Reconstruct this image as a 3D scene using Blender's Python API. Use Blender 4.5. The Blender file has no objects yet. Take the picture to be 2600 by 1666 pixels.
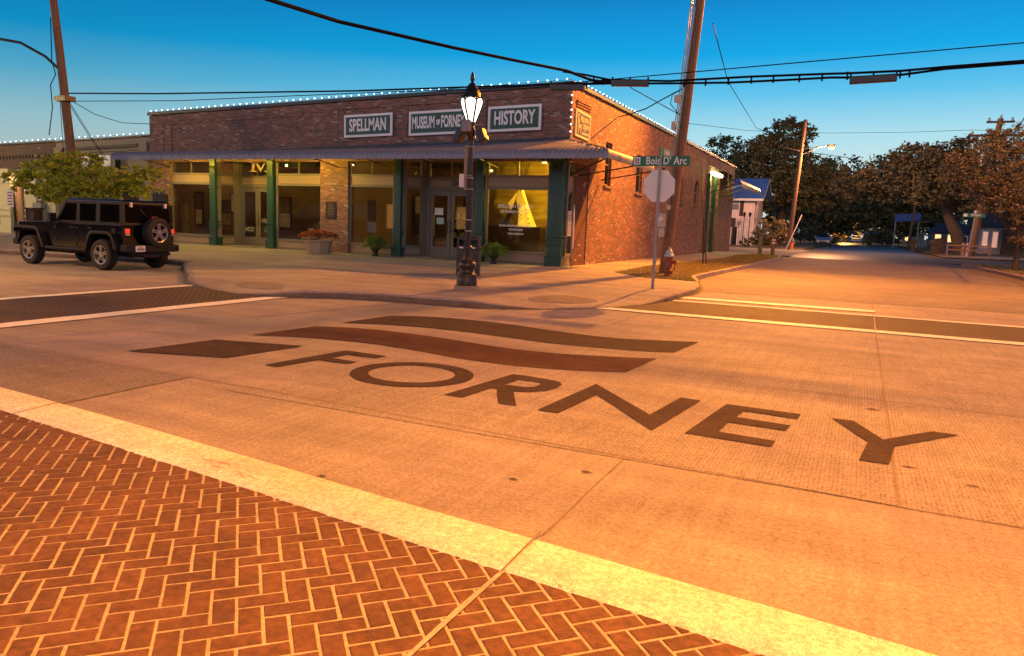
import bpy, bmesh, math, random
from mathutils import Vector, Matrix
rnd = random.Random(7)
sc = bpy.context.scene
col = sc.collection
R2D = math.radians
# ---------------------------------------------------------------- camera
cam = bpy.data.cameras.new('camera')
camo = bpy.data.objects.new('camera', cam)
col.objects.link(camo)
sc.camera = camo
camo.matrix_world = Matrix([[0.904755, -0.092221, 0.415828, 0], [0.424332, 0.110612, -0.898725, 0],
                            [0.036886, 0.989576, 0.13921, 1.5], [0, 0, 0, 1]])
cam.sensor_width = 36
cam.lens = 26.1
cam.clip_start = 0.05
cam.clip_end = 3000
# ---------------------------------------------------------------- sky: dusk, brightest low above the end of the side street
world = bpy.data.worlds.new('World')
sc.world = world
world.use_nodes = True
nt = world.node_tree
bg = nt.nodes['Background']
L = nt.links
def nn(t, tree=None, **kw):
    n = (tree or nt).nodes.new(t)
    for k, v in kw.items():
        setattr(n, k, v)
    return n
tc = nn('ShaderNodeTexCoord')
sx = nn('ShaderNodeSeparateXYZ')
L.new(tc.outputs['Generated'], sx.inputs[0])
# a little azimuth dependence: the glow lies toward the street's far end
dotn = nn('ShaderNodeVectorMath', operation='DOT_PRODUCT')
dotn.inputs[1].default_value = (0.10, 0.99, 0)
L.new(tc.outputs['Generated'], dotn.inputs[0])
zadd = nn('ShaderNodeMath', operation='MULTIPLY_ADD')
L.new(dotn.outputs['Value'], zadd.inputs[0])
zadd.inputs[1].default_value = -0.035
L.new(sx.outputs['Z'], zadd.inputs[2])
cr = nn('ShaderNodeValToRGB')
stops = [(0.0, (.60, .66, .62)), (.045, (.57, .73, .74)), (.085, (.40, .70, .78)), (.135, (.11, .52, .78)),
         (.18, (.002, .37, .74)), (.23, (.002, .26, .63)), (.31, (.003, .06, .16)), (1.0, (.004, .012, .04))]
el = cr.color_ramp.elements
while len(el) < len(stops):
    el.new(.5)
for e_, (p_, c_) in zip(el, stops):
    e_.position = p_
    e_.color = (*c_, 1)
L.new(zadd.outputs[0], cr.inputs[0])
a01 = nn('ShaderNodeMath', operation='MULTIPLY_ADD')
L.new(dotn.outputs['Value'], a01.inputs[0])
a01.inputs[1].default_value = .5
a01.inputs[2].default_value = .5
az = nn('ShaderNodeValToRGB')
e2 = az.color_ramp.elements
while len(e2) < 5:
    e2.new(.5)
for e_, (p_, v_) in zip(e2, [(0, 1.0), (.5, 1.0), (.68, .52), (.74, .53), (.98, .76)]):
    e_.position = p_
    e_.color = (v_, v_, v_, 1)
L.new(a01.outputs[0], az.inputs[0])
mul = nn('ShaderNodeVectorMath', operation='SCALE')
L.new(cr.outputs[0], mul.inputs[0])
L.new(az.outputs[0], mul.inputs['Scale'])
nish = nn('ShaderNodeTexSky', sky_type='NISHITA')
nish.sun_disc = False
nish.sun_elevation = R2D(-1.5)
nish.sun_rotation = R2D(6)
nish.ozone_density = 4
nish.dust_density = .3
nsc = nn('ShaderNodeVectorMath', operation='SCALE')
L.new(nish.outputs[0], nsc.inputs[0])
nsc.inputs['Scale'].default_value = .06
addn = nn('ShaderNodeVectorMath', operation='ADD')
L.new(mul.outputs[0], addn.inputs[0])
L.new(nsc.outputs[0], addn.inputs[1])
# added rosy fill band low in the sky behind the camera, brightening the facade
bk = nn('ShaderNodeMapRange')
for k_, v_ in zip(('From Min', 'From Max', 'To Min', 'To Max'), (.05, -.75, 0, 1)):
    bk.inputs[k_].default_value = v_
L.new(dotn.outputs['Value'], bk.inputs['Value'])
bz = nn('ShaderNodeValToRGB')
e3 = bz.color_ramp.elements
while len(e3) < 4:
    e3.new(.5)
for e_, (p_, v_) in zip(e3, [(.0, 0), (.10, 1), (.38, .75), (.62, 0)]):
    e_.position = p_
    e_.color = (v_ * .88, v_ * .56, v_ * .50, 1)
L.new(sx.outputs['Z'], bz.inputs[0])
bm_ = nn('ShaderNodeVectorMath', operation='SCALE')
L.new(bz.outputs[0], bm_.inputs[0])
L.new(bk.outputs[0], bm_.inputs['Scale'])
add2 = nn('ShaderNodeVectorMath', operation='ADD')
L.new(addn.outputs[0], add2.inputs[0])
L.new(bm_.outputs[0], add2.inputs[1])
L.new(add2.outputs[0], bg.inputs[0])
bg.inputs[1].default_value = 1.36
sc.view_settings.view_transform = 'Standard'
sc.view_settings.look = 'None'
sc.view_settings.exposure = 0
sc.view_settings.gamma = 1
sc.cycles.max_bounces = 6
sc.cycles.transparent_max_bounces = 12
sc.cycles.sample_clamp_indirect = 4
SODIUM = (1.0, .315, .030)
def lamp(name, loc, energy, color, radius=.15, parent=None, spot=None):
    d = bpy.data.lights.new(name, 'SPOT' if spot else 'POINT')
    if spot:                    # cut-off luminaire: light only below it
        d.spot_size = R2D(spot[0])
        d.spot_blend = spot[1]
    d.energy = energy
    d.color = color
    d.shadow_soft_size = radius
    o = bpy.data.objects.new(name, d)
    col.objects.link(o)
    o.location = loc
    if parent:
        o.parent = parent
        o.location = Vector(loc) - Vector(parent.location)
    return o
# ---------------------------------------------------------------- mesh helpers
class MB:
    """collects faces; build() links them as one mesh object"""
    def __init__(s):
        s.v, s.f, s.m, s.sm = [], [], [], []
        s.cols = None
    def add(s, vs, fs, m=0, sm=False):
        o = len(s.v)
        s.v += [tuple(p) for p in vs]
        for f in fs:
            s.f.append([i + o for i in f])
            s.m.append(m)
            s.sm.append(sm)
        return s
    def box(s, x0, x1, y0, y1, z0, z1, m=0):
        vs = [(x, y, z) for z in (z0, z1) for y in (y0, y1) for x in (x0, x1)]
        return s.add(vs, [(0, 2, 3, 1), (4, 5, 7, 6), (0, 1, 5, 4), (2, 6, 7, 3), (0, 4, 6, 2), (1, 3, 7, 5)], m)
    def obox(s, c, size, ax, m=0, taper=1):
        """box at c, full size, ax = 3 axes"""
        c = Vector(c)
        X, Y, Z = [Vector(a).normalized() for a in ax]
        vs = []
        for k in (-1, 1):
            t = taper if k > 0 else 1
            for j in (-1, 1):
                for i in (-1, 1):
                    vs.append(c + X * i * size[0] / 2 * t + Y * j * size[1] / 2 * t + Z * k * size[2] / 2)
        return s.add(vs, [(0, 2, 3, 1), (4, 5, 7, 6), (0, 1, 5, 4), (2, 6, 7, 3), (0, 4, 6, 2), (1, 3, 7, 5)], m)
    def bar(s, a, b, w, h=None, m=0):
        a, b = Vector(a), Vector(b)
        z = (b - a)
        u = Vector((0, 0, 1)) if abs(z.normalized().z) < .95 else Vector((1, 0, 0))
        x = z.cross(u).normalized()
        y = x.cross(z).normalized()
        return s.obox((a + b) / 2, (w, h or w, z.length), (x, y, z), m)
    def tube(s, path, r, n=8, m=0, cap=True, sm=True):
        path = [Vector(p) for p in path]
        rs = r if isinstance(r, (list, tuple)) else [r] * len(path)
        rings = []
        for i, p in enumerate(path):
            d = (path[min(i + 1, len(path) - 1)] - path[max(i - 1, 0)]).normalized()
            u = Vector((0, 0, 1)) if abs(d.z) < .9 else Vector((1, 0, 0))
            x = d.cross(u).normalized()
            y = x.cross(d).normalized()
            rings.append([p + (x * math.cos(2 * math.pi * k / n) + y * math.sin(2 * math.pi * k / n)) * rs[i] for k in range(n)])
        vs = [q for g in rings for q in g]
        fs = [(i * n + k, i * n + (k + 1) % n, (i + 1) * n + (k + 1) % n, (i + 1) * n + k) for i in range(len(path) - 1) for k in range(n)]
        s.add(vs, fs, m, sm)
        if cap:
            s.add(rings[0], [list(range(n))[::-1]], m)
            s.add(rings[-1], [list(range(n))], m)
        return s
    def lathe(s, prof, c=(0, 0, 0), n=24, m=0, sm=True, flute=None):
        """prof = [(r, z)...]"""
        vs = []
        for r, z in prof:
            for k in range(n):
                a = 2 * math.pi * k / n
                rr = r
                if flute and flute[0] <= z <= flute[1]:
                    rr = r * (1 - flute[2] * (k % 2))
                vs.append((c[0] + rr * math.cos(a), c[1] + rr * math.sin(a), c[2] + z))
        fs = [(i * n + k, i * n + (k + 1) % n, (i + 1) * n + (k + 1) % n, (i + 1) * n + k) for i in range(len(prof) - 1) for k in range(n)]
        s.add(vs, fs, m, sm)
        if prof[0][0] > 1e-4:
            s.add(vs[:n], [list(range(n))[::-1]], m)
        if prof[-1][0] > 1e-4:
            s.add(vs[-n:], [list(range(n))], m)
        return s
    def ball(s, c, r, m=0, n=10, k=6, sc3=(1, 1, 1)):
        vs, fs = [], []
        for i in range(k + 1):
            t = math.pi * i / k
            for j in range(n):
                a = 2 * math.pi * j / n
                vs.append((c[0] + r * sc3[0] * math.sin(t) * math.cos(a), c[1] + r * sc3[1] * math.sin(t) * math.sin(a), c[2] - r * sc3[2] * math.cos(t)))
        for i in range(k):
            for j in range(n):
                fs.append((i * n + j, i * n + (j + 1) % n, (i + 1) * n + (j + 1) % n, (i + 1) * n + j))
        return s.add(vs, fs, m, True)
    def prism(s, poly, z0, z1, m=0, bottom=False):
        n = len(poly)
        vs = [(x, y, z0) for x, y in poly] + [(x, y, z1) for x, y in poly]
        fs = [tuple(range(n, 2 * n))] + [(i, (i + 1) % n, n + (i + 1) % n, n + i) for i in range(n)]
        if bottom:
            fs.append(tuple(range(n))[::-1])
        return s.add(vs, fs, m)
    def extr(s, poly, axis, a, b, m=0):
        """poly in the plane across axis ('x': (y,z), 'y': (x,z)), from a to b"""
        def P(p, t):
            return (t, p[0], p[1]) if axis == 'x' else (p[0], t, p[1])
        n = len(poly)
        vs = [P(p, a) for p in poly] + [P(p, b) for p in poly]
        fs = [tuple(range(n))[::-1], tuple(range(n, 2 * n))] + [(i, (i + 1) % n, n + (i + 1) % n, n + i) for i in range(n)]
        return s.add(vs, fs, m)
    def build(s, name, mats, parent=None, bevel=0, local=False, fixn=True, off=None):
        if not isinstance(mats, (list, tuple)):
            mats = [mats]
        me = bpy.data.meshes.new(name)
        o0 = Vector((0, 0, 0))
        if parent is not None and not local:
            p = parent
            while p is not None:
                o0 += Vector(p.location)
                p = p.parent
        if off is not None:
            o0 = o0 + Vector(off)
        vs = [tuple(Vector(p) - o0) for p in s.v]
        me.from_pydata(vs, [], s.f)
        for mt in mats:
            me.materials.append(mt)
        me.polygons.foreach_set('material_index', s.m)
        me.polygons.foreach_set('use_smooth', s.sm)
        me.update()
        if fixn:
            bm = bmesh.new()
            bm.from_mesh(me)
            bmesh.ops.recalc_face_normals(bm, faces=bm.faces)
            bm.to_mesh(me)
            bm.free()
        ob = bpy.data.objects.new(name, me)
        col.objects.link(ob)
        if off is not None:
            ob.location = off
        if parent is not None:
            ob.parent = parent
        if bevel:
            bv = ob.modifiers.new('bevel', 'BEVEL')
            bv.width = bevel
            bv.segments = 2
            bv.limit_method = 'ANGLE'
            bv.angle_limit = R2D(40)
        return ob
def tag(o, label=None, cat=None, group=None, kind=None):
    if label:
        o['label'] = label
    if cat:
        o['category'] = cat
    if group:
        o['group'] = group
    if kind:
        o['kind'] = kind
    return o
def empty(name, loc, label, cat, group=None, rz=0):
    o = bpy.data.objects.new(name, None)
    col.objects.link(o)
    o.location = loc
    o.rotation_euler = (0, 0, rz)
    o.empty_display_size = .2
    return tag(o, label, cat, group)
def copy_tree(src, loc=None, rz=None, label=None):
    def rec(o, par):
        c = o.copy()
        col.objects.link(c)
        c.parent = par
        for ch in [q for q in bpy.data.objects if q.parent == o]:
            rec(ch, c)
        return c
    c = rec(src, None)
    if loc is not None:
        c.location = loc
    if rz is not None:
        c.rotation_euler = (0, 0, rz)
    if label:
        c['label'] = label
    return c
def struct(o):
    o['kind'] = 'structure'
    return o
def text_mesh(name, txt, size, mat, loc, xdir, up, parent=None, sx_=1.0, ext=.004, bold=0.0, spacing=1.0, align='CENTER'):
    cu = bpy.data.curves.new(name, 'FONT')
    cu.body = txt
    cu.size = size
    cu.extrude = ext
    cu.offset = bold
    cu.space_character = spacing
    cu.align_x = align
    cu.align_y = 'CENTER'
    cu.resolution_u = 3
    t = bpy.data.objects.new(name, cu)
    col.objects.link(t)
    me = bpy.data.meshes.new_from_object(t.evaluated_get(bpy.context.evaluated_depsgraph_get()))
    bpy.data.objects.remove(t)
    bpy.data.curves.remove(cu)
    X = Vector(xdir).normalized()
    U = Vector(up).normalized()
    N = X.cross(U)
    M = Matrix([[X.x * sx_, U.x, N.x, 0], [X.y * sx_, U.y, N.y, 0], [X.z * sx_, U.z, N.z, 0], [0, 0, 0, 1]])
    me.transform(M)
    me.name = name
    me.materials.clear()
    me.materials.append(mat)
    o = bpy.data.objects.new(name, me)
    col.objects.link(o)
    o.location = loc
    if parent is not None:
        p = parent
        q = Vector(loc)
        while p is not None:
            q -= Vector(p.location)
            p = p.parent
        o.location = q
        o.parent = parent
    return o
# ---------------------------------------------------------------- materials
def mat(name, base, rough=.6, metal=0, var=.0, vscale=8, bump=0, bscale=60, spec=.5, emis=None, estr=0, coat=0, stain=0, sscale=1.5):
    m = bpy.data.materials.new(name)
    m.use_nodes = True
    t = m.node_tree
    b = t.nodes['Principled BSDF']
    b.inputs['Base Color'].default_value = (*base, 1)
    b.inputs['Roughness'].default_value = rough
    b.inputs['Metallic'].default_value = metal
    b.inputs['Specular IOR Level'].default_value = spec
    if coat:
        b.inputs['Coat Weight'].default_value = coat
        b.inputs['Coat Roughness'].default_value = .05
    if emis:
        b.inputs['Emission Color'].default_value = (*emis, 1)
        b.inputs['Emission Strength'].default_value = estr
    co = nn('ShaderNodeTexCoord', t)
    cur = None
    if var:
        n1 = nn('ShaderNodeTexNoise', t)
        n1.inputs['Scale'].default_value = vscale
        n1.inputs['Detail'].default_value = 6
        n1.inputs['Roughness'].default_value = .65
        t.links.new(co.outputs['Object'], n1.inputs['Vector'])
        mr = nn('ShaderNodeMapRange', t)
        mr.inputs['From Min'].default_value = .25
        mr.inputs['From Max'].default_value = .75
        mr.inputs['To Min'].default_value = 1 - var
        mr.inputs['To Max'].default_value = 1 + var
        t.links.new(n1.outputs['Fac'], mr.inputs['Value'])
        vm = nn('ShaderNodeVectorMath', t, operation='SCALE')
        vm.inputs[0].default_value = base
        t.links.new(mr.outputs[0], vm.inputs['Scale'])
        cur = vm.outputs[0]
        if stain:
            n2 = nn('ShaderNodeTexNoise', t)
            n2.inputs['Scale'].default_value = sscale
            n2.inputs['Detail'].default_value = 8
            n2.inputs['Roughness'].default_value = .7
            t.links.new(co.outputs['Object'], n2.inputs['Vector'])
            m2 = nn('ShaderNodeMapRange', t)
            m2.inputs['From Min'].default_value = .3
            m2.inputs['From Max'].default_value = .62
            m2.inputs['To Min'].default_value = 1 - stain
            m2.inputs['To Max'].default_value = 1
            t.links.new(n2.outputs['Fac'], m2.inputs['Value'])
            v2 = nn('ShaderNodeVectorMath', t, operation='SCALE')
            t.links.new(cur, v2.inputs[0])
            t.links.new(m2.outputs[0], v2.inputs['Scale'])
            cur = v2.outputs[0]
        t.links.new(cur, b.inputs['Base Color'])
    if bump:
        n3 = nn('ShaderNodeTexNoise', t)
        n3.inputs['Scale'].default_value = bscale
        n3.inputs['Detail'].default_value = 5
        t.links.new(co.outputs['Object'], n3.inputs['Vector'])
        bp = nn('ShaderNodeBump', t)
        bp.inputs['Strength'].default_value = bump
        bp.inputs['Distance'].default_value = .01
        t.links.new(n3.outputs['Fac'], bp.inputs['Height'])
        t.links.new(bp.outputs[0], b.inputs['Normal'])
    return m
def glass_mat(name, tint=(.80, .80, .76), refl=.03):
    m = bpy.data.materials.new(name)
    m.use_nodes = True
    t = m.node_tree
    for n in list(t.nodes):
        if n.type == 'BSDF_PRINCIPLED':
            t.nodes.remove(n)
    out = [n for n in t.nodes if n.type == 'OUTPUT_MATERIAL'][0]
    tr = nn('ShaderNodeBsdfTransparent', t)
    tr.inputs[0].default_value = (*tint, 1)
    gl = nn('ShaderNodeBsdfGlossy', t)
    gl.inputs['Roughness'].default_value = .02
    lw = nn('ShaderNodeLayerWeight', t)
    lw.inputs[0].default_value = .5
    pw = nn('ShaderNodeMath', t, operation='POWER')
    pw.inputs[1].default_value = 4.0
    t.links.new(lw.outputs['Facing'], pw.inputs[0])
    ad = nn('ShaderNodeMath', t, operation='MULTIPLY_ADD')
    ad.inputs[1].default_value = .9
    ad.inputs[2].default_value = .035 + refl
    t.links.new(pw.outputs[0], ad.inputs[0])
    mx = nn('ShaderNodeMixShader', t)
    t.links.new(ad.outputs[0], mx.inputs[0])
    t.links.new(tr.outputs[0], mx.inputs[1])
    t.links.new(gl.outputs[0], mx.inputs[2])
    t.links.new(mx.outputs[0], out.inputs[0])
    return m
def brick_mat(name, cols, mortar, bw=.215, bh=.074, mw=.011, light=.06, dirt=.5, bump=1.0):
    """cols: list of brick colours; u runs along x+y so it fits walls on both axes"""
    m = bpy.data.materials.new(name)
    m.use_nodes = True
    t = m.node_tree
    b = t.nodes['Principled BSDF']
    b.inputs['Roughness'].default_value = .85
    g = nn('ShaderNodeNewGeometry', t)
    s = nn('ShaderNodeSeparateXYZ', t)
    t.links.new(g.outputs['Position'], s.inputs[0])
    a = nn('ShaderNodeMath', t, operation='ADD')
    t.links.new(s.outputs['X'], a.inputs[0])
    t.links.new(s.outputs['Y'], a.inputs[1])
    c = nn('ShaderNodeCombineXYZ', t)
    t.links.new(a.outputs[0], c.inputs[0])
    t.links.new(s.outputs['Z'], c.inputs[1])
    # slightly wavy courses
    br = nn('ShaderNodeTexBrick', t)
    br.inputs['Scale'].default_value = 1
    br.inputs['Brick Width'].default_value = bw
    br.inputs['Row Height'].default_value = bh
    br.inputs['Mortar Size'].default_value = mw
    br.inputs['Mortar Smooth'].default_value = .25
    br.inputs['Color1'].default_value = (0, 0, 0, 1)
    br.inputs['Color2'].default_value = (1, 1, 1, 1)
    br.inputs['Mortar'].default_value = (.5, .5, .5, 1)
    nz = nn('ShaderNodeTexNoise', t)
    nz.inputs['Scale'].default_value = 2.5
    nz.inputs['Detail'].default_value = 3
    t.links.new(c.outputs[0], nz.inputs['Vector'])
    ns = nn('ShaderNodeVectorMath', t, operation='SCALE')
    ns.inputs['Scale'].default_value = .02
    t.links.new(nz.outputs['Color'], ns.inputs[0])
    na = nn('ShaderNodeVectorMath', t, operation='ADD')
    t.links.new(c.outputs[0], na.inputs[0])
    t.links.new(ns.outputs[0], na.inputs[1])
    t.links.new(na.outputs[0], br.inputs['Vector'])
    rp = nn('ShaderNodeValToRGB', t)
    rp.color_ramp.interpolation = 'CONSTANT'
    e = rp.color_ramp.elements
    allc = cols
    n = len(allc)
    while len(e) < n + 1:
        e.new(.5)
    for i, cc in enumerate(allc):
        e[i].position = i / n * (1 - light)
        e[i].color = (*cc, 1)
    e[n].position = 1 - light
    e[n].color = (.36, .27, .22, 1)
    t.links.new(br.outputs['Color'], rp.inputs[0])
    # dirt
    n2 = nn('ShaderNodeTexNoise', t)
    n2.inputs['Scale'].default_value = 1.1
    n2.inputs['Detail'].default_value = 9
    n2.inputs['Roughness'].default_value = .7
    t.links.new(c.outputs[0], n2.inputs['Vector'])
    m2 = nn('ShaderNodeMapRange', t)
    m2.inputs['From Min'].default_value = .3
    m2.inputs['From Max'].default_value = .7
    m2.inputs['To Min'].default_value = 1 - dirt
    m2.inputs['To Max'].default_value = 1 + dirt * .6
    t.links.new(n2.outputs['Fac'], m2.inputs['Value'])
    v2 = nn('ShaderNodeVectorMath', t, operation='SCALE')
    t.links.new(rp.outputs[0], v2.inputs[0])
    t.links.new(m2.outputs[0], v2.inputs['Scale'])
    mx = nn('ShaderNodeMix', t, data_type='RGBA')
    t.links.new(br.outputs['Fac'], mx.inputs['Factor'])
    t.links.new(v2.outputs[0], mx.inputs['A'])
    mx.inputs['B'].default_value = (*mortar, 1)
    # pale chips
    n4 = nn('ShaderNodeTexNoise', t)
    n4.inputs['Scale'].default_value = 9
    n4.inputs['Detail'].default_value = 2
    t.links.new(c.outputs[0], n4.inputs['Vector'])
    m4 = nn('ShaderNodeMapRange', t)
    m4.inputs['From Min'].default_value = .76
    m4.inputs['From Max'].default_value = .80
    t.links.new(n4.outputs['Fac'], m4.inputs['Value'])
    mx2 = nn('ShaderNodeMix', t, data_type='RGBA')
    t.links.new(m4.outputs[0], mx2.inputs['Factor'])
    t.links.new(mx.outputs['Result'], mx2.inputs['A'])
    mx2.inputs['B'].default_value = (.62, .55, .5, 1)
    t.links.new(mx2.outputs['Result'], b.inputs['Base Color'])
    inv = nn('ShaderNodeMath', t, operation='MULTIPLY_ADD')
    inv.inputs[1].default_value = -1
    t.links.new(br.outputs['Fac'], inv.inputs[0])
    t.links.new(n2.outputs['Fac'], inv.inputs[2])
    bp = nn('ShaderNodeBump', t)
    bp.inputs['Strength'].default_value = bump
    bp.inputs['Distance'].default_value = .012
    t.links.new(inv.outputs[0], bp.inputs['Height'])
    t.links.new(bp.outputs[0], b.inputs['Normal'])
    return m
def road_mat(name, base, grooves=False):
    """worn concrete: patches, tyre darkening, pits; optional tined grooves along y"""
    m = bpy.data.materials.new(name)
    m.use_nodes = True
    t = m.node_tree
    lk = t.links
    b = t.nodes['Principled BSDF']
    b.inputs['Roughness'].default_value = .72
    b.inputs['Specular IOR Level'].default_value = .15
    g = nn('ShaderNodeNewGeometry', t)
    def noise(scale, det, rough=.6, vec=None):
        n = nn('ShaderNodeTexNoise', t)
        n.inputs['Scale'].default_value = scale
        n.inputs['Detail'].default_value = det
        n.inputs['Roughness'].default_value = rough
        lk.new(vec or g.outputs['Position'], n.inputs['Vector'])
        return n.outputs['Fac']
    def rng(v, a, b_, c, d):
        r = nn('ShaderNodeMapRange', t)
        for k, x in zip(('From Min', 'From Max', 'To Min', 'To Max'), (a, b_, c, d)):
            r.inputs[k].default_value = x
        lk.new(v, r.inputs['Value'])
        return r.outputs[0]
    def mulf(a, b_):
        q = nn('ShaderNodeMath', t, operation='MULTIPLY')
        lk.new(a, q.inputs[0])
        lk.new(b_, q.inputs[1])
        return q.outputs[0]
    st = nn('ShaderNodeMapping', t)
    st.inputs['Scale'].default_value = (.35, 1.6, 1)
    lk.new(g.outputs['Position'], st.inputs['Vector'])
    f = rng(noise(.55, 7, .65), .3, .7, .78, 1.14)
    f = mulf(f, rng(noise(1.4, 6, .7, st.outputs[0]), .35, .65, .78, 1.08))
    st2 = nn('ShaderNodeMapping', t)
    st2.inputs['Scale'].default_value = (14, 1.1, 1)
    lk.new(g.outputs['Position'], st2.inputs['Vector'])
    f = mulf(f, rng(noise(1.0, 4, .6, st2.outputs[0]), .3, .7, .88, 1.10))
    f = mulf(f, rng(noise(11, 6, .75), .27, .40, .62, 1))
    f = mulf(f, rng(noise(38, 5, .8), .3, .7, .55, 1.42))
    f = mulf(f, rng(noise(160, 2, .6), .35, .65, .68, 1.26))
    f = mulf(f, rng(noise(7, 3, .6), .22, .30, .70, 1))
    if grooves:
        w = nn('ShaderNodeTexWave', t)
        w.bands_direction = 'X'
        w.inputs['Scale'].default_value = 12.0
        w.inputs['Distortion'].default_value = 1.6
        w.inputs['Detail'].default_value = 2
        w.inputs['Detail Scale'].default_value = .12
        lk.new(g.outputs['Position'], w.inputs['Vector'])
        gr = rng(w.outputs['Fac'], .0, .35, 0, 1)
        br_ = rng(noise(26, 3, .7), .42, .60, 0, 1)
        # groove darkness = 1 - broken*(1-gr)*0.6
        q = nn('ShaderNodeMath', t, operation='SUBTRACT')
        q.inputs[0].default_value = 1
        lk.new(gr, q.inputs[1])
        k = mulf(q.outputs[0], br_)
        # fades out toward the left where the tining is worn away
        s = nn('ShaderNodeSeparateXYZ', t)
        lk.new(g.outputs['Position'], s.inputs[0])
        k = mulf(k, rng(s.outputs['X'], -4.6, -1.6, 0, 1))
        f = mulf(f, rng(k, 0, 1, 1, .5))
    tint = nn('ShaderNodeMix', t, data_type='RGBA')
    lk.new(rng(noise(.33, 5, .6), .42, .62, 0, .8), tint.inputs['Factor'])
    tint.inputs['A'].default_value = (*base, 1)
    tint.inputs['B'].default_value = (base[0] * .80, base[1] * .76, base[2] * 1.0, 1)
    sca = nn('ShaderNodeVectorMath', t, operation='SCALE')
    lk.new(tint.outputs['Result'], sca.inputs[0])
    lk.new(f, sca.inputs['Scale'])
    lk.new(sca.outputs[0], b.inputs['Base Color'])
    bp = nn('ShaderNodeBump', t)
    bp.inputs['Strength'].default_value = .35
    bp.inputs['Distance'].default_value = .006
    lk.new(f, bp.inputs['Height'])
    lk.new(bp.outputs[0], b.inputs['Normal'])
    return m
def leaf_mat(name, cols, rough=.7, tr=.25):
    m = bpy.data.materials.new(name)
    m.use_nodes = True
    t = m.node_tree
    b = t.nodes['Principled BSDF']
    b.inputs['Roughness'].default_value = rough
    b.inputs['Specular IOR Level'].default_value = .25
    g = nn('ShaderNodeNewGeometry', t)
    rp = nn('ShaderNodeValToRGB', t)
    e = rp.color_ramp.elements
    while len(e) < len(cols):
        e.new(.5)
    for i, c_ in enumerate(cols):
        e[i].position = i / (len(cols) - 1)
        e[i].color = (*c_, 1)
    t.links.new(g.outputs['Random Per Island'], rp.inputs[0])
    t.links.new(rp.outputs[0], b.inputs['Base Color'])
    out = [n for n in t.nodes if n.type == 'OUTPUT_MATERIAL'][0]
    tl = nn('ShaderNodeBsdfTranslucent', t)
    t.links.new(rp.outputs[0], tl.inputs[0])
    mx = nn('ShaderNodeMixShader', t)
    mx.inputs[0].default_value = tr
    t.links.new(b.outputs[0], mx.inputs[1])
    t.links.new(tl.outputs[0], mx.inputs[2])
    t.links.new(mx.outputs[0], out.inputs[0])
    return m
M = {}
M['road'] = road_mat('road_concrete', (.40, .36, .33))
M['road_tined'] = road_mat('tined_concrete', (.39, .35, .32), True)
M['slab_dark'] = road_mat('darker_slab', (.30, .27, .25))
M['walk'] = road_mat('sidewalk_concrete', (.42, .38, .34))
M['kerb'] = road_mat('kerb_concrete', (.36, .32, .30))
M['band'] = road_mat('pale_band', (.84, .86, .72))
M['paint'] = mat('road_paint', (.88, .86, .85), .6, var=.10, vscale=14, stain=.15, sscale=6)
M['paver'] = mat('stamped_brick', (.165, .078, .038), .8, var=.5, vscale=26, bump=.6, bscale=110, stain=.55, sscale=2.6)
M['paver_dark'] = mat('stamped_brick_worn', (.085, .050, .042), .75, var=.35, vscale=9, stain=.35, sscale=1.2)
M['joint_pale'] = mat('pale_joint', (.48, .44, .38), .9, var=.35, vscale=45, stain=.4, sscale=3)
M['joint'] = mat('dark_joint', (.23, .185, .15), .95, var=.3, vscale=12)
M['inlay'] = mat('dark_inlay', (.075, .052, .048), .85, spec=.1, var=.5, vscale=55, bump=.5, bscale=120, stain=.35, sscale=3.5)
M['inlay_red'] = mat('red_inlay', (.115, .060, .045), .85, spec=.1, var=.45, vscale=50, bump=.5, bscale=120, stain=.35, sscale=3.2)
M['grass_base'] = mat('turf_soil', (.17, .13, .065), .95, var=.4, vscale=6)
M['ground'] = mat('earth', (.10, .085, .05), .95, var=.4, vscale=.3)
M['toned_conc'] = road_mat('toned_down_concrete', (.27, .235, .22))
M['asphalt'] = mat('asphalt', (.10, .10, .11), .42, var=.25, vscale=4, stain=.3, sscale=.5)
M['brick'] = brick_mat('old_red_brick', [(.20, .078, .055), (.26, .10, .07), (.145, .07, .058), (.31, .14, .105), (.12, .075, .066), (.24, .09, .062)], (.24, .17, .14))
M['brick_shaded'] = brick_mat('shaded_red_brick', [(.11, .03, .022), (.13, .038, .028), (.09, .03, .025)], (.11, .06, .05), light=.03)  # red brick darkened so its colour paints in shade on the corner pier
M['brick_left'] = brick_mat('brown_brick', [(.10, .06, .045), (.12, .07, .05), (.08, .05, .04)], (.14, .11, .09), light=.02)
M['tan'] = mat('tan_paint', (.20, .17, .12), .7, var=.1, vscale=5)
M['frame'] = mat('taupe_frame', (.16, .14, .105), .55, var=.06, vscale=4)
M['panel'] = mat('tan_panel', (.30, .22, .15), .6, var=.06, vscale=6)
M['ledge'] = mat('rose_trim', (.42, .22, .12), .6)
M['green'] = mat('green_iron', (.018, .065, .045), .38, var=.15, vscale=20)
M['black'] = mat('black_iron', (.012, .011, .011), .35)
M['bronze'] = mat('dark_bronze', (.035, .024, .020), .33, metal=.3)
M['awning'] = mat('corrugated_metal', (.20, .20, .24), .5, metal=.1, var=.1, vscale=.8)
M['awn_dark'] = mat('awning_underside', (.05, .045, .045), .7)
M['coping'] = mat('parapet_cap', (.022, .026, .04), .5)
M['coping_green'] = mat('green_cap', (.06, .11, .09), .5)
M['glass'] = glass_mat('window_glass')
M['glass_dark'] = glass_mat('dark_glass', (.25, .25, .24), .12)
M['bulb'] = mat('lit_bulb', (1, 1, 1), .3, emis=(.75, .86, 1), estr=4)
M['sign_green'] = mat('sign_green', (.012, .075, .052), .5, var=.08, vscale=5)
M['sign_white'] = mat('sign_offwhite', (.78, .74, .74), .5)
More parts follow.
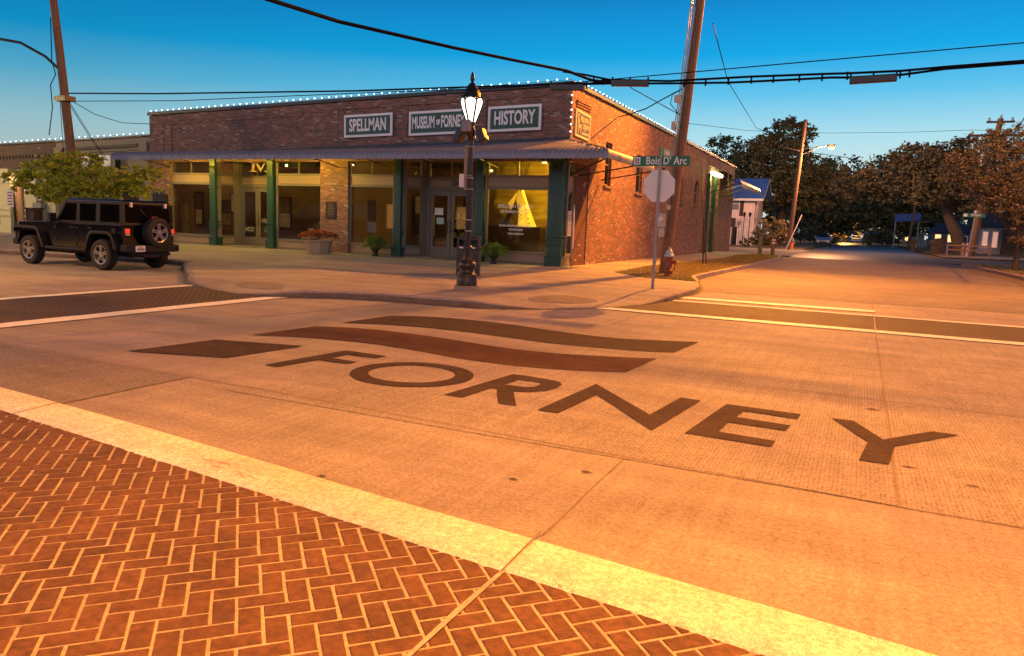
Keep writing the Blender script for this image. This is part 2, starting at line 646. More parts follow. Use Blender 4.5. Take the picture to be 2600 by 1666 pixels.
M['white'] = mat('white_paint', (.70, .68, .64), .5, var=.05, vscale=6)
M['dark_room'] = mat('room_dark', (.05, .035, .022), .9, var=.2, vscale=2)
M['room_wall'] = mat('room_wall', (.22, .14, .09), .85, var=.15, vscale=1.2)
M['room_floor'] = mat('wooden_floor', (.16, .07, .03), .45, var=.3, vscale=4)
M['wood_pole'] = mat('creosote_wood', (.16, .085, .045), .8, var=.35, vscale=9, bump=.5, bscale=30)
M['wood_dark'] = mat('dark_wood', (.05, .028, .018), .7, var=.3, vscale=8)
M['wire'] = mat('cable_black', (.006, .005, .008), .9, spec=.1)
M['steel'] = mat('galvanised_steel', (.30, .29, .28), .45, metal=.6, var=.1, vscale=8)
M['sign_back'] = mat('aluminium_back', (.66, .60, .58), .45, metal=.15, var=.05, vscale=3)
M['street_green'] = mat('street_sign_green', (.01, .13, .07), .45)
M['bark'] = mat('bark', (.07, .05, .038), .9, var=.35, vscale=9, bump=.6, bscale=22)
M['stone'] = mat('planter_stone', (.24, .19, .15), .9, var=.3, vscale=40, bump=.5, bscale=70)
M['red_hyd'] = mat('red_hydrant', (.26, .06, .02), .5, var=.2, vscale=12)
M['orange_hyd'] = mat('orange_hydrant', (.55, .12, .02), .5)
M['silver'] = mat('silver_paint', (.42, .43, .46), .42, metal=.3, var=.1, vscale=12)
# ================================================================ GROUND
S = .13   # sidewalk height
def sheet(name, x0, x1, y0, y1, z, m, kind=True):
    b = MB()
    b.add([(x0, y0, z), (x1, y0, z), (x1, y1, z), (x0, y1, z)], [(0, 1, 2, 3)])
    o = b.build(name, m)
    return struct(o) if kind else o
def poly_sheet(name, polys, z, m):
    b = MB()
    for p in polys:
        b.add([(x, y, z if len(q) == 0 else q[0]) for x, y, *q in p], [tuple(range(len(p)))])
    return struct(b.build(name, m))
sheet('ground', -900, 900, -400, 1500, -.05, M['ground'])
sheet('road', -90, 90, -30, 52, 0, M['road'])
sheet('side_street', -4.3, 5.2, 52, 420, -.004, M['asphalt'])
sheet('side_street_toned', -4.6, 6.1, 18.75, 52, .004, M['toned_conc'])  # darker concrete past the joint, toned down against the bright lamp above
sheet('front_street', -60, 90, 54, 70, 0, M['asphalt'])
poly_sheet('tined_lane', [[(-4.8, 4.6), (12, 4.52), (12, 10.75), (-4.8, 10.75)]], .004, M['road_tined'])
poly_sheet('dark_slab', [[(-20, 4.95), (-20, 3.0), (-5.44, 3.0), (-5.44, 4.81)]], .004, M['slab_dark'])
# saw cut and cold joints
def joints(name, lines, z, w, m):
    b = MB()
    for pts in lines:
        for (ax, ay), (bx, by) in zip(pts[:-1], pts[1:]):
            d = Vector((bx - ax, by - ay))
            n_ = max(1, int(d.length / .35))
            nrm = Vector((-d.y, d.x)).normalized()
            prev = None
            for i in range(n_ + 1):
                p = Vector((ax, ay)) + d * i / n_
                j = rnd.uniform(-.006, .006)
                ww = w * rnd.uniform(.55, 1.25) / 2
                cur = (p + nrm * (j + ww), p + nrm * (j - ww))
                if prev:
                    b.add([(*prev[0], z), (*prev[1], z), (*cur[1], z), (*cur[0], z)], [(0, 1, 2, 3)])
                prev = cur
    return struct(b.build(name, m))
joints('road_joints', [[(-20, 5.5), (-8.46, 4.92), (-5.44, 4.81), (-3.96, 4.75), (-1.71, 4.64), (.32, 4.57), (3, 4.5), (8, 4.4)],
                       [(.33, 4.58), (.33, 13.1)], [(.33, 15.9), (.36, 30), (.4, 50)], [(-6.2, 7.75), (-2.17, 7.6), (0, 7.55), (8, 7.5)],
                       [(-5.44, 4.81), (-5.44, 3.5)], [(-1.28, 4.62), (-1.28, 3.2)], [(-20, 7.6), (-9.7, 8.6)],
                       [(-9.7, 7.8), (-6.08, 9.03)], [(-4.8, 10.75), (1.9, 10.78), (9, 10.8)], [(-4.3, 18.6), (5.2, 18.9)], [(-4.3, 27), (5.2, 27)],
                       [(-13.5, 8), (-40, 7.4)], [(-3.4, 10.8), (-3.4, 13.1)]], .0065, .011, M['joint'])
# dark stains and chips
b = MB()
for x, y, r in [(-1.4, 4.2, .035), (-1.74, 3.85, .03), (-2.72, 3.32, .025), (.22, 7.11, .05), (.75, 5.2, .025), (.42, 5.42, .04), (-4.2, 9.6, .04)]:
    n_ = 11
    pts = [(x + r * rnd.uniform(.35, 1.2) * 1.5 * math.cos(2 * math.pi * k / n_), y + r * rnd.uniform(.3, 1.1) * .7 * math.sin(2 * math.pi * k / n_), .0075) for k in range(n_)]
    b.add(pts, [tuple(range(n_))])
struct(b.build('road_stains', mat('stain', (.10, .07, .055), .9)))
# ---- stamped herringbone paving
def herring(name, inside, x0, x1, y0, y1, z, m, thick=.0, w=.0915, gap=.013, ph=(-1.64, 1.98)):
    b = MB()
    A = Vector((1, 1)).normalized()
    B = Vector((-1, 1)).normalized()
    rng_ = int(max(x1 - x0, y1 - y0) * 1.6 / w) + 4
    cx_, cy_ = (x0 + x1) / 2, (y0 + y1) / 2
    o0 = Vector(ph)
    c0 = Vector((cx_, cy_)) - o0
    ia, ib = int(c0.dot(A) / w), int(c0.dot(B) / w)
    for i in range(ia - rng_, ia + rng_):
        for j in range(ib - rng_, ib + rng_):
            c = (i + j) % 4
            if c == 0:
                l, h = 2, 1
            elif c == 2:
                l, h = 1, 2
            else:
                continue
            p = o0 + A * (i * w) + B * (j * w)
            ctr = p + A * (l * w / 2) + B * (h * w / 2)
            if not (x0 <= ctr.x <= x1 and y0 <= ctr.y <= y1) or not inside(ctr.x, ctr.y):
                continue
            g_ = gap / 2
            q = []
            for a_, b_ in ((g_, g_), (l * w - g_, g_), (l * w - g_, h * w - g_), (g_, h * w - g_)):
                r = p + A * a_ + B * b_ + Vector((rnd.uniform(-.0018, .0018), rnd.uniform(-.0018, .0018)))
                q.append(r)
            dz = rnd.uniform(-.0006, .0006)
            if thick:
                k = .004
                q2 = []
                for idx, (a_, b_) in enumerate(((k, k), (-k, k), (-k, -k), (k, -k))):
                    q2.append(q[idx] + A * a_ + B * b_)
                vs = [(*v, z - thick) for v in q] + [(*v, z + dz) for v in q2]
                b.add(vs, [(4, 5, 6, 7), (0, 1, 5, 4), (1, 2, 6, 5), (2, 3, 7, 6), (3, 0, 4, 7)])
            else:
                b.add([(*v, z + dz) for v in q], [(0, 1, 2, 3)])
    return struct(b.build(name, m))
U = [(-14, 4.5), (-9, 3.93), (-6.29, 3.66), (-4.79, 3.52), (-2.93, 3.31), (-2.15, 3.21), (-1.28, 3.13), (-.62, 3.05), (-.08, 3.0), (.38, 2.94), (4, 2.5)]
Lw = [(-14, 4.1), (-9, 3.56), (-6.0, 3.26), (-5.58, 3.23), (-3.91, 3.05), (-2.89, 2.94), (-2.0, 2.83), (-1.31, 2.76), (-.53, 2.68), (-.19, 2.63), (4, 2.2)]
def interp(pl, x):
    for (a, ya), (c, yc) in zip(pl[:-1], pl[1:]):
        if a <= x <= c:
            return ya + (yc - ya) * (x - a) / (c - a)
    return pl[0][1] if x < pl[0][0] else pl[-1][1]
sheet('crosswalk_bed', -10, 4, .2, 2.3, .004, M['joint_pale'])
poly_sheet('crosswalk_bed_edge', [[(-10, 2.3), (4, 2.3), (-.19, 2.75), (-3, 3.05), (-10, 3.8)]], .004, M['joint_pale'])
herring('crosswalk_paving', lambda x, y: y < interp(Lw, x) + .09, -7.6, 3.2, .9, 3.9, .0085, M['paver'], thick=.0035, gap=.013)
# pale raised concrete edge band, gently rounded
b = MB()
N = 90
for i in range(N + 1):
    x = -13 + 16.9 * i / N
    yu, yl = interp(U, x), interp(Lw, x)
    jl = rnd.uniform(-.004, .004)
    for t_, z_ in ((0, .006), (.02, .017), (.5, .019), (.95, .018), (1.0, .006)):
        b.v.append((x, yl + (yu - yl) * t_ + (jl if t_ in (0, 1.0) else 0), z_))
for i in range(N):
    for k in range(4):
        b.f.append([i * 5 + k, (i + 1) * 5 + k, (i + 1) * 5 + k + 1, i * 5 + k + 1])
        b.m.append(0)
        b.sm.append(True)
struct(b.build('crosswalk_band', M['band']))
joints('crosswalk_joint', [[(-1.28, 3.2), (-1.27, 2.74)], [(-5.44, 3.58), (-5.4, 3.2)]], .0215, .012, M['joint'])
joints('crosswalk_joint_pale', [[(-1.27, 2.76), (-1.28, 2.0), (-1.3, .4)]], .016, .022, M['joint_pale'])
# tyre scuffs on the band
b = MB()
for (x, y, w_, h_) in [(-3.35, 3.15, .5, .02), (-3.25, 3.11, .4, .02), (-3.4, 3.19, .3, .012), (-3.0, 3.07, .35, .012), (-4.35, 3.3, .22, .02), (-4.3, 3.25, .12, .03), (-1.0, 2.78, .1, .05), (-1.35, 2.85, .03, .02)]:
    for k in range(7):
        xx = x + rnd.uniform(-.5, .5) * w_
        yy = y + rnd.uniform(-.5, .5) * h_ * 2
        l_ = rnd.uniform(.02, .12) * (w_ / .4)
        b.add([(xx, yy, .0208), (xx + l_, yy - .012, .0208), (xx + l_, yy - .009, .0208), (xx, yy + .004, .0208)], [(0, 1, 2, 3)])
struct(b.build('tyre_scuffs', mat('scuff', (.35, .25, .22), .9)))
# far crosswalks
sheet('side_crosswalk_bed', -5.6, 12, 13.2, 15.7, .004, M['paver_dark'])
herring('side_crosswalk_paving', lambda x, y: True, -5.6, 9, 13.2, 15.72, .0085, M['paver_dark'], gap=.016)
sheet('main_crosswalk_bed', -12.5, -9.6, -2, 11.9, .004, mat('mid_joint', (.22, .15, .11), .9))
herring('main_crosswalk_paving', lambda x, y: True, -12.4, -9.7, 1.5, 11.9, .0085, M['paver_dark'], gap=.016)
joints('crosswalk_cuts', [[(.33, 13.1), (.34, 15.9)]], .014, .02, M['joint_pale'])
def stripe(name, pts, z=.012):
    b = MB()
    n_ = len(pts) // 2
    def samp(pl, k):
        (ax, ay), (bx, by) = pl
        return ax + (bx - ax) * k, ay + (by - ay) * k
    K = 50
    for i in range(K + 1):
        for pl in (pts[:2], pts[2:]):
            x, y = samp(pl, i / K)
            d = Vector((pl[1][0] - pl[0][0], pl[1][1] - pl[0][1])).normalized()
            j = rnd.uniform(-.012, .012)
            b.v.append((x - d.y * j, y + d.x * j, z))
    for i in range(K):
        b.f.append([2 * i, 2 * i + 1, 2 * i + 3, 2 * i + 2])
        b.m.append(0)
        b.sm.append(False)
    return struct(b.build(name, M['paint']))
stripe('crosswalk_line', [(-5.15, 13.0), (12, 12.85), (-5.15, 13.33), (12, 13.22)])
stripe('crosswalk_line', [(-3.95, 15.62), (12, 15.66), (-3.95, 15.82), (12, 15.88)])
stripe('stop_bar', [(-3.62, 16.35), (.37, 16.45), (-3.62, 16.78), (.37, 16.88)])
stripe('crosswalk_line', [(-9.80, -2), (-9.78, 11.33), (-9.40, -2), (-9.42, 11.4)])
stripe('crosswalk_line', [(-12.62, -2), (-12.42, 11.36), (-12.32, -2), (-12.2, 11.1)])
# ---- logo and street lettering, inlaid in darker concrete
def smooth(pts, closed=False, n=5):
    out = []
    P = [Vector(p) for p in pts]
    for i in range(len(P) - 1):
        p0, p1, p2, p3 = P[max(i - 1, 0)], P[i], P[i + 1], P[min(i + 2, len(P) - 1)]
        for k in range(n):
            t = k / n
            out.append(.5 * ((2 * p1) + (p2 - p0) * t + (2 * p0 - 5 * p1 + 4 * p2 - p3) * t * t + (3 * p1 - p0 - 3 * p2 + p3) * t ** 3))
    out.append(P[-1])
    return [(p.x, p.y) for p in out]
def ribbon(top, bot, name, m):
    a, c = smooth(top), smooth(bot)
    K = 40
    def at(pl, t):
        f = t * (len(pl) - 1)
        i = min(int(f), len(pl) - 2)
        f -= i
        return (pl[i][0] * (1 - f) + pl[i + 1][0] * f, pl[i][1] * (1 - f) + pl[i + 1][1] * f)
    b = MB()
    for i in range(K + 1):
        b.v.append((*at(a, i / K), .009))
        b.v.append((*at(c, i / K), .009))
    for i in range(K):
        b.f.append([2 * i, 2 * i + 1, 2 * i + 3, 2 * i + 2])
        b.m.append(0)
        b.sm.append(False)
    return struct(b.build(name, m))
poly_sheet('road_logo', [[(-6.965, 5.338), (-6.836, 6.41), (-5.746, 6.688), (-5.888, 5.653)]], .009, M['inlay'])
ribbon([(-6.67, 8.005), (-6.202, 8.2), (-5.654, 8.274), (-4.813, 8.211), (-3.872, 8.025), (-3.196, 8.027), (-2.535, 8.232), (-2.031, 8.45)],
       [(-6.785, 6.92), (-6.414, 7.096), (-6.017, 7.213), (-5.208, 7.318), (-4.509, 7.199), (-3.858, 7.07), (-3.142, 7.065), (-2.534, 7.219), (-2.103, 7.426)], 'road_logo_wave', M['inlay_red'])
ribbon([(-6.551, 9.624), (-5.969, 9.949), (-4.979, 10.026), (-3.916, 9.797), (-2.991, 9.662), (-2.238, 9.915), (-1.869, 10.079)],
       [(-6.623, 8.508), (-6.267, 8.705), (-5.791, 8.845), (-5.108, 8.913), (-4.373, 8.819), (-3.472, 8.707), (-2.708, 8.774), (-2.275, 8.856), (-1.961, 8.99)], 'road_logo_wave', M['inlay'])
LET = {'F': [[(-5.303, 5.597), (-5.141, 5.595), (-5.064, 6.125), (-4.674, 6.108), (-4.658, 6.252), (-5.021, 6.273), (-5.016, 6.546), (-4.634, 6.53), (-4.608, 6.707), (-5.161, 6.735), (-5.179, 6.721)]], 'N': [[(-2.262, 5.436), (-2.081, 5.434), (-2.024, 6.241), (-1.293, 5.346), (-1.162, 6.558), (-1.345, 6.569), (-1.427, 5.801), (-2.179, 6.679)]], 'E': [[(-1.06, 5.413), (-0.451, 5.393), (-0.432, 5.562), (-0.849, 5.588), (-0.823, 5.921), (-0.395, 5.908), (-0.373, 6.097), (-0.798, 6.126), (-0.768, 6.377), (-0.346, 6.347), (-0.329, 6.536), (-0.939, 6.551)]], 'Y': [[(-0.089, 6.537), (0.174, 5.923), (0.117, 5.392), (0.3, 5.395), (0.352, 5.906), (0.816, 6.532), (0.632, 6.539), (0.279, 6.055), (0.071, 6.548)]], 'R': [[(-3.16, 5.483), (-2.979, 5.474), (-2.939, 5.95), (-2.876, 5.938), (-2.631, 5.467), (-2.462, 5.461), (-2.709, 5.938), (-2.562, 6.007), (-2.469, 6.12), (-2.436, 6.278), (-2.44, 6.443), (-2.493, 6.539), (-2.574, 6.59), (-2.672, 6.609), (-2.907, 6.633), (-3.037, 6.626)], [(-2.899, 6.143), (-2.67, 6.164), (-2.618, 6.226), (-2.622, 6.379), (-2.664, 6.42), (-2.705, 6.427), (-2.878, 6.421)]]}

from mathutils.geometry import tessellate_polygon
def flat_letter(ch, loops, z=.0105, m='inlay'):
    vs = [Vector((x, y, 0)) for lp in loops for x, y in lp]
    tris = tessellate_polygon([[Vector((x, y, 0)) for x, y in lp] for lp in loops])
    b = MB()
    b.add([(v.x, v.y, z) for v in vs], [tuple(t) for t in tris])
    return struct(b.build('road_lettering', M[m]))
LET['O'] = [[(-3.868 + .607 * math.cos(2 * math.pi * k / 72), 6.075 + .583 * math.sin(2 * math.pi * k / 72)) for k in range(72)],
            [(-3.875 + .428 * math.cos(2 * math.pi * k / 72), 6.08 + .412 * math.sin(2 * math.pi * k / 72)) for k in range(72)]]
for ch in 'FORNEY':
    flat_letter(ch, LET[ch])
# ---- corner pavement with rolled kerb (lowered at the two crossings)
OUT = [(-44, 13.05, 0), (-30, 13.45, 0), (-24.3, 14.1, 0), (-17.6, 14.95, 0), (-16.85, 14.88, 0), (-16.3, 14.2, 0), (-13.3, 11.75, 0), (-12.9, 11.34, 0),
       (-12.2, 10.9, 1), (-11.4, 10.6, 2), (-10.5, 10.35, 2), (-9.75, 10.33, 1), (-9.2, 10.75, 0), (-8.7, 11.1, 0), (-7.9, 11.38, 0), (-6.9, 11.44, 0),
       (-6.1, 11.55, 0), (-5.6, 11.75, 1), (-5.1, 12.1, 2), (-4.6, 12.6, 2), (-4.15, 13.3, 2), (-3.8, 14.2, 2), (-3.62, 15.0, 1), (-3.52, 15.6, 0),
       (-3.50, 16.6, 0), (-3.50, 18.1, 0), (-3.62, 19.1, 0), (-3.86, 20.3, 0), (-4.42, 22.5, 0)]
ZR = {0: .13, 1: .07, 2: .022}
VERGE = [(-4.42, 22.5), (-3.86, 20.3), (-5.5, 20.45), (-6.78, 22.05)]
b = MB()
def inset(pl, d):
    o = []
    for i, (x, y, *_) in enumerate(pl):
        a = Vector(pl[max(i - 1, 0)][:2])
        c = Vector(pl[min(i + 1, len(pl) - 1)][:2])
        t = (c - a).normalized()
        o.append((x - t.y * d, y + t.x * d))
    return o
def densify(pl):
    o = []
    for (ax, ay, ar), (bx, by, br_) in zip(pl[:-1], pl[1:]):
        for k in range(3):
            o.append((ax + (bx - ax) * k / 3, ay + (by - ay) * k / 3, ZR[ar] + (ZR[br_] - ZR[ar]) * k / 3))
    o.append((*pl[-1][:2], ZR[pl[-1][2]]))
    return o
OD = densify(OUT)
k0 = OD
k1 = inset(OD, .05)
k2 = inset(OD, .15)
k3 = inset(OD, 1.25)
rows = [[(x, y, 0.0) for x, y, z in k0], [(x - 0, y, z * .78) for (x, y), (_, _, z) in zip(inset(OD, .015), OD)],
        [(x, y, z) for (x, y), (_, _, z) in zip(k1, OD)], [(x, y, z) for (x, y), (_, _, z) in zip(k2, OD)]]
n_ = len(OD)
for r in rows:
    b.v += r
for r in range(3):
    for i in range(n_ - 1):
        b.f.append([r * n_ + i, r * n_ + i + 1, (r + 1) * n_ + i + 1, (r + 1) * n_ + i])
        b.m.append(1 if r == 0 else 0)  # kerb face takes a darker colour that paints in its shade
        b.sm.append(True)
struct(b.build('kerb', [M['kerb'], mat('kerb_face_shade', (.13, .10, .085), .9, var=.4, vscale=5)]))
b = MB()
ko = inset(OD, -.10)
for i in range(n_):
    j_ = rnd.uniform(-.015, .02)
    a_ = Vector(k0[i][:2])
    c_ = Vector(ko[i])
    e_ = a_ + (c_ - a_) * (.7 + j_ * 8)
    b.v += [(a_.x, a_.y, .007), (e_.x, e_.y, .007)]
for i in range(n_ - 1):
    if OD[i][2] > .05:
        b.f.append([2 * i, 2 * i + 1, 2 * i + 3, 2 * i + 2])
        b.m.append(0)
        b.sm.append(False)
struct(b.build('kerb_foot_shade', mat('kerb_foot_shade', (.17, .135, .115), .95, var=.4, vscale=7)))  # dark strip at the kerb foot, deepening the painted shade
b = MB()
b.v += [(x, y, z) for (x, y), (_, _, z) in zip(k2, OD)]
b.v += [(x, y, S) for x, y in k3]
for i in range(n_ - 1):
    b.f.append([i, i + 1, n_ + i + 1, n_ + i])
    b.m.append(0)
    b.sm.append(False)
inner = [(x, y) for x, y in k3] + [(-6.78, 22.05), (-7.05, 26.6), (-6.72, 33.4), (-6.35, 39.5), (-6.7, 46), (-6.1, 50), (-5.2, 50.6), (-5.2, 53), (-16, 53), (-16, 25.5), (-60, 25.5), (-60, 13)]
tr = tessellate_polygon([[Vector((x, y, 0)) for x, y in inner]])
b.add([(x, y, S) for x, y in inner], [tuple(t) for t in tr])
struct(b.build('sidewalk', M['walk']))
joints('sidewalk_joints', [[(-15.6, 14.8), (-14.3, 14.0), (-13.3, 13.0), (-10.6, 12.9)], [(-14.5, 15.2), (-10.9, 13.9), (-6.3, 13.6), (-4.9, 13.9)],
                           [(-7.3, 12.2), (-6.4, 13.5)], [(-7.9, 11.7), (-6.1, 14.5), (-5, 18.6)], [(-6.3, 13.6), (-4.0, 17.6)], [(-16.5, 17.2), (-5, 17.0)],
                           [(-40, 18.8), (-6.8, 18.9)], [(-10.2, 13.2), (-11.0, 23.2)], [(-13, 14), (-13.6, 23)], [(-17.4, 15.5), (-17.4, 23)], [(-21, 15), (-21, 23.2)], [(-6.4, 18.5), (-8.9, 24.2)],
                           [(-8.9, 30), (-6.9, 30)], [(-8.9, 35), (-6.7, 35)], [(-8.9, 41), (-6.4, 41)]], S + .004, .014, M['joint'])
# tactile brick ramps
for (cx_, cy_, L1, W1, ang) in [(-10.85, 11.35, 1.55, .75, -18), (-5.1, 13.35, 1.5, .8, 52)]:
    b = MB()
    ca, sa = math.cos(R2D(ang)), math.sin(R2D(ang))
    for i in range(-11, 12):
        for j in range(-5, 6):
            u, v = i * .075, j * .075
            if (u / (L1 / 2)) ** 2 + (v / (W1 / 2)) ** 2 > 1:
                continue
            pts = []
            for du, dv in ((0, 0), (.062, 0), (.062, .062), (0, .062)):
                x, y = cx_ + (u + du) * ca - (v + dv) * sa, cy_ + (u + du) * sa + (v + dv) * ca
                pts.append((x, y))
            # height of the ramp surface at that point
            best = min(range(n_), key=lambda q: (k2[q][0] - pts[0][0]) ** 2 + (k2[q][1] - pts[0][1]) ** 2)
            d = math.dist(k2[best], pts[0])
            z = OD[best][2] + (S - OD[best][2]) * min(1, d / 1.1)
            b.add([(x, y, z + .012) for x, y in pts], [(0, 1, 2, 3)])
    struct(b.build('tactile_ramp', bpy.data.materials.get('tactile') or mat('tactile', (.50, .43, .35), .8, var=.1)))
# ---- verge and street kerb beyond
VG = [(-6.78, 22.05), (-5.45, 20.5), (-4.0, 20.4), (-4.58, 22.5), (-4.6, 25), (-4.3, 44.8), (-4.6, 49), (-5.3, 50.2), (-6.1, 50), (-6.7, 46), (-6.35, 39.5), (-6.72, 33.4), (-7.05, 26.6)]
b = MB()
b.prism(VG, 0, S + .015)
struct(b.build('verge', M['grass_base']))
b = MB()
KL = [(-3.86, 20.3), (-4.42, 22.5), (-4.42, 25), (-4.2, 35), (-4.12, 44.8), (-4.4, 48.8), (-5.1, 50.5), (-6.0, 51.2)]
for (a, c) in zip(KL[:-1], KL[1:]):
    d = Vector((c[0] - a[0], c[1] - a[1])).normalized()
    nrm = Vector((-d.y, d.x)) * .17
    q = [(a[0], a[1]), (c[0], c[1]), (c[0] + nrm.x, c[1] + nrm.y), (a[0] + nrm.x, a[1] + nrm.y)]
    b.add([(x, y, 0) for x, y in q] + [(x, y, S + .01) for x, y in q], [(4, 5, 6, 7), (0, 1, 5, 4), (2, 3, 7, 6)])
struct(b.build('street_kerb', M['kerb']))
def grass(name, poly, n, h, m, label, z=S, w=.012):
    b = MB()
    xs, ys = [p[0] for p in poly], [p[1] for p in poly]
    def inside(x, y):
        c = False
        for i in range(len(poly)):
            x1, y1 = poly[i]
            x2, y2 = poly[i - 1]
            if (y1 > y) != (y2 > y) and x < (x2 - x1) * (y - y1) / (y2 - y1) + x1:
                c = not c
        return c
    k = 0
    y0, y1 = min(ys), max(ys)
    while k < n:
        x = rnd.uniform(min(xs), max(xs))
        y = y0 + (y1 - y0) * rnd.random() ** 1.7
        if not inside(x, y):
            k += .2
            continue
        k += 1
        a = rnd.uniform(0, 6.28)
        s_ = 1 + (y - y0) * .06
        hh = h * rnd.uniform(.5, 1.3)
        dx, dy = math.cos(a) * w * s_, math.sin(a) * w * s_
        lx, ly = rnd.uniform(-.03, .03), rnd.uniform(-.03, .03)
        b.add([(x - dx, y - dy, z), (x + dx, y + dy, z), (x + lx, y + ly, z + hh)], [(0, 1, 2)])
    o = b.build(name, m, fixn=False)
    return tag(o, label, 'grass', kind='stuff')
M['grass'] = leaf_mat('dry_grass', [(.24, .19, .05), (.36, .26, .08), (.18, .18, .05), (.45, .33, .13)])
M['grass_g'] = leaf_mat('green_grass', [(.05, .07, .015), (.09, .10, .02), (.05, .06, .02)])
grass('verge_grass', VG, 26000, .05, M['grass'], 'patchy dry grass on the verge beside the brick side wall')
# right-hand kerb and lawn
b = MB()
KR = [(5.9, 14), (5.95, 30), (5.95, 38), (5.6, 46), (5.3, 50), (6.0, 52.2), (9, 53.2), (80, 53.5)]
for (a, c) in zip(KR[:-1], KR[1:]):
    d = Vector((c[0] - a[0], c[1] - a[1])).normalized()
    nrm = Vector((d.y, -d.x)) * .3
    q = [(a[0], a[1]), (c[0], c[1]), (c[0] + nrm.x, c[1] + nrm.y), (a[0] + nrm.x, a[1] + nrm.y)]
    b.add([(x, y, 0) for x, y in q] + [(x, y, S) for x, y in q], [(4, 5, 6, 7), (0, 1, 5, 4), (2, 3, 7, 6)])
struct(b.build('street_kerb', mat('pink_kerb', (.30, .20, .19), .8, var=.2, vscale=5)))
LR = [(6.2, 14), (6.25, 38), (5.9, 46), (5.65, 50), (6.3, 51.9), (9, 52.9), (60, 53.2), (60, 14)]
b = MB()
b.prism(LR, 0, S - .01)
struct(b.build('corner_lawn', M['grass_base']))
grass('lawn_grass', [(6.2, 28), (6.25, 38), (5.9, 46), (5.65, 50), (6.3, 51.9), (9, 52.9), (16, 53.2), (16, 30)], 9000, .05, M['grass'], 'short lawn grass beyond the right-hand kerb', z=S - .01, w=.02)
# dirt at the right gutter
poly_sheet('gutter_dirt', [[(4.9, 27), (5.9, 26), (5.9, 40), (5.4, 46), (4.7, 42), (5.3, 34)]], .006, M['grass_base'])
# land beyond the cross street
poly_sheet('far_yard', [[(-60, 78), (-5.2, 78), (-5.3, 420), (-60, 420)], [(6.3, 72), (60, 72), (60, 420), (5.6, 420)]], .03, M['grass_base'])
poly_sheet('driveway', [[(-60, 53.2), (-5.1, 53.2), (-4.4, 56), (-4.4, 78), (-60, 78)]], .012, mat('drive_concrete', (.26, .25, .25), .8, var=.15, vscale=.6, stain=.25, sscale=.4))
poly_sheet('far_driveway', [[(7, 76), (60, 74), (60, 82), (9, 84)]], .045, mat('drive_concrete_far', (.30, .30, .31), .8, var=.15, vscale=.6))
# ================================================================ MUSEUM (corner building)
F = 23.35
XL, XR = -28.5, -8.95
SL = .0235                      # the parapet line climbs gently toward the corner
def zs(x, z):                   # height on the sloped fascia, given at the right corner
    return z + SL * (x - XR)
mus = empty('museum_building', (-18.5, F, 0), 'red brick corner museum building with green shopfronts and a corrugated awning', 'building')
# front fascia wall
b = MB()
b.extr([(XL, 3.6), (XR, 3.6), (XR, 6.02), (XL, zs(XL, 6.02))], 'y', F, F + .3)
b.build('front_wall', M['brick'], mus)
b = MB()
for (x0, x1, d) in [(-28.5, -27.7, .05), (-19.35, -18.35, .05), (-9.75, XR, .05)]:
    b.extr([(x0, zs(x0, 4.32)), (x1, zs(x1, 4.32)), (x1, zs(x1, 5.98)), (x0, zs(x0, 5.98))], 'y', F - d, F - .001)
for (x0, x1, z0, z1, d) in [(-27.7, -19.35, 5.72, 5.98, .05), (-18.35, -9.75, 5.72, 5.98, .05), (-27.7, -27.2, 4.4, 5.72, .03), (-19.8, -19.35, 4.4, 5.72, .03), (-27.2, -19.8, 5.6, 5.72, .03),
                            (-18.35, -18.1, 4.4, 5.72, .03), (-15.75, -15.25, 4.4, 5.72, .03), (-12.6, -12.05, 4.4, 5.72, .03), (-9.9, -9.75, 4.4, 5.72, .03)]:
    b.extr([(x0, zs(x0, z0)), (x1, zs(x1, z0)), (x1, zs(x1, z1)), (x0, zs(x0, z1))], 'y', F - d, F - .001)
b.build('brick_relief', M['brick'], mus)
# piers at street level
for x0, x1 in [(-28.5, -27.42), (-19.2, -17.88)]:
    b = MB()
    b.box(x0, x1, F - .02, F + .35, 0, 3.6)
    b.build('pier', M['brick'], mus)
# side wall with openings
WIN = [(27.1, 27.85, 3.05, 4.65, False), (31.35, 32.3, 3.0, 4.6, False), (35.6, 36.5, 2.95, 4.45, True), (39.3, 40.5, 2.95, 4.4, True), (43.5, 44.8, 2.95, 4.4, True)]
DOOR = (47.4, 51.4, S, 5.0)
b = MB()
zt = 6.02
def wz(y):
    return zt + .004 * (y - F)
segs = sorted([(w[0], w[1], w[2], w[3]) for w in WIN] + [(DOOR[0], DOOR[1], 0, DOOR[3])])
y = 25.38
for (a, c, z0, z1) in segs:
    b.extr([(y, 0), (a, 0), (a, wz(a)), (y, wz(y))], 'x', XR - .35, XR)
    if z0 > 0:
        b.extr([(a, 0), (c, 0), (c, z0), (a, z0)], 'x', XR - .35, XR)
    b.extr([(a, z1), (c, z1), (c, wz(c)), (a, wz(a))], 'x', XR - .35, XR)
    y = c
b.extr([(y, 0), (57.5, 0), (57.5, wz(57.5)), (y, wz(y))], 'x', XR - .35, XR)
b.extr([(F + .3, 3.6), (25.38, 3.6), (25.38, wz(25)), (F + .3, wz(F))], 'x', XR - .35, XR)
b.build('side_wall', M['brick'], mus)
b = MB()
b.box(XR - .35, XR - .03, 24.12, 25.38, 0, 3.6)
b.build('corner_pier', M['brick_shaded'], mus)  # shade on this pier is put into the brick colour
b = MB()
b.box(XL, XR - .35, F + .3, 57.5, 5.35, 5.45)
b.box(XL, XL + .3, F + .3, 57.5, 0, 5.35)
b.box(XL, XR - .35, 57.2, 57.5, 0, 5.9)
b.build('roof', M['asphalt'], mus)
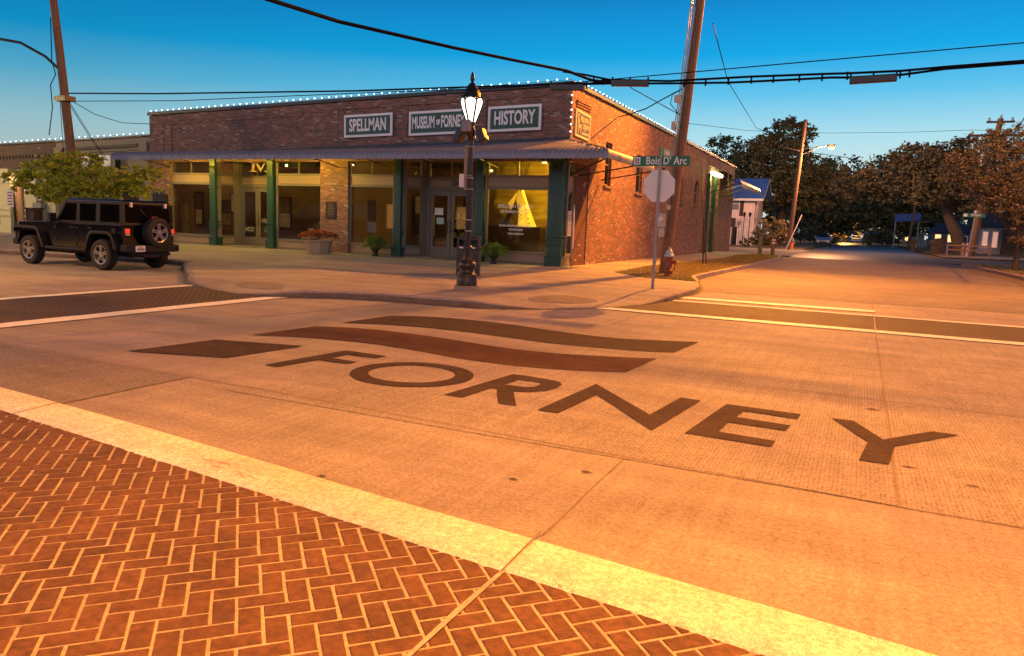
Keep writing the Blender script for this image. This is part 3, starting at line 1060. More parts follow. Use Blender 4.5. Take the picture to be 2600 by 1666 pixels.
# parapet caps
b = MB()
b.extr([(XL - .08, zs(XL, 6.02)), (XR + .08, 6.02), (XR + .08, 6.14), (XL - .08, zs(XL, 6.14))], 'y', F - .1, F + .4)
b.build('parapet_cap', M['coping'], mus)
b = MB()
b.extr([(F + .4, wz(F)), (57.6, wz(57.6)), (57.6, wz(57.6) + .10), (F + .4, wz(F) + .11)], 'x', XR - .42, XR + .09)
yy = F + .6
while yy < 57:
    b.box(XR + .02, XR + .07, yy, yy + .07, wz(yy) + .1, wz(yy) + .2, 1)
    yy += .62
b.build('parapet_cap', [M['coping_green'], M['black']], mus)
# side windows
for (a, c, z0, z1, arch) in WIN:
    w = MB()
    fx = XR - .12
    w.box(fx - .05, fx + .03, a, a + .07, z0, z1)
    w.box(fx - .05, fx + .03, c - .07, c, z0, z1)
    w.box(fx - .05, fx + .03, a + .07, c - .07, z0, z0 + .07)
    w.box(fx - .05, fx + .03, a + .07, c - .07, z1 - .07, z1)
    w.box(fx - .05, fx + .02, a + .07, c - .07, (z0 + z1) / 2 - .03, (z0 + z1) / 2 + .03)
    wo = w.build('window', M['frame'], mus)
    g = MB()
    g.box(fx - .03, fx - .02, a + .07, c - .07, z0 + .07, z1 - .07)
    g.build('pane', M['glass_dark'], wo)
    s_ = MB()
    s_.box(XR - .1, XR + .07, a - .1, c + .1, z0 - .1, z0 - .002)
    s_.build('sill', M['brick'], wo)
    if arch:
        ar = MB()
        n_ = 8
        cy_ = (a + c) / 2
        rr = (c - a) / 2
        # spandrels that round the head of the opening
        for sgn in (-1, 1):
            poly = [(cy_ + sgn * rr, z1)]
            for k in range(n_ + 1):
                t_ = math.pi / 2 * k / n_
                poly.append((cy_ + sgn * rr * math.cos(t_) * .999, z1 - rr + rr * math.sin(t_) * .999))
            ar.extr(poly, 'x', XR - .34, XR - .004)
        ar.build('arch', M['brick'], wo)
    bk = MB()
    bk.box(XR - .5, XR - .45, a - .2, c + .2, z0 - .2, z1 + .2)
    bk.build('blind', M['dark_room'], wo)
# ---- shopfront parts
ZG0, ZG1 = .56, 2.66
def bay_window(name, x0, x1, y=F + .1, mull=True, along='x'):
    """fixed shop window with base panel, band and transom light above"""
    w = MB()
    t = .075
    def bx(u0, u1, d0, d1, z0, z1, m=0):
        if along == 'x':
            w.box(u0, u1, y + d0, y + d1, z0, z1, m)
        else:
            w.box(y - d1, y - d0, u0, u1, z0, z1, m)
    for u in (x0, x1 - t):
        bx(u, u + t, -.04, .06, S, 3.72)
    for z0, z1 in ((S, S + .09), (ZG0 - .1, ZG0), (ZG1, ZG1 + .1), (3.05, 3.14)):
        bx(x0 + t, x1 - t, -.035, .055, z0, z1)
    # recessed panels with bright mouldings
    for z0, z1 in ((S + .09, ZG0 - .1), (ZG1 + .1, 3.05)):
        bx(x0 + t, x1 - t, .0, .05, z0, z1, 1)
        for (a, c, d, e) in ((x0 + t, x1 - t, z0, z0 + .022), (x0 + t, x1 - t, z1 - .022, z1), (x0 + t, x0 + t + .022, z0 + .022, z1 - .022), (x1 - t - .022, x1 - t, z0 + .022, z1 - .022)):
            bx(a, c, -.018, -.001, d, e, 2)
    if mull:
        xm = (x0 + x1) / 2
        bx(xm - .022, xm + .022, -.02, .04, 3.14, 3.72)
    o = w.build('window', [M['frame'], M['panel'], M['ledge']], mus)
    g = MB()
    if along == 'x':
        g.box(x0 + t, x1 - t, y + .01, y + .016, ZG0, ZG1)
        g.box(x0 + t, x1 - t, y + .01, y + .016, 3.14, 3.72)
    else:
        g.box(y - .016, y - .01, x0 + t, x1 - t, ZG0, ZG1)
        g.box(y - .016, y - .01, x0 + t, x1 - t, 3.14, 3.72)
    g.build('pane', M['glass'], o)
    return o
for x0, x1 in [(-27.42, -25.02), (-21.5, -19.2), (-17.88, -15.82), (-12.02, -9.62)]:
    bay_window('window', x0, x1)
bay_window('window', 23.5, 24.12, y=XR - .1, mull=False, along='y')
def column(x, y=F + .08, s=.30, corner=False):
    c = MB()
    h = s / 2
    c.box(x - h, x + h, y - h, y + h, S, 3.72)
    for z0, z1, e in ((S, .42, .05), (.42, .47, .07), (.80, .85, .03), (.98, 1.04, .05), (1.10, 1.15, .055), (2.52, 2.58, .04), (3.02, 3.06, .03)):
        c.box(x - h - e, x + h + e, y - h - e, y + h + e, z0 + .001, z1)
    c.box(x - h - .03, x + h + .03, y - h - .03, y + h + .03, .86, .97)
    z = 2.62
    while z < 3.6:
        for sg in (-1, 1):
            c.box(x + sg * (h + .012) - .012, x + sg * (h + .012) + .012, y - h * .6, y + h * .6, z, z + .035)
        c.box(x - h * .6, x + h * .6, y - h - .02, y - h, z, z + .035)
        z += .07
    for k in (-1, 1):
        c.box(x + k * .06 - .02, x + k * .06 + .02, y - h - .012, y - h, 1.2, 2.48)
    return c.build('column', M['green'], mus, bevel=.006)
for x in (-24.85, -21.72, -15.63, -12.22):
    column(x)
column(-9.32, F + .1, .5)
# recessed entries
def door_leaf(x0, x1, y, hinge):
    d = MB()
    t = .13
    d.box(x0, x0 + t, y, y + .05, S + .03, 2.6)
    d.box(x1 - t, x1, y, y + .05, S + .03, 2.6)
    d.box(x0 + t, x1 - t, y, y + .05, S + .03, .52)
    d.box(x0 + t, x1 - t, y, y + .05, 2.44, 2.6)
    o = d.build('door', M['frame'], mus)
    g = MB()
    g.box(x0 + t, x1 - t, y + .02, y + .026, .52, 2.44)
    g.build('pane', M['glass'], o)
    h = MB()
    hx = x1 - .06 if hinge < 0 else x0 + .06
    h.tube([(hx, y - .02, 1.02), (hx, y - .07, 1.06), (hx, y - .07, 1.5), (hx, y - .02, 1.54)], .014)
    h.build('handle', M['black'], o)
def entry(xa, xb, xd0, xd1, y=24.5):
    w = MB()
    # left splayed side with a narrow light
    A = Vector((xa, F + .05, 0))
    B = Vector((xd0 - .1, y, 0))
    d = (B - A).normalized()
    nrm = Vector((d.y, -d.x, 0))
    def seg(t0, t1, z0, z1, off=0, th=.06, m=0):
        P0 = A + (B - A) * t0 + nrm * off
        P1 = A + (B - A) * t1 + nrm * off
        w.add([P0 + Vector((0, 0, z0)), P1 + Vector((0, 0, z0)), P1 - nrm * th + Vector((0, 0, z0)), P0 - nrm * th + Vector((0, 0, z0)),
               P0 + Vector((0, 0, z1)), P1 + Vector((0, 0, z1)), P1 - nrm * th + Vector((0, 0, z1)), P0 - nrm * th + Vector((0, 0, z1))],
              [(0, 3, 2, 1), (4, 5, 6, 7), (0, 1, 5, 4), (1, 2, 6, 5), (2, 3, 7, 6), (3, 0, 4, 7)], m)
    seg(0, .16, S, 3.72)
    seg(.72, 1, S, 3.72)
    for z0, z1 in ((S, S + .09), (ZG0 - .1, ZG0), (ZG1, ZG1 + .1), (3.05, 3.14)):
        seg(.16, .72, z0, z1)
    seg(.16, .72, S + .09, ZG0 - .1, -.03, .03, 1)
    seg(.16, .72, ZG1 + .1, 3.05, -.03, .03, 1)
    # right return
    w.add([(xd1 + .1, y, S), (xb, F + .05, S), (xb, F + .05, 3.72), (xd1 + .1, y, 3.72)], [(0, 1, 2, 3)])
    # door frame and transom
    w.box(xd0 - .1, xd0, y - .03, y + .07, S, 3.72)
    w.box(xd1, xd1 + .1, y - .03, y + .07, S, 3.72)
    w.box(xd0, xd1, y - .03, y + .07, 2.62, 2.76)
    w.box(xd0, xd1, y - .03, y + .07, 3.02, 3.12)
    w.box(xd0, xd1, y + .01, y + .06, 2.76, 3.02, 1)
    for z in (2.765, 2.995):
        w.box(xd0, xd1, y - .012, y + .008, z, z + .02, 2)
    xm = (xd0 + xd1) / 2
    w.box(xm - .02, xm + .02, y - .02, y + .04, 3.12, 3.72)
    o = w.build('entrance', [M['frame'], M['panel'], M['ledge']], mus)
    g = MB()
    g.box(xd0, xd1, y + .02, y + .026, 3.12, 3.72)
    P0, P1 = A + (B - A) * .16 - nrm * .03, A + (B - A) * .72 - nrm * .03
    for z0, z1 in ((ZG0, ZG1), (3.14, 3.72)):
        g.add([(P0.x, P0.y, z0), (P1.x, P1.y, z0), (P1.x, P1.y, z1), (P0.x, P0.y, z1)], [(0, 1, 2, 3)])
    g.build('pane', M['glass'], o)
    th = MB()
    th.add([(xa, F - .05, S + .02), (xb, F - .05, S + .02), (xd1 + .1, y, S + .02), (xd0 - .1, y, S + .02)], [(0, 1, 2, 3)])
    th.build('threshold', M['walk'], o)
    door_leaf(xd0 + .01, xm - .012, y, -1)
    door_leaf(xm + .012, xd1 - .01, y, 1)
    return o
e1 = entry(-24.68, -21.88, -24.4, -22.62)
e2 = entry(-15.46, -12.4, -14.95, -13.15)
text_mesh('house_number', '200', .26, M['black'], (-13.85, 24.485, 2.885), (1, 0, 0), (0, 0, 1), e2, .85, .004, .004, 1.25)
# big painted letters on the left transom: a serif S curled over an M
gold = mat('gold_letter', (.72, .58, .30), .5)
b = MB()
def stroke(pts, y, th=.006, m=0):
    n_ = len(pts)
    b.add([(x, y, z) for x, z in pts] + [(x, y + th, z) for x, z in pts], [tuple(range(n_)), tuple(range(n_, 2 * n_))[::-1]], m)
yM = 24.47
stroke([(-23.95, 3.27), (-23.55, 3.27), (-23.55, 3.31), (-23.68, 3.33), (-23.62, 3.72), (-23.78, 3.72), (-23.82, 3.33), (-23.95, 3.31)], yM)
stroke([(-23.68, 3.72), (-23.50, 3.72), (-23.30, 3.42), (-23.10, 3.72), (-22.98, 3.72), (-23.32, 3.26)], yM)
stroke([(-23.10, 3.27), (-22.70, 3.27), (-22.70, 3.31), (-22.82, 3.33), (-22.92, 3.72), (-23.02, 3.72), (-22.96, 3.33), (-23.10, 3.31)], yM)
b.build('transom_letters', gold, e1)
# ---- awning, corrugated metal, wrapping the corner
PR = [(0, 1.0, 0), (.45, .745, 0), (.9, .49, 0), (1.35, .235, 0), (1.72, .04, .0), (1.88, 0, -.045), (1.97, 0, -.12), (2.0, 0, -.22), (1.99, 0, -.33)]
ZLOW = 3.83
def ztop(x):
    return 4.30 + .025 * (min(x, XR) - XR)
b = MB()
per, amp = .15, .017
cols_ = []
u = XL + .1
us = []
while u < XR + 2.02:
    us.append(u)
    u += per / 4
for i, u in enumerate(us):
    for (d, k, dz) in PR:
        x = u
        lo = XL + .3 - .35 * d
        hi = XR + d
        t_ = (u - us[0]) / (us[-1] - us[0])
        x = min(max(u, lo), hi)
        z = ZLOW + k * (ztop(x) - ZLOW) + dz + amp * math.sin(2 * math.pi * i / 4)
        dd = d + (amp * math.sin(2 * math.pi * i / 4) if dz < -.04 else 0)
        b.v.append((x, F - dd - .06, z))
K = len(PR)
for i in range(len(us) - 1):
    for k in range(K - 1):
        q = [i * K + k, (i + 1) * K + k, (i + 1) * K + k + 1, i * K + k + 1]
        if (Vector(b.v[q[0]]) - Vector(b.v[q[1]])).length < 1e-4 and (Vector(b.v[q[3]]) - Vector(b.v[q[2]])).length < 1e-4:
            continue
        b.f.append(q)
        b.m.append(0)
        b.sm.append(True)
aw = b.build('awning', M['awning'], mus, fixn=False)
b = MB()
vs_ = []
u = F - 2.0
i = 0
us = []
while u < 26.75:
    us.append(u)
    u += per / 4
for i, u in enumerate(us):
    for (d, k, dz) in PR:
        y_ = max(u, F - d)
        y_ = min(y_, 26.7 + .1 * d)
        z = ZLOW + k * (4.30 - ZLOW) + dz + amp * math.sin(2 * math.pi * i / 4)
        dd = d + (amp * math.sin(2 * math.pi * i / 4) if dz < -.04 else 0)
        b.v.append((XR + dd + .0, y_ - .06, z))
for i in range(len(us) - 1):
    for k in range(K - 1):
        q = [i * K + k, (i + 1) * K + k, (i + 1) * K + k + 1, i * K + k + 1]
        if (Vector(b.v[q[0]]) - Vector(b.v[q[1]])).length < 1e-4 and (Vector(b.v[q[3]]) - Vector(b.v[q[2]])).length < 1e-4:
            continue
        b.f.append(q)
        b.m.append(0)
        b.sm.append(True)
b.build('awning_return', M['awning'], mus, fixn=False)
b = MB()
b.box(XL + .2, XR - .02, F - .1, F - .01, 4.32 - .5, 4.32 - .42)
for k in range(9):
    x = XL + 1.2 + k * 2.25
    b.bar((x, F - .03, 2.98 + .4), (x, F - 1.85, 3.62), .035)
    b.bar((x, F - .03, 3.72), (x, F - 1.9, 3.68), .03)
b.bar((XL, F - 1.95, 3.54), (XR + 1.9, F - 1.95, 3.54), .03)
b.bar((XR + 1.93, F - 1.9, 3.54), (XR + 1.93, 26.7, 3.54), .03)
for y_ in (24.3, 26.6):
    b.bar((XR + .02, y_, 3.2), (XR + 1.9, y_, 3.52), .04)
b.bar((XR + .02, F + .2, 3.2), (XR + 1.85, F - 1.8, 3.52), .04)
b.build('awning_bracket', M['black'], mus)
# flashing where the awning meets the wall
b = MB()
b.extr([(XL + .2, zs(XL, 4.32)), (XR + .02, 4.30), (XR + .02, 4.37), (XL + .2, zs(XL, 4.39))], 'y', F - .11, F - .052)
b.build('flashing', M['coping'], mus)
# ---- back door bay on the side street, with its own little awning and light
b = MB()
dx = XR - .3
b.box(dx - .1, dx, DOOR[0], DOOR[1], 2.75, 3.0)
for y_ in (DOOR[0], 48.55, 50.1, DOOR[1] - .12):
    b.box(dx - .08, dx + .03, y_, y_ + .12, S, DOOR[3])
b.box(dx - .05, dx, DOOR[0], 48.55, S, .7)
b.box(dx - .05, dx, 50.2, DOOR[1], S, .7)
o = b.build('side_entrance', M['frame'], mus)
g = MB()
g.box(dx - .03, dx - .02, DOOR[0], DOOR[1], S, DOOR[3])
g.build('pane', M['glass_dark'], o)
for y_ in (47.3, 49.4):
    c = MB()
    c.box(XR - .02, XR + .16, y_ - .09, y_ + .09, S, 5.0)
    c.box(XR - .03, XR + .2, y_ - .13, y_ + .13, S + .001, .5)
    c.box(XR - .03, XR + .2, y_ - .13, y_ + .13, .9, 1.05)
    c.build('column', M['green'], mus)
sa = MB()
P = [(0, 5.55), (.9, 5.15), (1.7, 4.78), (1.95, 4.62), (2.08, 4.42), (2.1, 4.2)]
for (a, c) in zip(P[:-1], P[1:]):
    sa.add([(XR + a[0], 47, a[1]), (XR + c[0], 47, c[1]), (XR + c[0], 56.5, c[1]), (XR + a[0], 56.5, a[1])], [(0, 1, 2, 3)])
    sa.add([(XR + a[0], 47, a[1] - .03), (XR + c[0], 47, c[1] - .03), (XR + c[0], 56.5, c[1] - .03), (XR + a[0], 56.5, a[1] - .03)], [(3, 2, 1, 0)])
sa.build('side_awning', mat('green_metal', (.05, .075, .065), .4, metal=.3), mus)
sb = MB()
for y_ in (47.2, 51.5, 56.2):
    sb.bar((XR, y_, 3.75), (XR + 1.95, y_, 4.45), .05)
    sb.bar((XR, y_, 4.1), (XR + 1.75, y_, 4.7), .04)
    sb.bar((XR + .6, y_, 4.0), (XR + .5, y_, 5.3), .035)
sb.bar((XR + 1.95, 47.2, 4.4), (XR + 1.95, 56.2, 4.4), .04)
sb.bar((XR + 1.0, 47.2, 4.8), (XR + 1.0, 56.2, 4.8), .04)
sb.build('side_awning_bracket', M['black'], mus)
wl = MB()
for y_ in (48.3, 49.3, 50.3):
    wl.box(XR + .02, XR + .30, y_ - .38, y_ + .38, 4.98, 5.16)
wl.build('wall_light', mat('lit_fixture', (1, .9, .6), .4, emis=(1, .86, .42), estr=14), mus)
lamp('side_door_light', (XR + .55, 49.2, 4.85), 210, (1, .72, .16), .12)
# ---- interior rooms behind the shopfronts
b = MB()
b.box(XL + .3, XR - .36, F + .3, 32, .05, .14, 1)
b.box(XL + .3, XR - .36, 29.7, 29.9, .14, 3.9)
b.box(XL + .3, XR - .36, F + .3, 32, 3.9, 3.95, 2)
b.box(-18.7, -18.4, F + .4, 31.8, .14, 3.9)
b.box(XR - .4, XR - .36, 25.4, 31.8, .14, 3.9, 2)
b.box(XL + .31, XL + .36, F + .36, 29.7, .14, 3.9)
b.build('interior', [M['room_wall'], M['room_floor'], M['dark_room']], mus)
frame_m = mat('frame_black', (.03, .025, .02), .5)
print_ms = [mat('print_pale', (.55, .45, .32), .7, var=.5, vscale=3), mat('print_sepia', (.30, .18, .09), .7, var=.6, vscale=4), mat('print_dark', (.10, .07, .05), .7, var=.5, vscale=3)]
def exhibit(x0, x1, y, z0, z1, k, label):
    o = empty('exhibit_board', ((x0 + x1) / 2, y, z0), label, 'exhibit board', 'framed exhibits inside the museum')
    b = MB()
    b.box(x0, x1, y, y + .05, z0, z1)
    b.build('frame', frame_m, o)
    n_ = 2 if z1 - z0 > 1.2 else 1
    for i in range(n_):
        h_ = (z1 - z0 - .08) / n_
        b = MB()
        b.box(x0 + .06, x1 - .06, y - .012, y - .001, z0 + .06 + i * h_, z0 + .02 + (i + 1) * h_)
        b.build('print', print_ms[(k + i) % 3], o)
    return o
for (x0, x1, y, z0, z1, k, lab) in [(-28.0, -27.5, 25.2, .9, 2.4, 0, 'framed prints at the far left inside the leftmost museum window'), (-27.2, -26.4, 26.0, .9, 2.1, 1, 'wide framed print in the middle of the leftmost museum window'),
                                    (-26.0, -25.5, 25.4, .7, 2.4, 2, 'narrow standing board behind the leftmost green column'), (-24.3, -23.2, 26.2, .9, 2.3, 0, 'pale framed prints behind the left-hand doors'),
                                    (-22.6, -21.8, 27.5, .8, 2.6, 1, 'sepia framed board behind the gallery window, left part'), (-21.2, -20.2, 28.6, 1.2, 2.5, 0, 'pale framed print behind the white chairs'),
                                    (-18.2, -17.5, 28.5, .9, 2.6, 2, 'dark framed board in the window right of the brick pier'), (-17.1, -16.4, 27.4, .8, 1.9, 0, 'pale framed print beside the fern window'), (-16.0, -15.3, 29.3, 1.7, 3.0, 1, 'sepia framed print high behind the numbered doors')]:
    exhibit(x0, x1, y, z0, z1, k, lab)
# backdrop of the shop window display: a painted plain with lodges
skyy = bpy.data.materials.new('backdrop_paint')
skyy.use_nodes = True
t = skyy.node_tree
bs = t.nodes['Principled BSDF']
co = nn('ShaderNodeTexCoord', t)
nz = nn('ShaderNodeTexNoise', t)
nz.inputs['Scale'].default_value = 1.3
mp = nn('ShaderNodeMapping', t)
mp.inputs['Scale'].default_value = (.5, 1, 4)
t.links.new(co.outputs['Object'], mp.inputs[0])
t.links.new(mp.outputs[0], nz.inputs['Vector'])
rp = nn('ShaderNodeValToRGB', t)
rp.color_ramp.elements[0].color = (.24, .16, .035, 1)
rp.color_ramp.elements[0].position = .35
rp.color_ramp.elements[1].color = (.46, .36, .08, 1)
rp.color_ramp.elements[1].position = .65
t.links.new(nz.outputs['Fac'], rp.inputs[0])
t.links.new(rp.outputs[0], bs.inputs['Base Color'])
bs.inputs['Roughness'].default_value = .9
bd = empty('display_backdrop', (-11.6, 26.6, .14), 'painted amber backdrop of distant lodges over brown panelling behind the corner window', 'backdrop')
b = MB()
b.box(-14.2, -9.4, 26.6, 26.65, 1.42, 3.85)
b.build('painted_panel', skyy, bd)
b = MB()
b.box(-14.2, -9.4, 26.52, 26.65, .14, 1.419)
for x in (-13.9, -13.3, -12.7, -12.1, -11.5, -10.9, -10.3):
    for z0, z1 in ((.3, .75), (.85, 1.25)):
        b.box(x, x + .38, 26.49, 26.519, z0, z1, 1)
b.build('panelling', [mat('brown_panel', (.20, .10, .045), .6), mat('panel_inset', (.12, .055, .025), .6)], bd)
b = MB()
for cx_, w_, zt_, m_ in ((-13.35, .85, 2.28, 0), (-10.75, .5, 2.0, 1), (-10.05, .95, 2.4, 2)):
    b.add([(cx_ - w_ / 2, 26.585, 1.43), (cx_ + w_ / 2, 26.585, 1.43), (cx_ + .03, 26.585, zt_), (cx_ - .03, 26.585, zt_)], [(0, 1, 2, 3)], 0)
    for k in range(-3, 4):
        b.add([(cx_ - .008, 26.582, zt_ - .02), (cx_ + .008, 26.582, zt_ - .02), (cx_ + k * .07 + .008, 26.582, zt_ + .38), (cx_ + k * .07 - .008, 26.582, zt_ + .38)], [(0, 1, 2, 3)], 1)
b.build('painted_lodges', [mat('lodge_paint', (.42, .26, .09), .9), mat('pole_paint', (.12, .06, .02), .9)], bd)
# standing canvas tipi
tp = empty('tipi_model', (-11.75, 25.7, .14), 'tall cream canvas tipi with poles lit yellow in the corner window', 'tipi')
b = MB()
b.box(-12.9, -10.6, 25.0, 26.45, .14, 1.4)
b.build('plinth', mat('plinth_dark', (.05, .03, .02), .7), tp)
b = MB()
n_ = 40
c0 = (-11.75, 25.7)
for k in range(n_):
    a = 2 * math.pi * k / n_
    w_ = 1 + .035 * math.sin(a * 9)
    b.v.append((c0[0] + .66 * w_ * math.cos(a), c0[1] + .60 * w_ * math.sin(a), 1.40))
    b.v.append((c0[0] + .36 * w_ * math.cos(a), c0[1] + .33 * w_ * math.sin(a), 2.1))
    b.v.append((c0[0] + .035 + .06 * math.cos(a), c0[1] + .05 * math.sin(a), 2.85))
for k in range(n_):
    j = (k + 1) % n_
    b.f += [[3 * k, 3 * j, 3 * j + 1, 3 * k + 1], [3 * k + 1, 3 * j + 1, 3 * j + 2, 3 * k + 2]]
    b.m += [0, 0]
    b.sm += [False, False]
# the street-left half gets a darker colour that paints in its shaded side
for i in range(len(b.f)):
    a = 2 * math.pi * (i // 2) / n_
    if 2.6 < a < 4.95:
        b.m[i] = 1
b.build('canvas', [mat('canvas', (.92, .82, .48), .8, var=.1, vscale=14), mat('shaded_canvas', (.12, .075, .03), .9, var=.3, vscale=6)], tp)
b = MB()
def cone_pt(a, t_, off=.012):
    r0, r1 = (.66, .36) if t_ < .483 else (.36, .06)
    z0, z1 = (1.40, 2.1) if t_ < .483 else (2.1, 2.85)
    tt = t_ / .483 if t_ < .483 else (t_ - .483) / .517
    r = r0 + (r1 - r0) * tt + off
    return (c0[0] + r * 1.03 * math.cos(a) + (.035 * tt if t_ > .483 else 0), c0[1] + r * .95 * math.sin(a), z0 + (z1 - z0) * tt)
for k in range(9):       # dark streaks fanning out from the door flap
    t0 = .10 + k * .085
    w_ = .018 + .004 * (k % 3)
    a0, a1 = 4.97, 5.36 - k * .02
    b.add([cone_pt(a0, t0), cone_pt(a1, t0 + .13), cone_pt(a1, t0 + .13 + w_), cone_pt(a0, t0 + w_)], [(0, 1, 2, 3)])
for k in range(6):       # dark marks down the right side
    t0 = .08 + k * .12
    b.add([cone_pt(5.62, t0), cone_pt(5.84, t0 + .01), cone_pt(5.84, t0 + .025), cone_pt(5.62, t0 + .02)], [(0, 1, 2, 3)])
    b.add([cone_pt(5.52, t0 + .05), cone_pt(5.55, t0 + .05), cone_pt(5.55, t0 + .10), cone_pt(5.52, t0 + .10)], [(0, 1, 2, 3)])
for k in range(4):
    b.add([cone_pt(5.0 + k * .16, .60), cone_pt(5.03 + k * .16, .60), cone_pt(5.15 + k * .13, .97), cone_pt(5.12 + k * .13, .97)], [(0, 1, 2, 3)])
b.build('dark_streaks', mat('streak_dark', (.07, .045, .02), .9), tp, fixn=False)
b = MB()
for k in range(12):
    a = 2 * math.pi * k / 12
    b.tube([(c0[0] + .03 - .05 * math.cos(a), c0[1] - .05 * math.sin(a), 2.7), (c0[0] + .05 - .26 * math.cos(a), c0[1] - .24 * math.sin(a), 3.75)], .012, 5)
b.add([(c0[0] + .0, c0[1] - .13, 2.78), (c0[0] + .42, c0[1] - .38, 2.28), (c0[0] + .12, c0[1] - .48, 2.0), (c0[0] - .02, c0[1] - .3, 2.4)], [(0, 1, 2, 3)], 1)
b.add([(c0[0] - .02, c0[1] - .14, 2.74), (c0[0] - .30, c0[1] - .42, 2.25), (c0[0] - .14, c0[1] - .5, 1.95), (c0[0] - .04, c0[1] - .3, 2.4)], [(0, 1, 2, 3)], 1)
for k in range(5):
    z = 1.55 + k * .12
    b.tube([(c0[0] - .10, c0[1] - .55 + k * .035, z), (c0[0] + .03, c0[1] - .57 + k * .035, z + .01)], .007, 4)
b.build('poles', [M['wood_dark'], mat('canvas_flap', (.85, .70, .38), .8)], tp)
lamp('display_light', (-9.9, 24.9, 3.3), 620, (1, .60, .04), .05)
fx = MB()
fx.box(-12.62, -12.5, 24.7, 24.82, 3.35, 3.42)
fx.box(-10.5, -10.36, 24.7, 24.8, 3.66, 3.72)
fx.build('track_light', mat('track_lit', (1, .8, .5), .4, emis=(1, .75, .35), estr=5), mus)
lamp('gallery_light', (-14.3, 27.4, 3.84), 90, (1, .6, .09), .04)
for gx in (-26.3, -20.4, -16.9):
    lamp('picture_light', (gx, 24.3, 3.84), 26, (1, .58, .28), .03)
lamp('lobby_light', (-21.0, 27.2, 3.84), 50, (1, .55, .25), .04)
lamp('lobby_light', (-26.4, 27.2, 3.84), 50, (1, .5, .2), .04)
# shelves with souvenirs behind the right-hand doors
sh = empty('souvenir_shelf', (-14.2, 28.0, .14), 'low lit shelf crowded with small souvenirs seen through the right-hand doors', 'shelf')
b = MB()
for z in (.75, 1.15, 1.55):
    b.box(-16.0, -13.2, 28.0, 28.4, z, z + .04)
b.box(-16.0, -15.95, 28, 28.4, .14, 1.6)
b.box(-13.25, -13.2, 28, 28.4, .14, 1.6)
b.build('rack', M['wood_dark'], sh)
b = MB()
for z in (.79, 1.19, 1.59):
    x = -15.9
    while x < -13.3:
        w_, h_ = rnd.uniform(.05, .16), rnd.uniform(.08, .3)
        b.box(x, x + w_, 28.02, 28.2, z, z + h_, rnd.randrange(4))
        x += w_ + rnd.uniform(.01, .08)
b.build('souvenirs', [mat('item_cream', (.7, .6, .3), .6), mat('item_dark', (.1, .06, .03), .6), mat('item_yellow', (.75, .6, .1), .5), mat('item_green', (.2, .3, .15), .6)], sh)
# chairs and easel in the left-hand gallery
def chair(loc, label):
    c = empty('chair', loc, label, 'chair', 'white chairs in the gallery window')
    x, y, z = loc
    m_ = M['white']
    a = MB()
    a.box(x - .22, x + .22, y - .22, y + .22, z + .43, z + .47)
    a.build('seat', m_, c)
    a = MB()
    a.box(x - .22, x + .22, y + .19, y + .22, z + .80, z + .86)
    for k in range(5):
        a.box(x - .2 + k * .1 - .015, x - .2 + k * .1 + .015, y + .19, y + .215, z + .47, z + .80)
    a.build('backrest', m_, c)
    for sx_ in (-1, 1):
        for sy_ in (-1, 1):
            a = MB()
            a.bar((x + sx_ * .2, y + sy_ * .2, z), (x + sx_ * .2, y + sy_ * .2, z + .43), .035)
            a.build('leg', m_, c)
    return c
chair((-20.75, 24.5, .14), 'white slatted chair at the left side of the gallery window')
chair((-19.85, 25.1, .14), 'white slatted chair nearest the brick pier, behind the flower planter')
es = empty('easel', (-20.25, 24.6, .14), 'pale wooden easel between the two white chairs', 'easel')
b = MB()
b.bar((-20.42, 24.5, .14), (-20.28, 24.6, 1.3), .05)
b.bar((-20.05, 24.5, .14), (-20.2, 24.6, 1.3), .05)
b.bar((-20.24, 25.0, .14), (-20.24, 24.62, 1.3), .04)
b.build('frame', mat('pale_wood', (.4, .26, .14), .6), es)
b = MB()
b.box(-20.45, -20.03, 24.44, 24.47, .75, 1.2)
b.build('board', M['room_wall'], es)
tb = empty('gallery_table', (-19.9, 25.6, .14), 'dark table behind the white chairs in the gallery window', 'table')
b = MB()
b.box(-20.9, -19.3, 25.4, 26.1, .85, .9)
b.build('table_top', M['wood_dark'], tb)
for x in (-20.8, -19.4):
    b = MB()
    b.box(x - .04, x + .04, 25.5, 26.0, .14, .85)
    b.build('leg', M['wood_dark'], tb)
# notices on glass
def notice(name, x0, x1, y, z0, z1, m, label, cat, lines=None, lm=None, rot=0):
    o = empty(name, ((x0 + x1) / 2, y, (z0 + z1) / 2), label, cat)
    b = MB()
    b.box(x0, x1, y, y + .006, z0, z1)
    b.build('sheet', m, o)
    if lines:
        for (tx, sz, dx_, dz_, bold) in lines:
            text_mesh('lettering', tx, sz, lm, ((x0 + x1) / 2 + dx_, y - .003, (z0 + z1) / 2 + dz_), (1, 0, 0), (0, 0, 1), o, .85, .0015, bold)
    return o
cream = mat('cream_ink', (.72, .66, .50), .5)
blk = mat('black_sheet', (.012, .011, .011), .5)
notice('door_notice', -24.22, -23.72, 24.478, .62, 1.02, blk, 'black notice with cream lettering low on the left leaf of the left-hand doors', 'notice',
       [('SPELLMAN', .10, .06, .08, .001), ('MUSEUM', .10, .06, -.03, .001), ('SM', .2, -.17, -.0, .002)], cream)
notice('door_notice', -23.25, -22.78, 24.478, .62, 1.02, blk, 'black notice with two cream lines low on the right leaf of the left-hand doors', 'notice', [('FORNEY', .07, 0, .05, 0), ('HISTORY', .07, 0, -.05, 0)], cream)
notice('door_poster', -14.72, -14.36, 24.478, 1.72, 1.98, M['white'], 'tilted white poster taped high on the left leaf of the numbered doors', 'poster')
notice('door_poster', -14.64, -14.32, 24.478, 1.38, 1.62, mat('mint', (.35, .55, .45), .6), 'pale green poster below the white one on the numbered doors', 'poster')
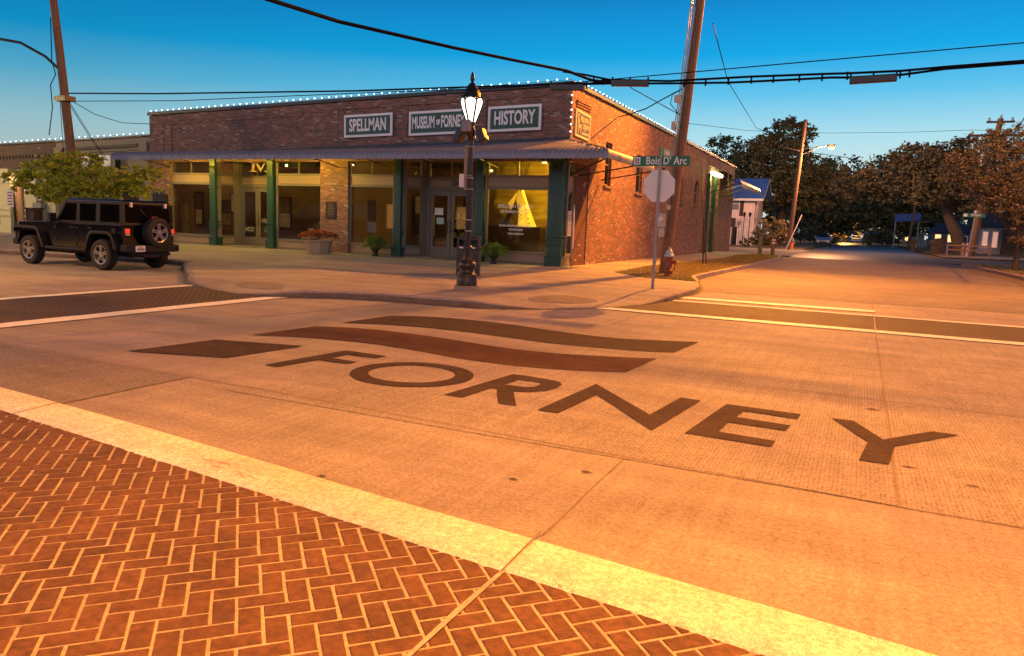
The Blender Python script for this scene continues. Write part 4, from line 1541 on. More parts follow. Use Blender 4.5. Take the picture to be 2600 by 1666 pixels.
notice('exhibit_poster', -17.6, -17.2, 24.2, .95, 1.35, M['white'], 'lower white exhibit sheet in the window beside the brick pier', 'panel')
notice('exhibit_poster', -17.6, -17.2, 24.2, 1.42, 2.2, M['room_wall'], 'upper exhibit photograph sheet in the window beside the brick pier', 'panel')
wt = empty('window_lettering', (-10.85, F + .09, 1.6), 'white window lettering with opening details across the corner shop window', 'lettering')
for (tx, sz, x, z) in (('SPELLMAN MUSEUM', .17, -10.9, 2.08), ('OF FORNEY HISTORY', .13, -10.9, 1.90), ('SPECIAL GROUPS BY APPOINTMENT', .09, -10.85, 1.42), ('972-552-2460', .105, -10.85, 1.29), ('FREE ADMISSION', .09, -10.85, 1.15)):
    text_mesh('line', tx, sz, M['sign_white'], (x, F + .098, z), (1, 0, 0), (0, 0, 1), wt, .88, .001, .0015)
o = empty('hours_notice', (XR - .075, 23.95, 1.6), 'tall white opening hours sheet in the narrow side window by the corner column', 'notice')
b = MB()
b.box(XR - .085, XR - .08, 23.68, 24.02, 1.15, 2.0)
b.build('sheet', mat('pinkish_paper', (.66, .58, .56), .6), o)
b = MB()
for k in range(9):
    b.box(XR - .079, XR - .077, 23.74, 23.96, 1.24 + k * .075, 1.255 + k * .075)
b.build('lettering', blk, o)
bn = empty('corner_banner', (-8.72, 23.2, .3), 'narrow white feather banner edge beside the green corner column', 'banner')
b = MB()
b.extr([(23.18, .75), (23.26, .75), (23.28, 1.3), (23.25, 2.05), (23.21, 2.2), (23.18, 2.0)], 'x', XR + .30, XR + .31)
b.build('cloth', M['white'], bn)
b = MB()
b.tube([(XR + .305, 23.17, S), (XR + .305, 23.17, 2.2)], .012)
b.build('pole', M['steel'], bn)
# bronze plaque on the pier
pl = empty('wall_plaque', (-18.67, F - .03, 1.75), 'dark bronze plaque on the brick pier above the flower planter', 'plaque')
b = MB()
b.box(-18.92, -18.42, F - .055, F - .021, 1.42, 2.08)
b.build('plate', M['bronze'], pl, bevel=.008)
b = MB()
for k in range(9):
    w_ = [.16, .30, .26, .32, .28, .34, .30, .22, .14][k] / 2
    b.box(-18.67 - w_, -18.67 + w_, F - .060, F - .0555, 2.0 - k * .062, 2.022 - k * .062)
b.build('raised_lines', mat('bronze_letter', (.16, .11, .07), .5), pl)
# ---- fascia signs
def board(x0, x1, zc, h, txt, label):
    o = empty('sign_board', ((x0 + x1) / 2, F - .1, zc), label, 'sign', 'green lettered boards on the museum fascia')
    k = SL * 1.0
    def q(a, c, z0, z1, y0, y1, m_, name):
        b = MB()
        xm = (x0 + x1) / 2
        b.extr([(a, z0 + k * (a - xm)), (c, z0 + k * (c - xm)), (c, z1 + k * (c - xm)), (a, z1 + k * (a - xm))], 'y', y0, y1)
        return b.build(name, m_, o)
    q(x0, x1, zc - h / 2, zc + h / 2, F - .11, F - .052, M['sign_white'], 'border')
    q(x0 + .09, x1 - .09, zc - h / 2 + .085, zc + h / 2 - .085, F - .116, F - .1105, M['sign_green'], 'panel')
    for (tx, sz, dx_, sxx, dz_) in txt:
        text_mesh('lettering', tx, sz, M['sign_white'], ((x0 + x1) / 2 + dx_, F - .119, zc + k * dx_ + dz_), (1, 0, k), (0, 0, 1), o, sxx, .003, .017)
    return o
board(-18.02, -15.86, 4.90, .82, [('SPELLMAN', .62, 0, .575, -.0)], 'green fascia board lettered SPELLMAN, leftmost of the three')
board(-15.14, -12.72, 4.94, .84, [('MUSEUM', .56, -.60, .43, 0), ('OF', .22, .01, .5, .0), ('FORNEY', .56, .59, .44, 0)], 'green fascia board lettered MUSEUM OF FORNEY, behind the lamp post')
board(-11.95, -9.98, 5.01, .84, [('HISTORY', .62, 0, .60, 0)], 'green fascia board lettered HISTORY, nearest the corner')
o = empty('side_sign', (XR + .03, 24.4, 4.85), 'dark square museum sign with gold rim on the orange-lit side wall', 'sign')
b = MB()
b.extr([(23.66, 4.46), (25.1, 4.42), (25.1, 5.28), (23.66, 5.34)], 'x', XR + .001, XR + .05)
b.build('border', gold, o)
b = MB()
b.extr([(23.74, 4.53), (25.02, 4.49), (25.02, 5.21), (23.74, 5.27)], 'x', XR + .05, XR + .056)
b.build('panel', mat('sign_darkgreen', (.03, .04, .03), .5), o)
for (tx, sz, y_, z_, s2) in (('S', .42, 23.9, 5.03, .8), ('PELLMAN', .22, 24.5, 5.05, .85), ('M', .42, 24.02, 4.72, .9), ('USEUM', .22, 24.6, 4.83, .85), ('OF', .08, 24.55, 4.70, .8), ('FORNEY HISTORY', .10, 24.6, 4.60, .8)):
    text_mesh('lettering', tx, sz, gold, (XR + .058, y_, z_), (0, 1, 0), (0, 0, 1), o, s2, .002, .004)
b = MB()
for k, z in enumerate((5.42, 5.50, 5.58)):
    b.box(XR, XR + .04 + .015 * k, 23.75, 25.2, z, z + .045)
b.build('brick_moulding', M['brick'], mus)
# strings of lights
def string(name, pts, label, n):
    o = empty(name, pts[0], label, 'string lights')
    c = MB()
    c.tube(pts, .008, 5)
    c.build('cord', M['wire'], o)
    tot = sum((Vector(q) - Vector(p)).length for p, q in zip(pts[:-1], pts[1:]))
    me = None
    for k in range(n):
        d = tot * (k + .5) / n
        for p, q in zip(pts[:-1], pts[1:]):
            l_ = (Vector(q) - Vector(p)).length
            if d <= l_:
                pos = Vector(p).lerp(Vector(q), d / l_)
                break
            d -= l_
        if me is None:
            b = MB()
            b.ball((0, 0, 0), .026, 0, 8, 6)
            t_ = b.build('bulb', M['bulb'], None)
            me = t_.data
            bpy.data.objects.remove(t_)
        q_ = bpy.data.objects.new('bulb', me)
        col.objects.link(q_)
        q_.parent = o
        q_.location = pos - Vector(pts[0]) + Vector((0, 0, .03))
    return o
string('parapet_lights', [(XL, F - .11, zs(XL, 6.16)), (XR, F - .11, 6.17)], 'string of white bulbs along the museum front parapet', 57)
string('side_lights', [(XR + .1, F + .2, 6.16), (XR + .1, 38, wz(38) + .12)], 'string of white bulbs along the museum side parapet', 36)
string('corner_lights', [(XR + .02, F - .08, 6.0), (XR + .02, F - .08, 4.4)], 'short vertical string of bulbs down the museum corner', 7)
# rooftop vent
v = empty('roof_vent', (-12.6, 27, 5.45), 'small metal vent box on the museum roof above the parapet', 'vent')
b = MB()
b.box(-12.9, -12.3, 26.8, 27.4, 5.45, 6.55)
b.box(-13.0, -12.2, 26.7, 27.5, 6.55, 6.6)
b.build('hood', M['steel'], v)
# ================================================================ NEIGHBOURS ON THE LEFT
tan = empty('salon_building', (-31.7, F, 0), 'low tan-painted shop between the brick museum and the brown brick corner shop', 'building')
def zt2(x):
    return 4.68 + .03 * (x + 28.8)
b = MB()
b.extr([(-34.9, 3.1), (-28.55, 3.1), (-28.55, zt2(-28.55)), (-34.9, zt2(-34.9))], 'y', F - .02, F + .3)
b.box(-34.9, -34.4, F - .06, F + .3, 0, 3.1)
b.box(-29.3, -28.55, F - .06, F + .3, 0, 3.1)
b.box(-34.9, -28.55, F + 3, F + 3.2, 0, 4.4)
b.build('wall', M['tan'], tan)
b = MB()
for (z0, z1, d) in ((4.38, 4.44, .08), (4.12, 4.16, .05), (3.82, 3.86, .05)):
    b.extr([(-34.6, z0 + .03 * -5.8), (-29.2, z0 + .03 * -.4), (-29.2, z1 + .03 * -.4), (-34.6, z1 + .03 * -5.8)], 'y', F - .02 - d, F - .021)
for k in range(40):
    x = -34.4 + k * .13
    b.box(x, x + .07, F - .12, F - .021, 4.27 + .03 * (x + 28.8), 4.36 + .03 * (x + 28.8))
for x0 in (-34.9, -29.15):
    b.box(x0, x0 + .5, F - .12, F - .021, 3.1, 4.45 + .03 * (x0 + 28.8))
b.build('cornice', M['tan'], tan)
b = MB()
b.extr([(-34.95, zt2(-34.95)), (-28.5, zt2(-28.5)), (-28.5, zt2(-28.5) + .07), (-34.95, zt2(-34.95) + .07)], 'y', F - .1, F + .4)
b.build('parapet_cap', M['coping'], tan)
b = MB()
b.box(-34.4, -29.3, F + .15, F + .2, S, 3.1)
for x in (-32.9, -31.6):
    b.box(x, x + .1, F + .1, F + .149, S, 3.1, 1)
b.box(-34.4, -29.3, F + .1, F + .149, 2.4, 2.5, 1)
b.build('shopfront', [M['dark_room'], M['tan']], tan)
b = MB()
b.box(-34.0, -29.4, F - .9, F - .05, 2.62, 2.72)
b.build('canopy', M['awn_dark'], tan)
o = empty('salon_sign', (-31.7, F - .2, 3.7), 'white lightbox sign with handwritten salon name on the tan shop front', 'sign')
b = MB()
b.box(-32.75, -30.45, F - .3, F - .03, 3.3, 3.92)
b.build('case', M['black'], o)
b = MB()
b.box(-32.68, -30.75, F - .32, F - .301, 3.34, 3.86)
b.build('face', mat('lightbox_face', (.75, .78, .76), .4), o)
text_mesh('lettering', 'touch up', .36, blk, (-31.7, F - .322, 3.60), (1, 0, 0), (.25, 0, 1), o, .85, .001, .006)
text_mesh('lettering', 'THE', .09, M['steel'], (-31.9, F - .322, 3.80), (1, 0, 0), (0, 0, 1), o, .9, .001)
text_mesh('lettering', 'SALON', .09, M['steel'], (-31.6, F - .322, 3.40), (1, 0, 0), (0, 0, 1), o, .9, .001)
brn = empty('brown_brick_shop', (-45, F, 0), 'brown brick corner shop at the left edge with pale pilasters and a pink-lit window', 'building')
def zt3(x):
    return 4.52 + .028 * (x + 34.9)
b = MB()
b.extr([(-62, 3.25), (-34.92, 3.25), (-34.92, zt3(-34.92)), (-62, zt3(-62))], 'y', F - .04, F + .3)
for k in range(34):
    x = -43.2 + k * .25
    b.box(x, x + .12, F - .1, F - .041, 3.85 + .028 * (x + 34.9), 3.98 + .028 * (x + 34.9))
b.box(-62, -34.92, F + 8, F + 8.3, 0, 3.3)
b.build('wall', M['brick_left'], brn)
b = MB()
b.extr([(-62, zt3(-62)), (-34.9, zt3(-34.9)), (-34.9, zt3(-34.9) + .07), (-62, zt3(-62) + .07)], 'y', F - .12, F + .4)
b.build('parapet_cap', M['coping'], brn)
for x in (-41.2, -38.65, -36.6, -35.2):
    c = MB()
    w_ = .42 if x > -40 else .4
    c.box(x - w_, x + w_, F - .25, F + .1, S, 3.25)
    for z0, z1 in ((S, .5), (.95, 1.02), (1.25, 1.3), (2.55, 2.6)):
        c.box(x - w_ - .05, x + w_ + .05, F - .3, F + .1, z0 + .001, z1)
    c.build('pilaster', mat('pale_pilaster', (.50, .49, .30), .6) if 'pale_pilaster' not in bpy.data.materials else bpy.data.materials['pale_pilaster'], brn)
b = MB()
b.box(-62, -35, F - .1, F + .1, 3.05, 3.249)
b.box(-62, -35, F - .02, F + .05, S, .55)
b.box(-38.2, -37.0, F - .02, F + .05, 2.38, 2.46)
b.box(-37.72, -37.60, F - .02, F + .05, .55, 2.38)
for z in (1.75, 1.5, .95):
    b.box(-40.8, -37.0, F - .03, F - .021, z, z + .025)
b.build('shop_frame', M['frame'], brn)
b = MB()
b.box(-60, -37.0, F + .02, F + .03, .55, 3.05)
b.build('pane', M['glass'], brn)
b = MB()
b.box(-60, -35, F + 1.0, F + 1.05, S, 3.2)
b.box(-36.1, -35.6, F + .02, F + .04, S, 3.05, 1)
b.build('curtain', [mat('pink_curtain', (.62, .36, .26), .8, var=.15, vscale=2), M['dark_room']], brn)
lamp('shop_light', (-37.7, F + .45, 2.98), 170, (1, .55, .30), .04)
lamp('shop_light', (-40.2, F + .45, 2.98), 120, (1, .55, .30), .04)
string('salon_lights', [(-43, F - .12, zt3(-43) + .1), (-34.92, F - .12, zt3(-34.92) + .1), (-28.6, F - .12, zt2(-28.6) + .1)], 'string of white bulbs along the two low parapets left of the museum', 34)
for (x, w_) in ((-38.4, 2.6), (-34.0, 2.0)):
    o = empty('roof_unit', (x, F + 6, 3.9), 'dark blue rooftop unit behind the low parapet, ' + ('left of' if x < -36 else 'partly behind') + ' the leaning utility pole', 'air unit')
    b = MB()
    b.box(x - w_ / 2, x + w_ / 2, F + 5, F + 7, 4.0, 4.95 + (.12 if x > -36 else 0))
    b.build('housing', mat('unit_blue', (.04, .04, .12), .5), o)
    b = MB()
    b.extr([(x + w_ / 2, 4.3), (x + w_ / 2 + 1.2, 4.3), (x + w_ / 2, 4.95)], 'y', F + 5.2, F + 6.8)
    b.build('duct', bpy.data.materials['unit_blue'], o)
o = empty('meter_cabinet', (-35.75, F - .4, S), 'grey electric cabinet with a meter box above, behind the street tree', 'cabinet')
b = MB()
b.box(-36.02, -35.4, F - .55, F - .26, S, 1.65)
b.build('cabinet_box', mat('cabinet_grey', (.22, .23, .20), .5), o, bevel=.01)
b = MB()
b.box(-35.85, -35.5, F - .42, F - .26, 1.75, 2.3)
b.ball((-35.68, F - .44, 2.1), .1)
b.build('meter_box', M['steel'], o)
o = empty('parking_sign', (-32.0, 19.5, S), 'white parking notice on a brown post at the left kerb', 'sign')
b = MB()
b.bar((-31.95, 19.5, S), (-32.0, 19.5, 2.0), .07)
b.build('post', M['bronze'], o)
b = MB()
b.box(-32.35, -31.95, 19.44, 19.46, 1.42, 2.1)
b.build('plate', M['sign_white'], o)
b = MB()
for k in range(5):
    b.box(-32.3, -32.0, 19.432, 19.439, 1.5 + k * .12, 1.55 + k * .12)
b.build('lettering', mat('red_ink', (.3, .06, .05), .5), o)
o = empty('news_box', (-31.3, 19.9, S), 'brown curb-side box beside the parking notice', 'box')
b = MB()
b.box(-31.6, -31.1, 19.7, 20.1, S, 1.35)
b.box(-31.65, -31.05, 19.65, 20.15, 1.35, 1.42)
b.build('case', M['wood_dark'], o, bevel=.01)
# historical marker
o = empty('history_marker', (-25.8, 21.5, S), 'black historical marker plate with arched top behind the parked off-roader', 'marker')
b = MB()
pts = [(-26.2, 1.3), (-25.4, 1.3), (-25.4, 2.12)]
for k in range(13):
    a = math.pi * k / 12
    r_ = .30 if 2 < k < 10 else .36
    pts.append((-25.8 + (.40 if k in (0, 12) else r_ * .72) * math.cos(a), 2.14 + .30 * math.sin(a)))
pts.append((-26.2, 2.12))
b.extr(pts, 'y', 21.47, 21.53)
b.build('plate', M['black'], o)
b = MB()
b.tube([(-25.8 + .23 * math.cos(math.pi * k / 12), 21.46, 2.16 + .26 * math.sin(math.pi * k / 12)) for k in range(13)], .012, 5)
b.ball((-25.8, 21.46, 2.23), .09, 0, 10, 6, (1, .15, 1))
b.build('rim', M['steel'], o)
b = MB()
b.tube([(-25.8, 21.5, S), (-25.8, 21.5, 1.3)], .04)
b.build('post', M['steel'], o)
# ================================================================ STREET FURNITURE
# --- lamp post
lx, ly = -7.12, 13.14
lp = empty('street_lamp', (lx, ly, S), 'fluted black street lamp with lit acorn lantern and two speakers on the corner', 'street lamp')
b = MB()
b.lathe([(.25, 0), (.25, .10), (.235, .125), (0, .125)], (lx, ly, S - .02), 32)
b.build('footing', M['stone'], lp)
b = MB()
b.lathe([(.205, .11), (.205, .26), (.195, .28), (.205, .30), (.19, .335), (.165, .36), (.16, .385), (.14, .41), (.145, .44), (.178, .47), (.186, .51), (.172, .55), (.165, .565)], (lx, ly, S), 32)
b.lathe([(.165, .565), (.125, .62), (.095, .70), (.082, .80), (.078, .83)], (lx, ly, S), 40, flute=(.57, .82, .13), sm=False)
b.lathe([(.078, .83), (.092, .85), (.092, .875), (.07, .90)], (lx, ly, S), 32)
b.build('base', M['bronze'], lp)
b = MB()
b.lathe([(.066, .90), (.058, 1.9), (.052, 2.75), (.050, 2.95)], (lx, ly, S), 32, flute=(.9, 2.0, .14), sm=False)
for z in (1.18, 1.40, 2.0, 2.22):
    b.lathe([(.07, z), (.072, z + .01), (.07, z + .02)], (lx, ly, S), 24, 1)
b.lathe([(.05, 2.95), (.058, 2.99), (.085, 3.08), (.095, 3.14), (.08, 3.18), (.06, 3.2), (.07, 3.28), (.085, 3.32)], (lx, ly, S), 24)
b.build('shaft', [M['bronze'], M['steel']], lp)
lt = MB()
lt.lathe([(.08, 3.30), (.125, 3.42), (.175, 3.55), (.205, 3.66), (.205, 3.72), (.17, 3.77)], (lx, ly, S), 24)
lg = lt.build('lantern', mat('lantern_glass', (1, .97, .9), .4, emis=(1, .92, .70), estr=3.2), lp)
lt = MB()
for k in range(6):
    a = 2 * math.pi * (k + .35) / 6
    ca, sa = math.cos(a), math.sin(a)
    P = [(.085, 3.28), (.135, 3.42), (.187, 3.55), (.218, 3.66), (.225, 3.73), (.205, 3.79), (.175, 3.80)]
    lt.tube([(lx + r * ca, ly + r * sa, S + z) for r, z in P], .018, 6)
    # scallop between ribs
    a2 = a + math.pi / 6
    n_ = 9
    lt.tube([(lx + .212 * math.cos(a + math.pi / 3 * j / n_), ly + .212 * math.sin(a + math.pi / 3 * j / n_), S + 3.70 + .055 * math.sin(math.pi * j / n_)) for j in range(n_ + 1)], .013, 5)
lt.lathe([(.19, 3.745), (.18, 3.78), (.155, 3.86), (.12, 3.93), (.10, 3.945), (.095, 3.98), (.05, 4.03), (.03, 4.05), (.02, 4.06)], (lx, ly, S), 24)
lt.lathe([(.022, 4.06), (.045, 4.10), (.04, 4.17), (.02, 4.22), (.004, 4.26)], (lx, ly, S), 12)
lt.build('cap', M['black'], lp)
sp_m = M['black']
def speaker(cx_, tilt, label):
    o = empty('speaker', (lx + cx_, ly, 3.2), label, 'speaker', 'speakers on the lamp post')
    b = MB()
    ax = (Vector((math.cos(tilt), 0, -math.sin(tilt))), Vector((0, 1, 0)), Vector((math.sin(tilt), 0, math.cos(tilt))))
    b.obox((lx + cx_, ly - .02, 3.17), (.15, .20, .26), ax)
    b.build('cabinet', sp_m, o, bevel=.02)
    b = MB()
    b.bar((lx + cx_ * .4, ly, 3.15), (lx, ly, 3.12), .03)
    b.bar((lx + cx_ * .75, ly, 3.25), (lx, ly, 3.2), .02)
    b.build('bracket', M['steel'], o)
speaker(-.24, .42, 'black speaker tilted outward on the left side of the lamp post')
speaker(.26, -.42, 'black speaker tilted outward on the right side of the lamp post')
o = empty('junction_box', (lx - .05, ly - .08, 3.35), 'small grey box strapped between the speakers on the lamp post', 'box')
b = MB()
b.box(lx - .13, lx + .04, ly - .17, ly - .05, 3.24, 3.46)
b.build('case', mat('box_purple_grey', (.20, .17, .20), .5), o, bevel=.01)
o = empty('pole_banner', (lx, ly - .1, 2.5), 'tan banner seen edge-on, strapped to the lamp post', 'banner')
b = MB()
d = Vector((-.62, -.79, 0)).normalized()
e_ = Vector((d.y, -d.x, 0)) * .006
P0 = Vector((lx, ly, 0)) + d * .07
P1 = Vector((lx, ly, 0)) + d * .125
for (a, c) in ((2.12, 2.98),):
    vs = []
    for p in (P0, P1):
        for s_ in (-1, 1):
            vs.append((p.x + e_.x * s_, p.y + e_.y * s_, a))
            vs.append((p.x + e_.x * s_, p.y + e_.y * s_, c))
    b.add(vs, [(0, 1, 5, 4), (2, 6, 7, 3), (4, 5, 7, 6), (0, 2, 3, 1), (1, 3, 7, 5), (0, 4, 6, 2)])
b.build('cloth', mat('banner_tan', (.30, .20, .14), .7), o)
b = MB()
b.obox(P1 + d * .05 + Vector((0, 0, 2.3)), (.10, .012, .26), (d, e_, (0, 0, 1)))
b.build('plate', M['sign_back'], o, bevel=.01)
b = MB()
for z in (2.14, 2.40, 2.96):
    b.tube([(lx + .07, ly - .04, z), (P1.x, P1.y, z)], .012, 6)
b.build('arm', M['steel'], o)
# --- litter bin
tx_, ty_ = -9.15, 16.95
o = empty('litter_bin', (tx_, ty_, S), 'dark slatted litter bin with domed lid behind the street lamp', 'litter bin')
Rz = Matrix.Rotation(R2D(24), 3, 'Z')
def rb(b, x0, x1, y0, y1, z0, z1, m=0):
    c = Rz @ Vector(((x0 + x1) / 2, (y0 + y1) / 2, 0))
    b.obox((tx_ + c.x, ty_ + c.y, (z0 + z1) / 2), (x1 - x0, y1 - y0, z1 - z0), (Rz @ Vector((1, 0, 0)), Rz @ Vector((0, 1, 0)), (0, 0, 1)), m)
b = MB()
h = .28
rb(b, -h + .03, h - .03, -h + .03, h - .03, S + .03, .80, 1)
for k in range(13):
    u = -h + .022 + k * (2 * h - .044) / 12
    for s_ in (-1, 1):
        rb(b, u - .012, u + .012, s_ * h - .012, s_ * h + .012, S + .02, .82)
        rb(b, s_ * h - .012, s_ * h + .012, u - .012, u + .012, S + .02, .82)
for z in (S + .01, .70):
    for s_ in (-1, 1):
        rb(b, -h, h, s_ * h - .018, s_ * h + .018, z, z + .05)
        rb(b, s_ * h - .018, s_ * h + .018, -h, h, z, z + .05)
b.build('slatted_body', [mat('bin_slat', (.045, .03, .03), .4), M['black']], o)
b = MB()
rb(b, -h - .03, h + .03, -h - .03, h + .03, .82, .88)
for (a, c, d_, e_) in ((-h, -h + .05, -h, h), (h - .05, h, -h, h), (-h + .05, h - .05, h - .04, h), (-.03, .03, -h, -h + .04), (-h + .05, h - .05, -h, -h + .04)):
    if d_ == -h and e_ == -h + .04 and a < -.1:
        rb(b, a, c, d_, e_, 1.04, 1.08)
        rb(b, a, c, d_, e_, .88, .91)
    else:
        rb(b, a, c, d_, e_, .88, 1.08)
rb(b, -h - .01, h + .01, -h - .01, h + .01, 1.08, 1.12)
rb(b, -h + .06, h - .06, -h + .06, h - .06, 1.12, 1.145)
b.build('lid', mat('bin_lid', (.028, .022, .022), .35), o, bevel=.008)
b = MB()
rb(b, -.22, -.06, -h - .036, -h - .03, .835, .87)
rb(b, .08, .18, -h - .036, -h - .03, .835, .87)
b.build('label', M['white'], o)
# --- stop sign
sxp, syp = -4.26, 16.81
o = empty('stop_sign', (sxp, syp, S), 'back of an octagonal sign on a perforated steel post with green street name blades', 'street sign')
b = MB()
P = [(sxp - .03, 0), (sxp + .03, 0), (sxp + .03, .004), (sxp - .03, .004)]
b.box(sxp - .026, sxp + .026, syp - .03, syp - .024, S, 3.0)
b.box(sxp - .030, sxp - .024, syp - .03, syp + .014, S, 3.0)
b.box(sxp + .024, sxp + .030, syp - .03, syp + .014, S, 3.0)
z = .3
while z < 2.95:
    b.lathe([(.006, 0), (.006, .004)], (sxp, syp - .034, z), 6, 1)
    z += .06
b.build('post', [M['steel'], M['black']], o)
b = MB()
r_ = .355 / math.cos(math.pi / 8)
b.extr([(sxp + r_ * math.cos(math.pi / 8 + k * math.pi / 4), 2.46 + r_ * math.sin(math.pi / 8 + k * math.pi / 4)) for k in range(8)], 'y', syp + .016, syp + .022)
b.build('octagon_plate', M['sign_back'], o)
b = MB()
b.extr([(sxp + r_ * .995 * math.cos(math.pi / 8 + k * math.pi / 4), 2.46 + r_ * .995 * math.sin(math.pi / 8 + k * math.pi / 4)) for k in range(8)], 'y', syp + .0225, syp + .024)
b.build('face', mat('stop_red', (.5, .02, .02), .4), o)
b = MB()
b.box(-4.90, -3.60, syp - .012, syp + .012, 2.90, 3.12)
bl = b.build('name_blade', M['street_green'], o, bevel=.004)
text_mesh('lettering', "Bois D' Arc", .235, M['white'], (-4.13, syp - .014, 3.012), (1, 0, 0), (0, 0, 1), bl, .80, .001, .004, 1.04)
b = MB()
b.box(-4.87, -4.72, syp - .0145, syp - .0125, 2.925, 3.095)
b.build('town_badge', M['sign_white'], bl)
b = MB()
for k, (z0, m_) in enumerate(((3.05, 0), (3.015, 1), (2.98, 0))):
    b.add([(-4.855, syp - .016, z0), (-4.745, syp - .016, z0 - .012), (-4.735, syp - .016, z0 + .01), (-4.84, syp - .016, z0 + .022)], [(0, 1, 2, 3)], m_)
b.box(-4.86, -4.73, syp - .016, syp - .015, 2.935, 2.955)
b.build('badge_waves', [mat('badge_dark', (.06, .05, .14), .5), mat('badge_brown', (.25, .15, .05), .5)], bl)
b = MB()
b.box(sxp - .012, sxp + .012, syp - .1, syp + 1.1, 3.13, 3.32)
bl = b.build('name_blade', M['street_green'], o, bevel=.004)
text_mesh('lettering', 'E MAIN', .17, M['sign_white'], (sxp + .0135, syp + .5, 3.225), (0, 1, 0), (0, 0, 1), bl, .9, .001, .003)
b = MB()
b.box(sxp - .02, sxp + .02, syp - .02, syp + .02, 3.0, 3.14)
b.build('bracket', M['steel'], o)
# --- hydrants
def hydrant(loc, sc_, body, cap_m, label, group=None):
    x, y, z = loc
    o = empty('fire_hydrant', loc, label, 'fire hydrant', group)
    def L_(prof, m, name, n=20):
        b = MB()
        b.lathe([(r * sc_, h * sc_) for r, h in prof], (x, y, z), n)
        return b.build(name, m, o)
    L_([(.17, 0), (.17, .03), (.125, .035), (.125, .16), (.14, .165), (.14, .19), (.115, .195), (.115, .60), (.13, .62)], body, 'barrel')
    L_([(.15, .62), (.15, .68), (.118, .69), (.112, .74), (.095, .79), (.06, .83), (.03, .845), (.03, .86), (.045, .865), (.045, .885), (.02, .89), (.02, .91)], cap_m, 'bonnet')
    for (dx_, dy_, ln, r_, zz) in ((.95, -.3, .22, .062, .46), (-.35, -.93, .16, .045, .50), (-.95, .3, .17, .045, .50)):
        b = MB()
        d_ = Vector((dx_, dy_, 0)).normalized()
        p = Vector((x, y, z + zz * sc_))
        b.tube([p + d_ * .1 * sc_, p + d_ * ln * sc_], r_ * .8 * sc_, 12)
        b.tube([p + d_ * (ln - .05) * sc_, p + d_ * (ln + .01) * sc_], r_ * 1.15 * sc_, 6, sm=False)
        b.tube([p + d_ * ln * sc_, p + d_ * (ln + .05) * sc_], .018 * sc_, 5)
        b.build('nozzle', body if ln > .2 else body, o)
    b = MB()
    p = Vector((x + .2 * sc_, y - .07 * sc_, z + .42 * sc_))
    b.tube([p + Vector((.03 * math.sin(t_ * 3.1) - .0 + (-.10 * t_), 0, -.24 * sc_ * math.sin(math.pi * t_ * .9))) for t_ in [k / 10 for k in range(11)]], .008, 5)
    b.build('chain', M['wood_dark'], o)
    return o
hydrant((-5.03, 21.57, S), .95, M['red_hyd'], M['silver'], 'red fire hydrant with silver bonnet in front of the utility pole')
hydrant((-6.4, 80.8, .03), 1.25, M['orange_hyd'], M['silver'], 'small orange fire hydrant far down the side street by the leaning pipe')
# --- main utility pole with meters
up_ = empty('utility_pole', (-5.5, 23.2, S), 'tall brown wooden utility pole with meter boxes beside the red hydrant', 'utility pole', 'wooden utility poles')
def ux(z):
    return -5.55 + .068 * z
b = MB()
b.tube([(ux(0), 23.2, 0), (ux(4), 23.2, 4), (ux(11), 23.2, 11)], [.165, .15, .125], 14)
b.build('pole', M['wood_pole'], up_)
b = MB()
for k, (dx_, z0, z1) in enumerate(((-.19, 1.95, 10.5), (-.14, 1.95, 9), (-.23, 2.3, 10.8), (-.08, 1.3, 8.0))):
    b.tube([(ux(z0) + dx_, 23.08 - .02 * k, z0), (ux(z1) + dx_, 23.08 - .02 * k, z1)], .016, 6)
b.build('conduit', mat('conduit_pvc', (.26, .20, .16), .5), up_)
b = MB()
b.tube([(ux(1.3) - .22, 22.98, 1.32), (ux(1) - .32, 22.9, S)], .022, 6)
b.build('ground_pipe', bpy.data.materials['conduit_pvc'], up_)
b = MB()
x = ux(1.8)
b.box(x - .34, x - .12, 22.9, 23.05, 1.56, 1.98)
mb_ = b.build('meter_box', mat('meter_box_tan', (.44, .38, .30), .5), up_, bevel=.01)
b = MB()
b.tube([(x - .25, 22.9, 1.80), (x - .25, 22.80, 1.80)], .085, 16)
b.tube([(x - .25, 22.80, 1.80), (x - .25, 22.77, 1.80)], .07, 16)
b.build('meter_dial', M['sign_back'], mb_)
b = MB()
b.box(x - .31, x - .14, 22.92, 23.06, 1.26, 1.53)
b.build('breaker_box', bpy.data.materials['meter_box_tan'], up_, bevel=.01)
b = MB()
tb_m = mat('tan_box', (.50, .38, .25), .5)
for bb in ((x - .11, x + .0, 22.92, 23.03, 2.1, 2.24), (ux(5.4) - .34, ux(5.4) - .14, 22.95, 23.1, 5.3, 5.52), (ux(4.2) - .30, ux(4.2) - .18, 22.98, 23.08, 4.5, 4.75)):
    b = MB()
    b.box(*bb)
    b.build('connection_box', tb_m, up_, bevel=.008)
b = MB()
b.tube([(ux(5.6) - .16, 23.05, 5.7), (ux(5.6) - .4, 22.9, 5.55), (ux(5.3) - .42, 22.9, 5.25), (ux(5.0) - .2, 23.05, 5.0)], .014, 6)
b.tube([(ux(5.6) - .1, 23.05, 5.75), (ux(5.7) - .2, 22.9, 5.95), (ux(5.8), 23.0, 5.9)], .012, 6)
b.build('cable_loop', M['wire'], up_)
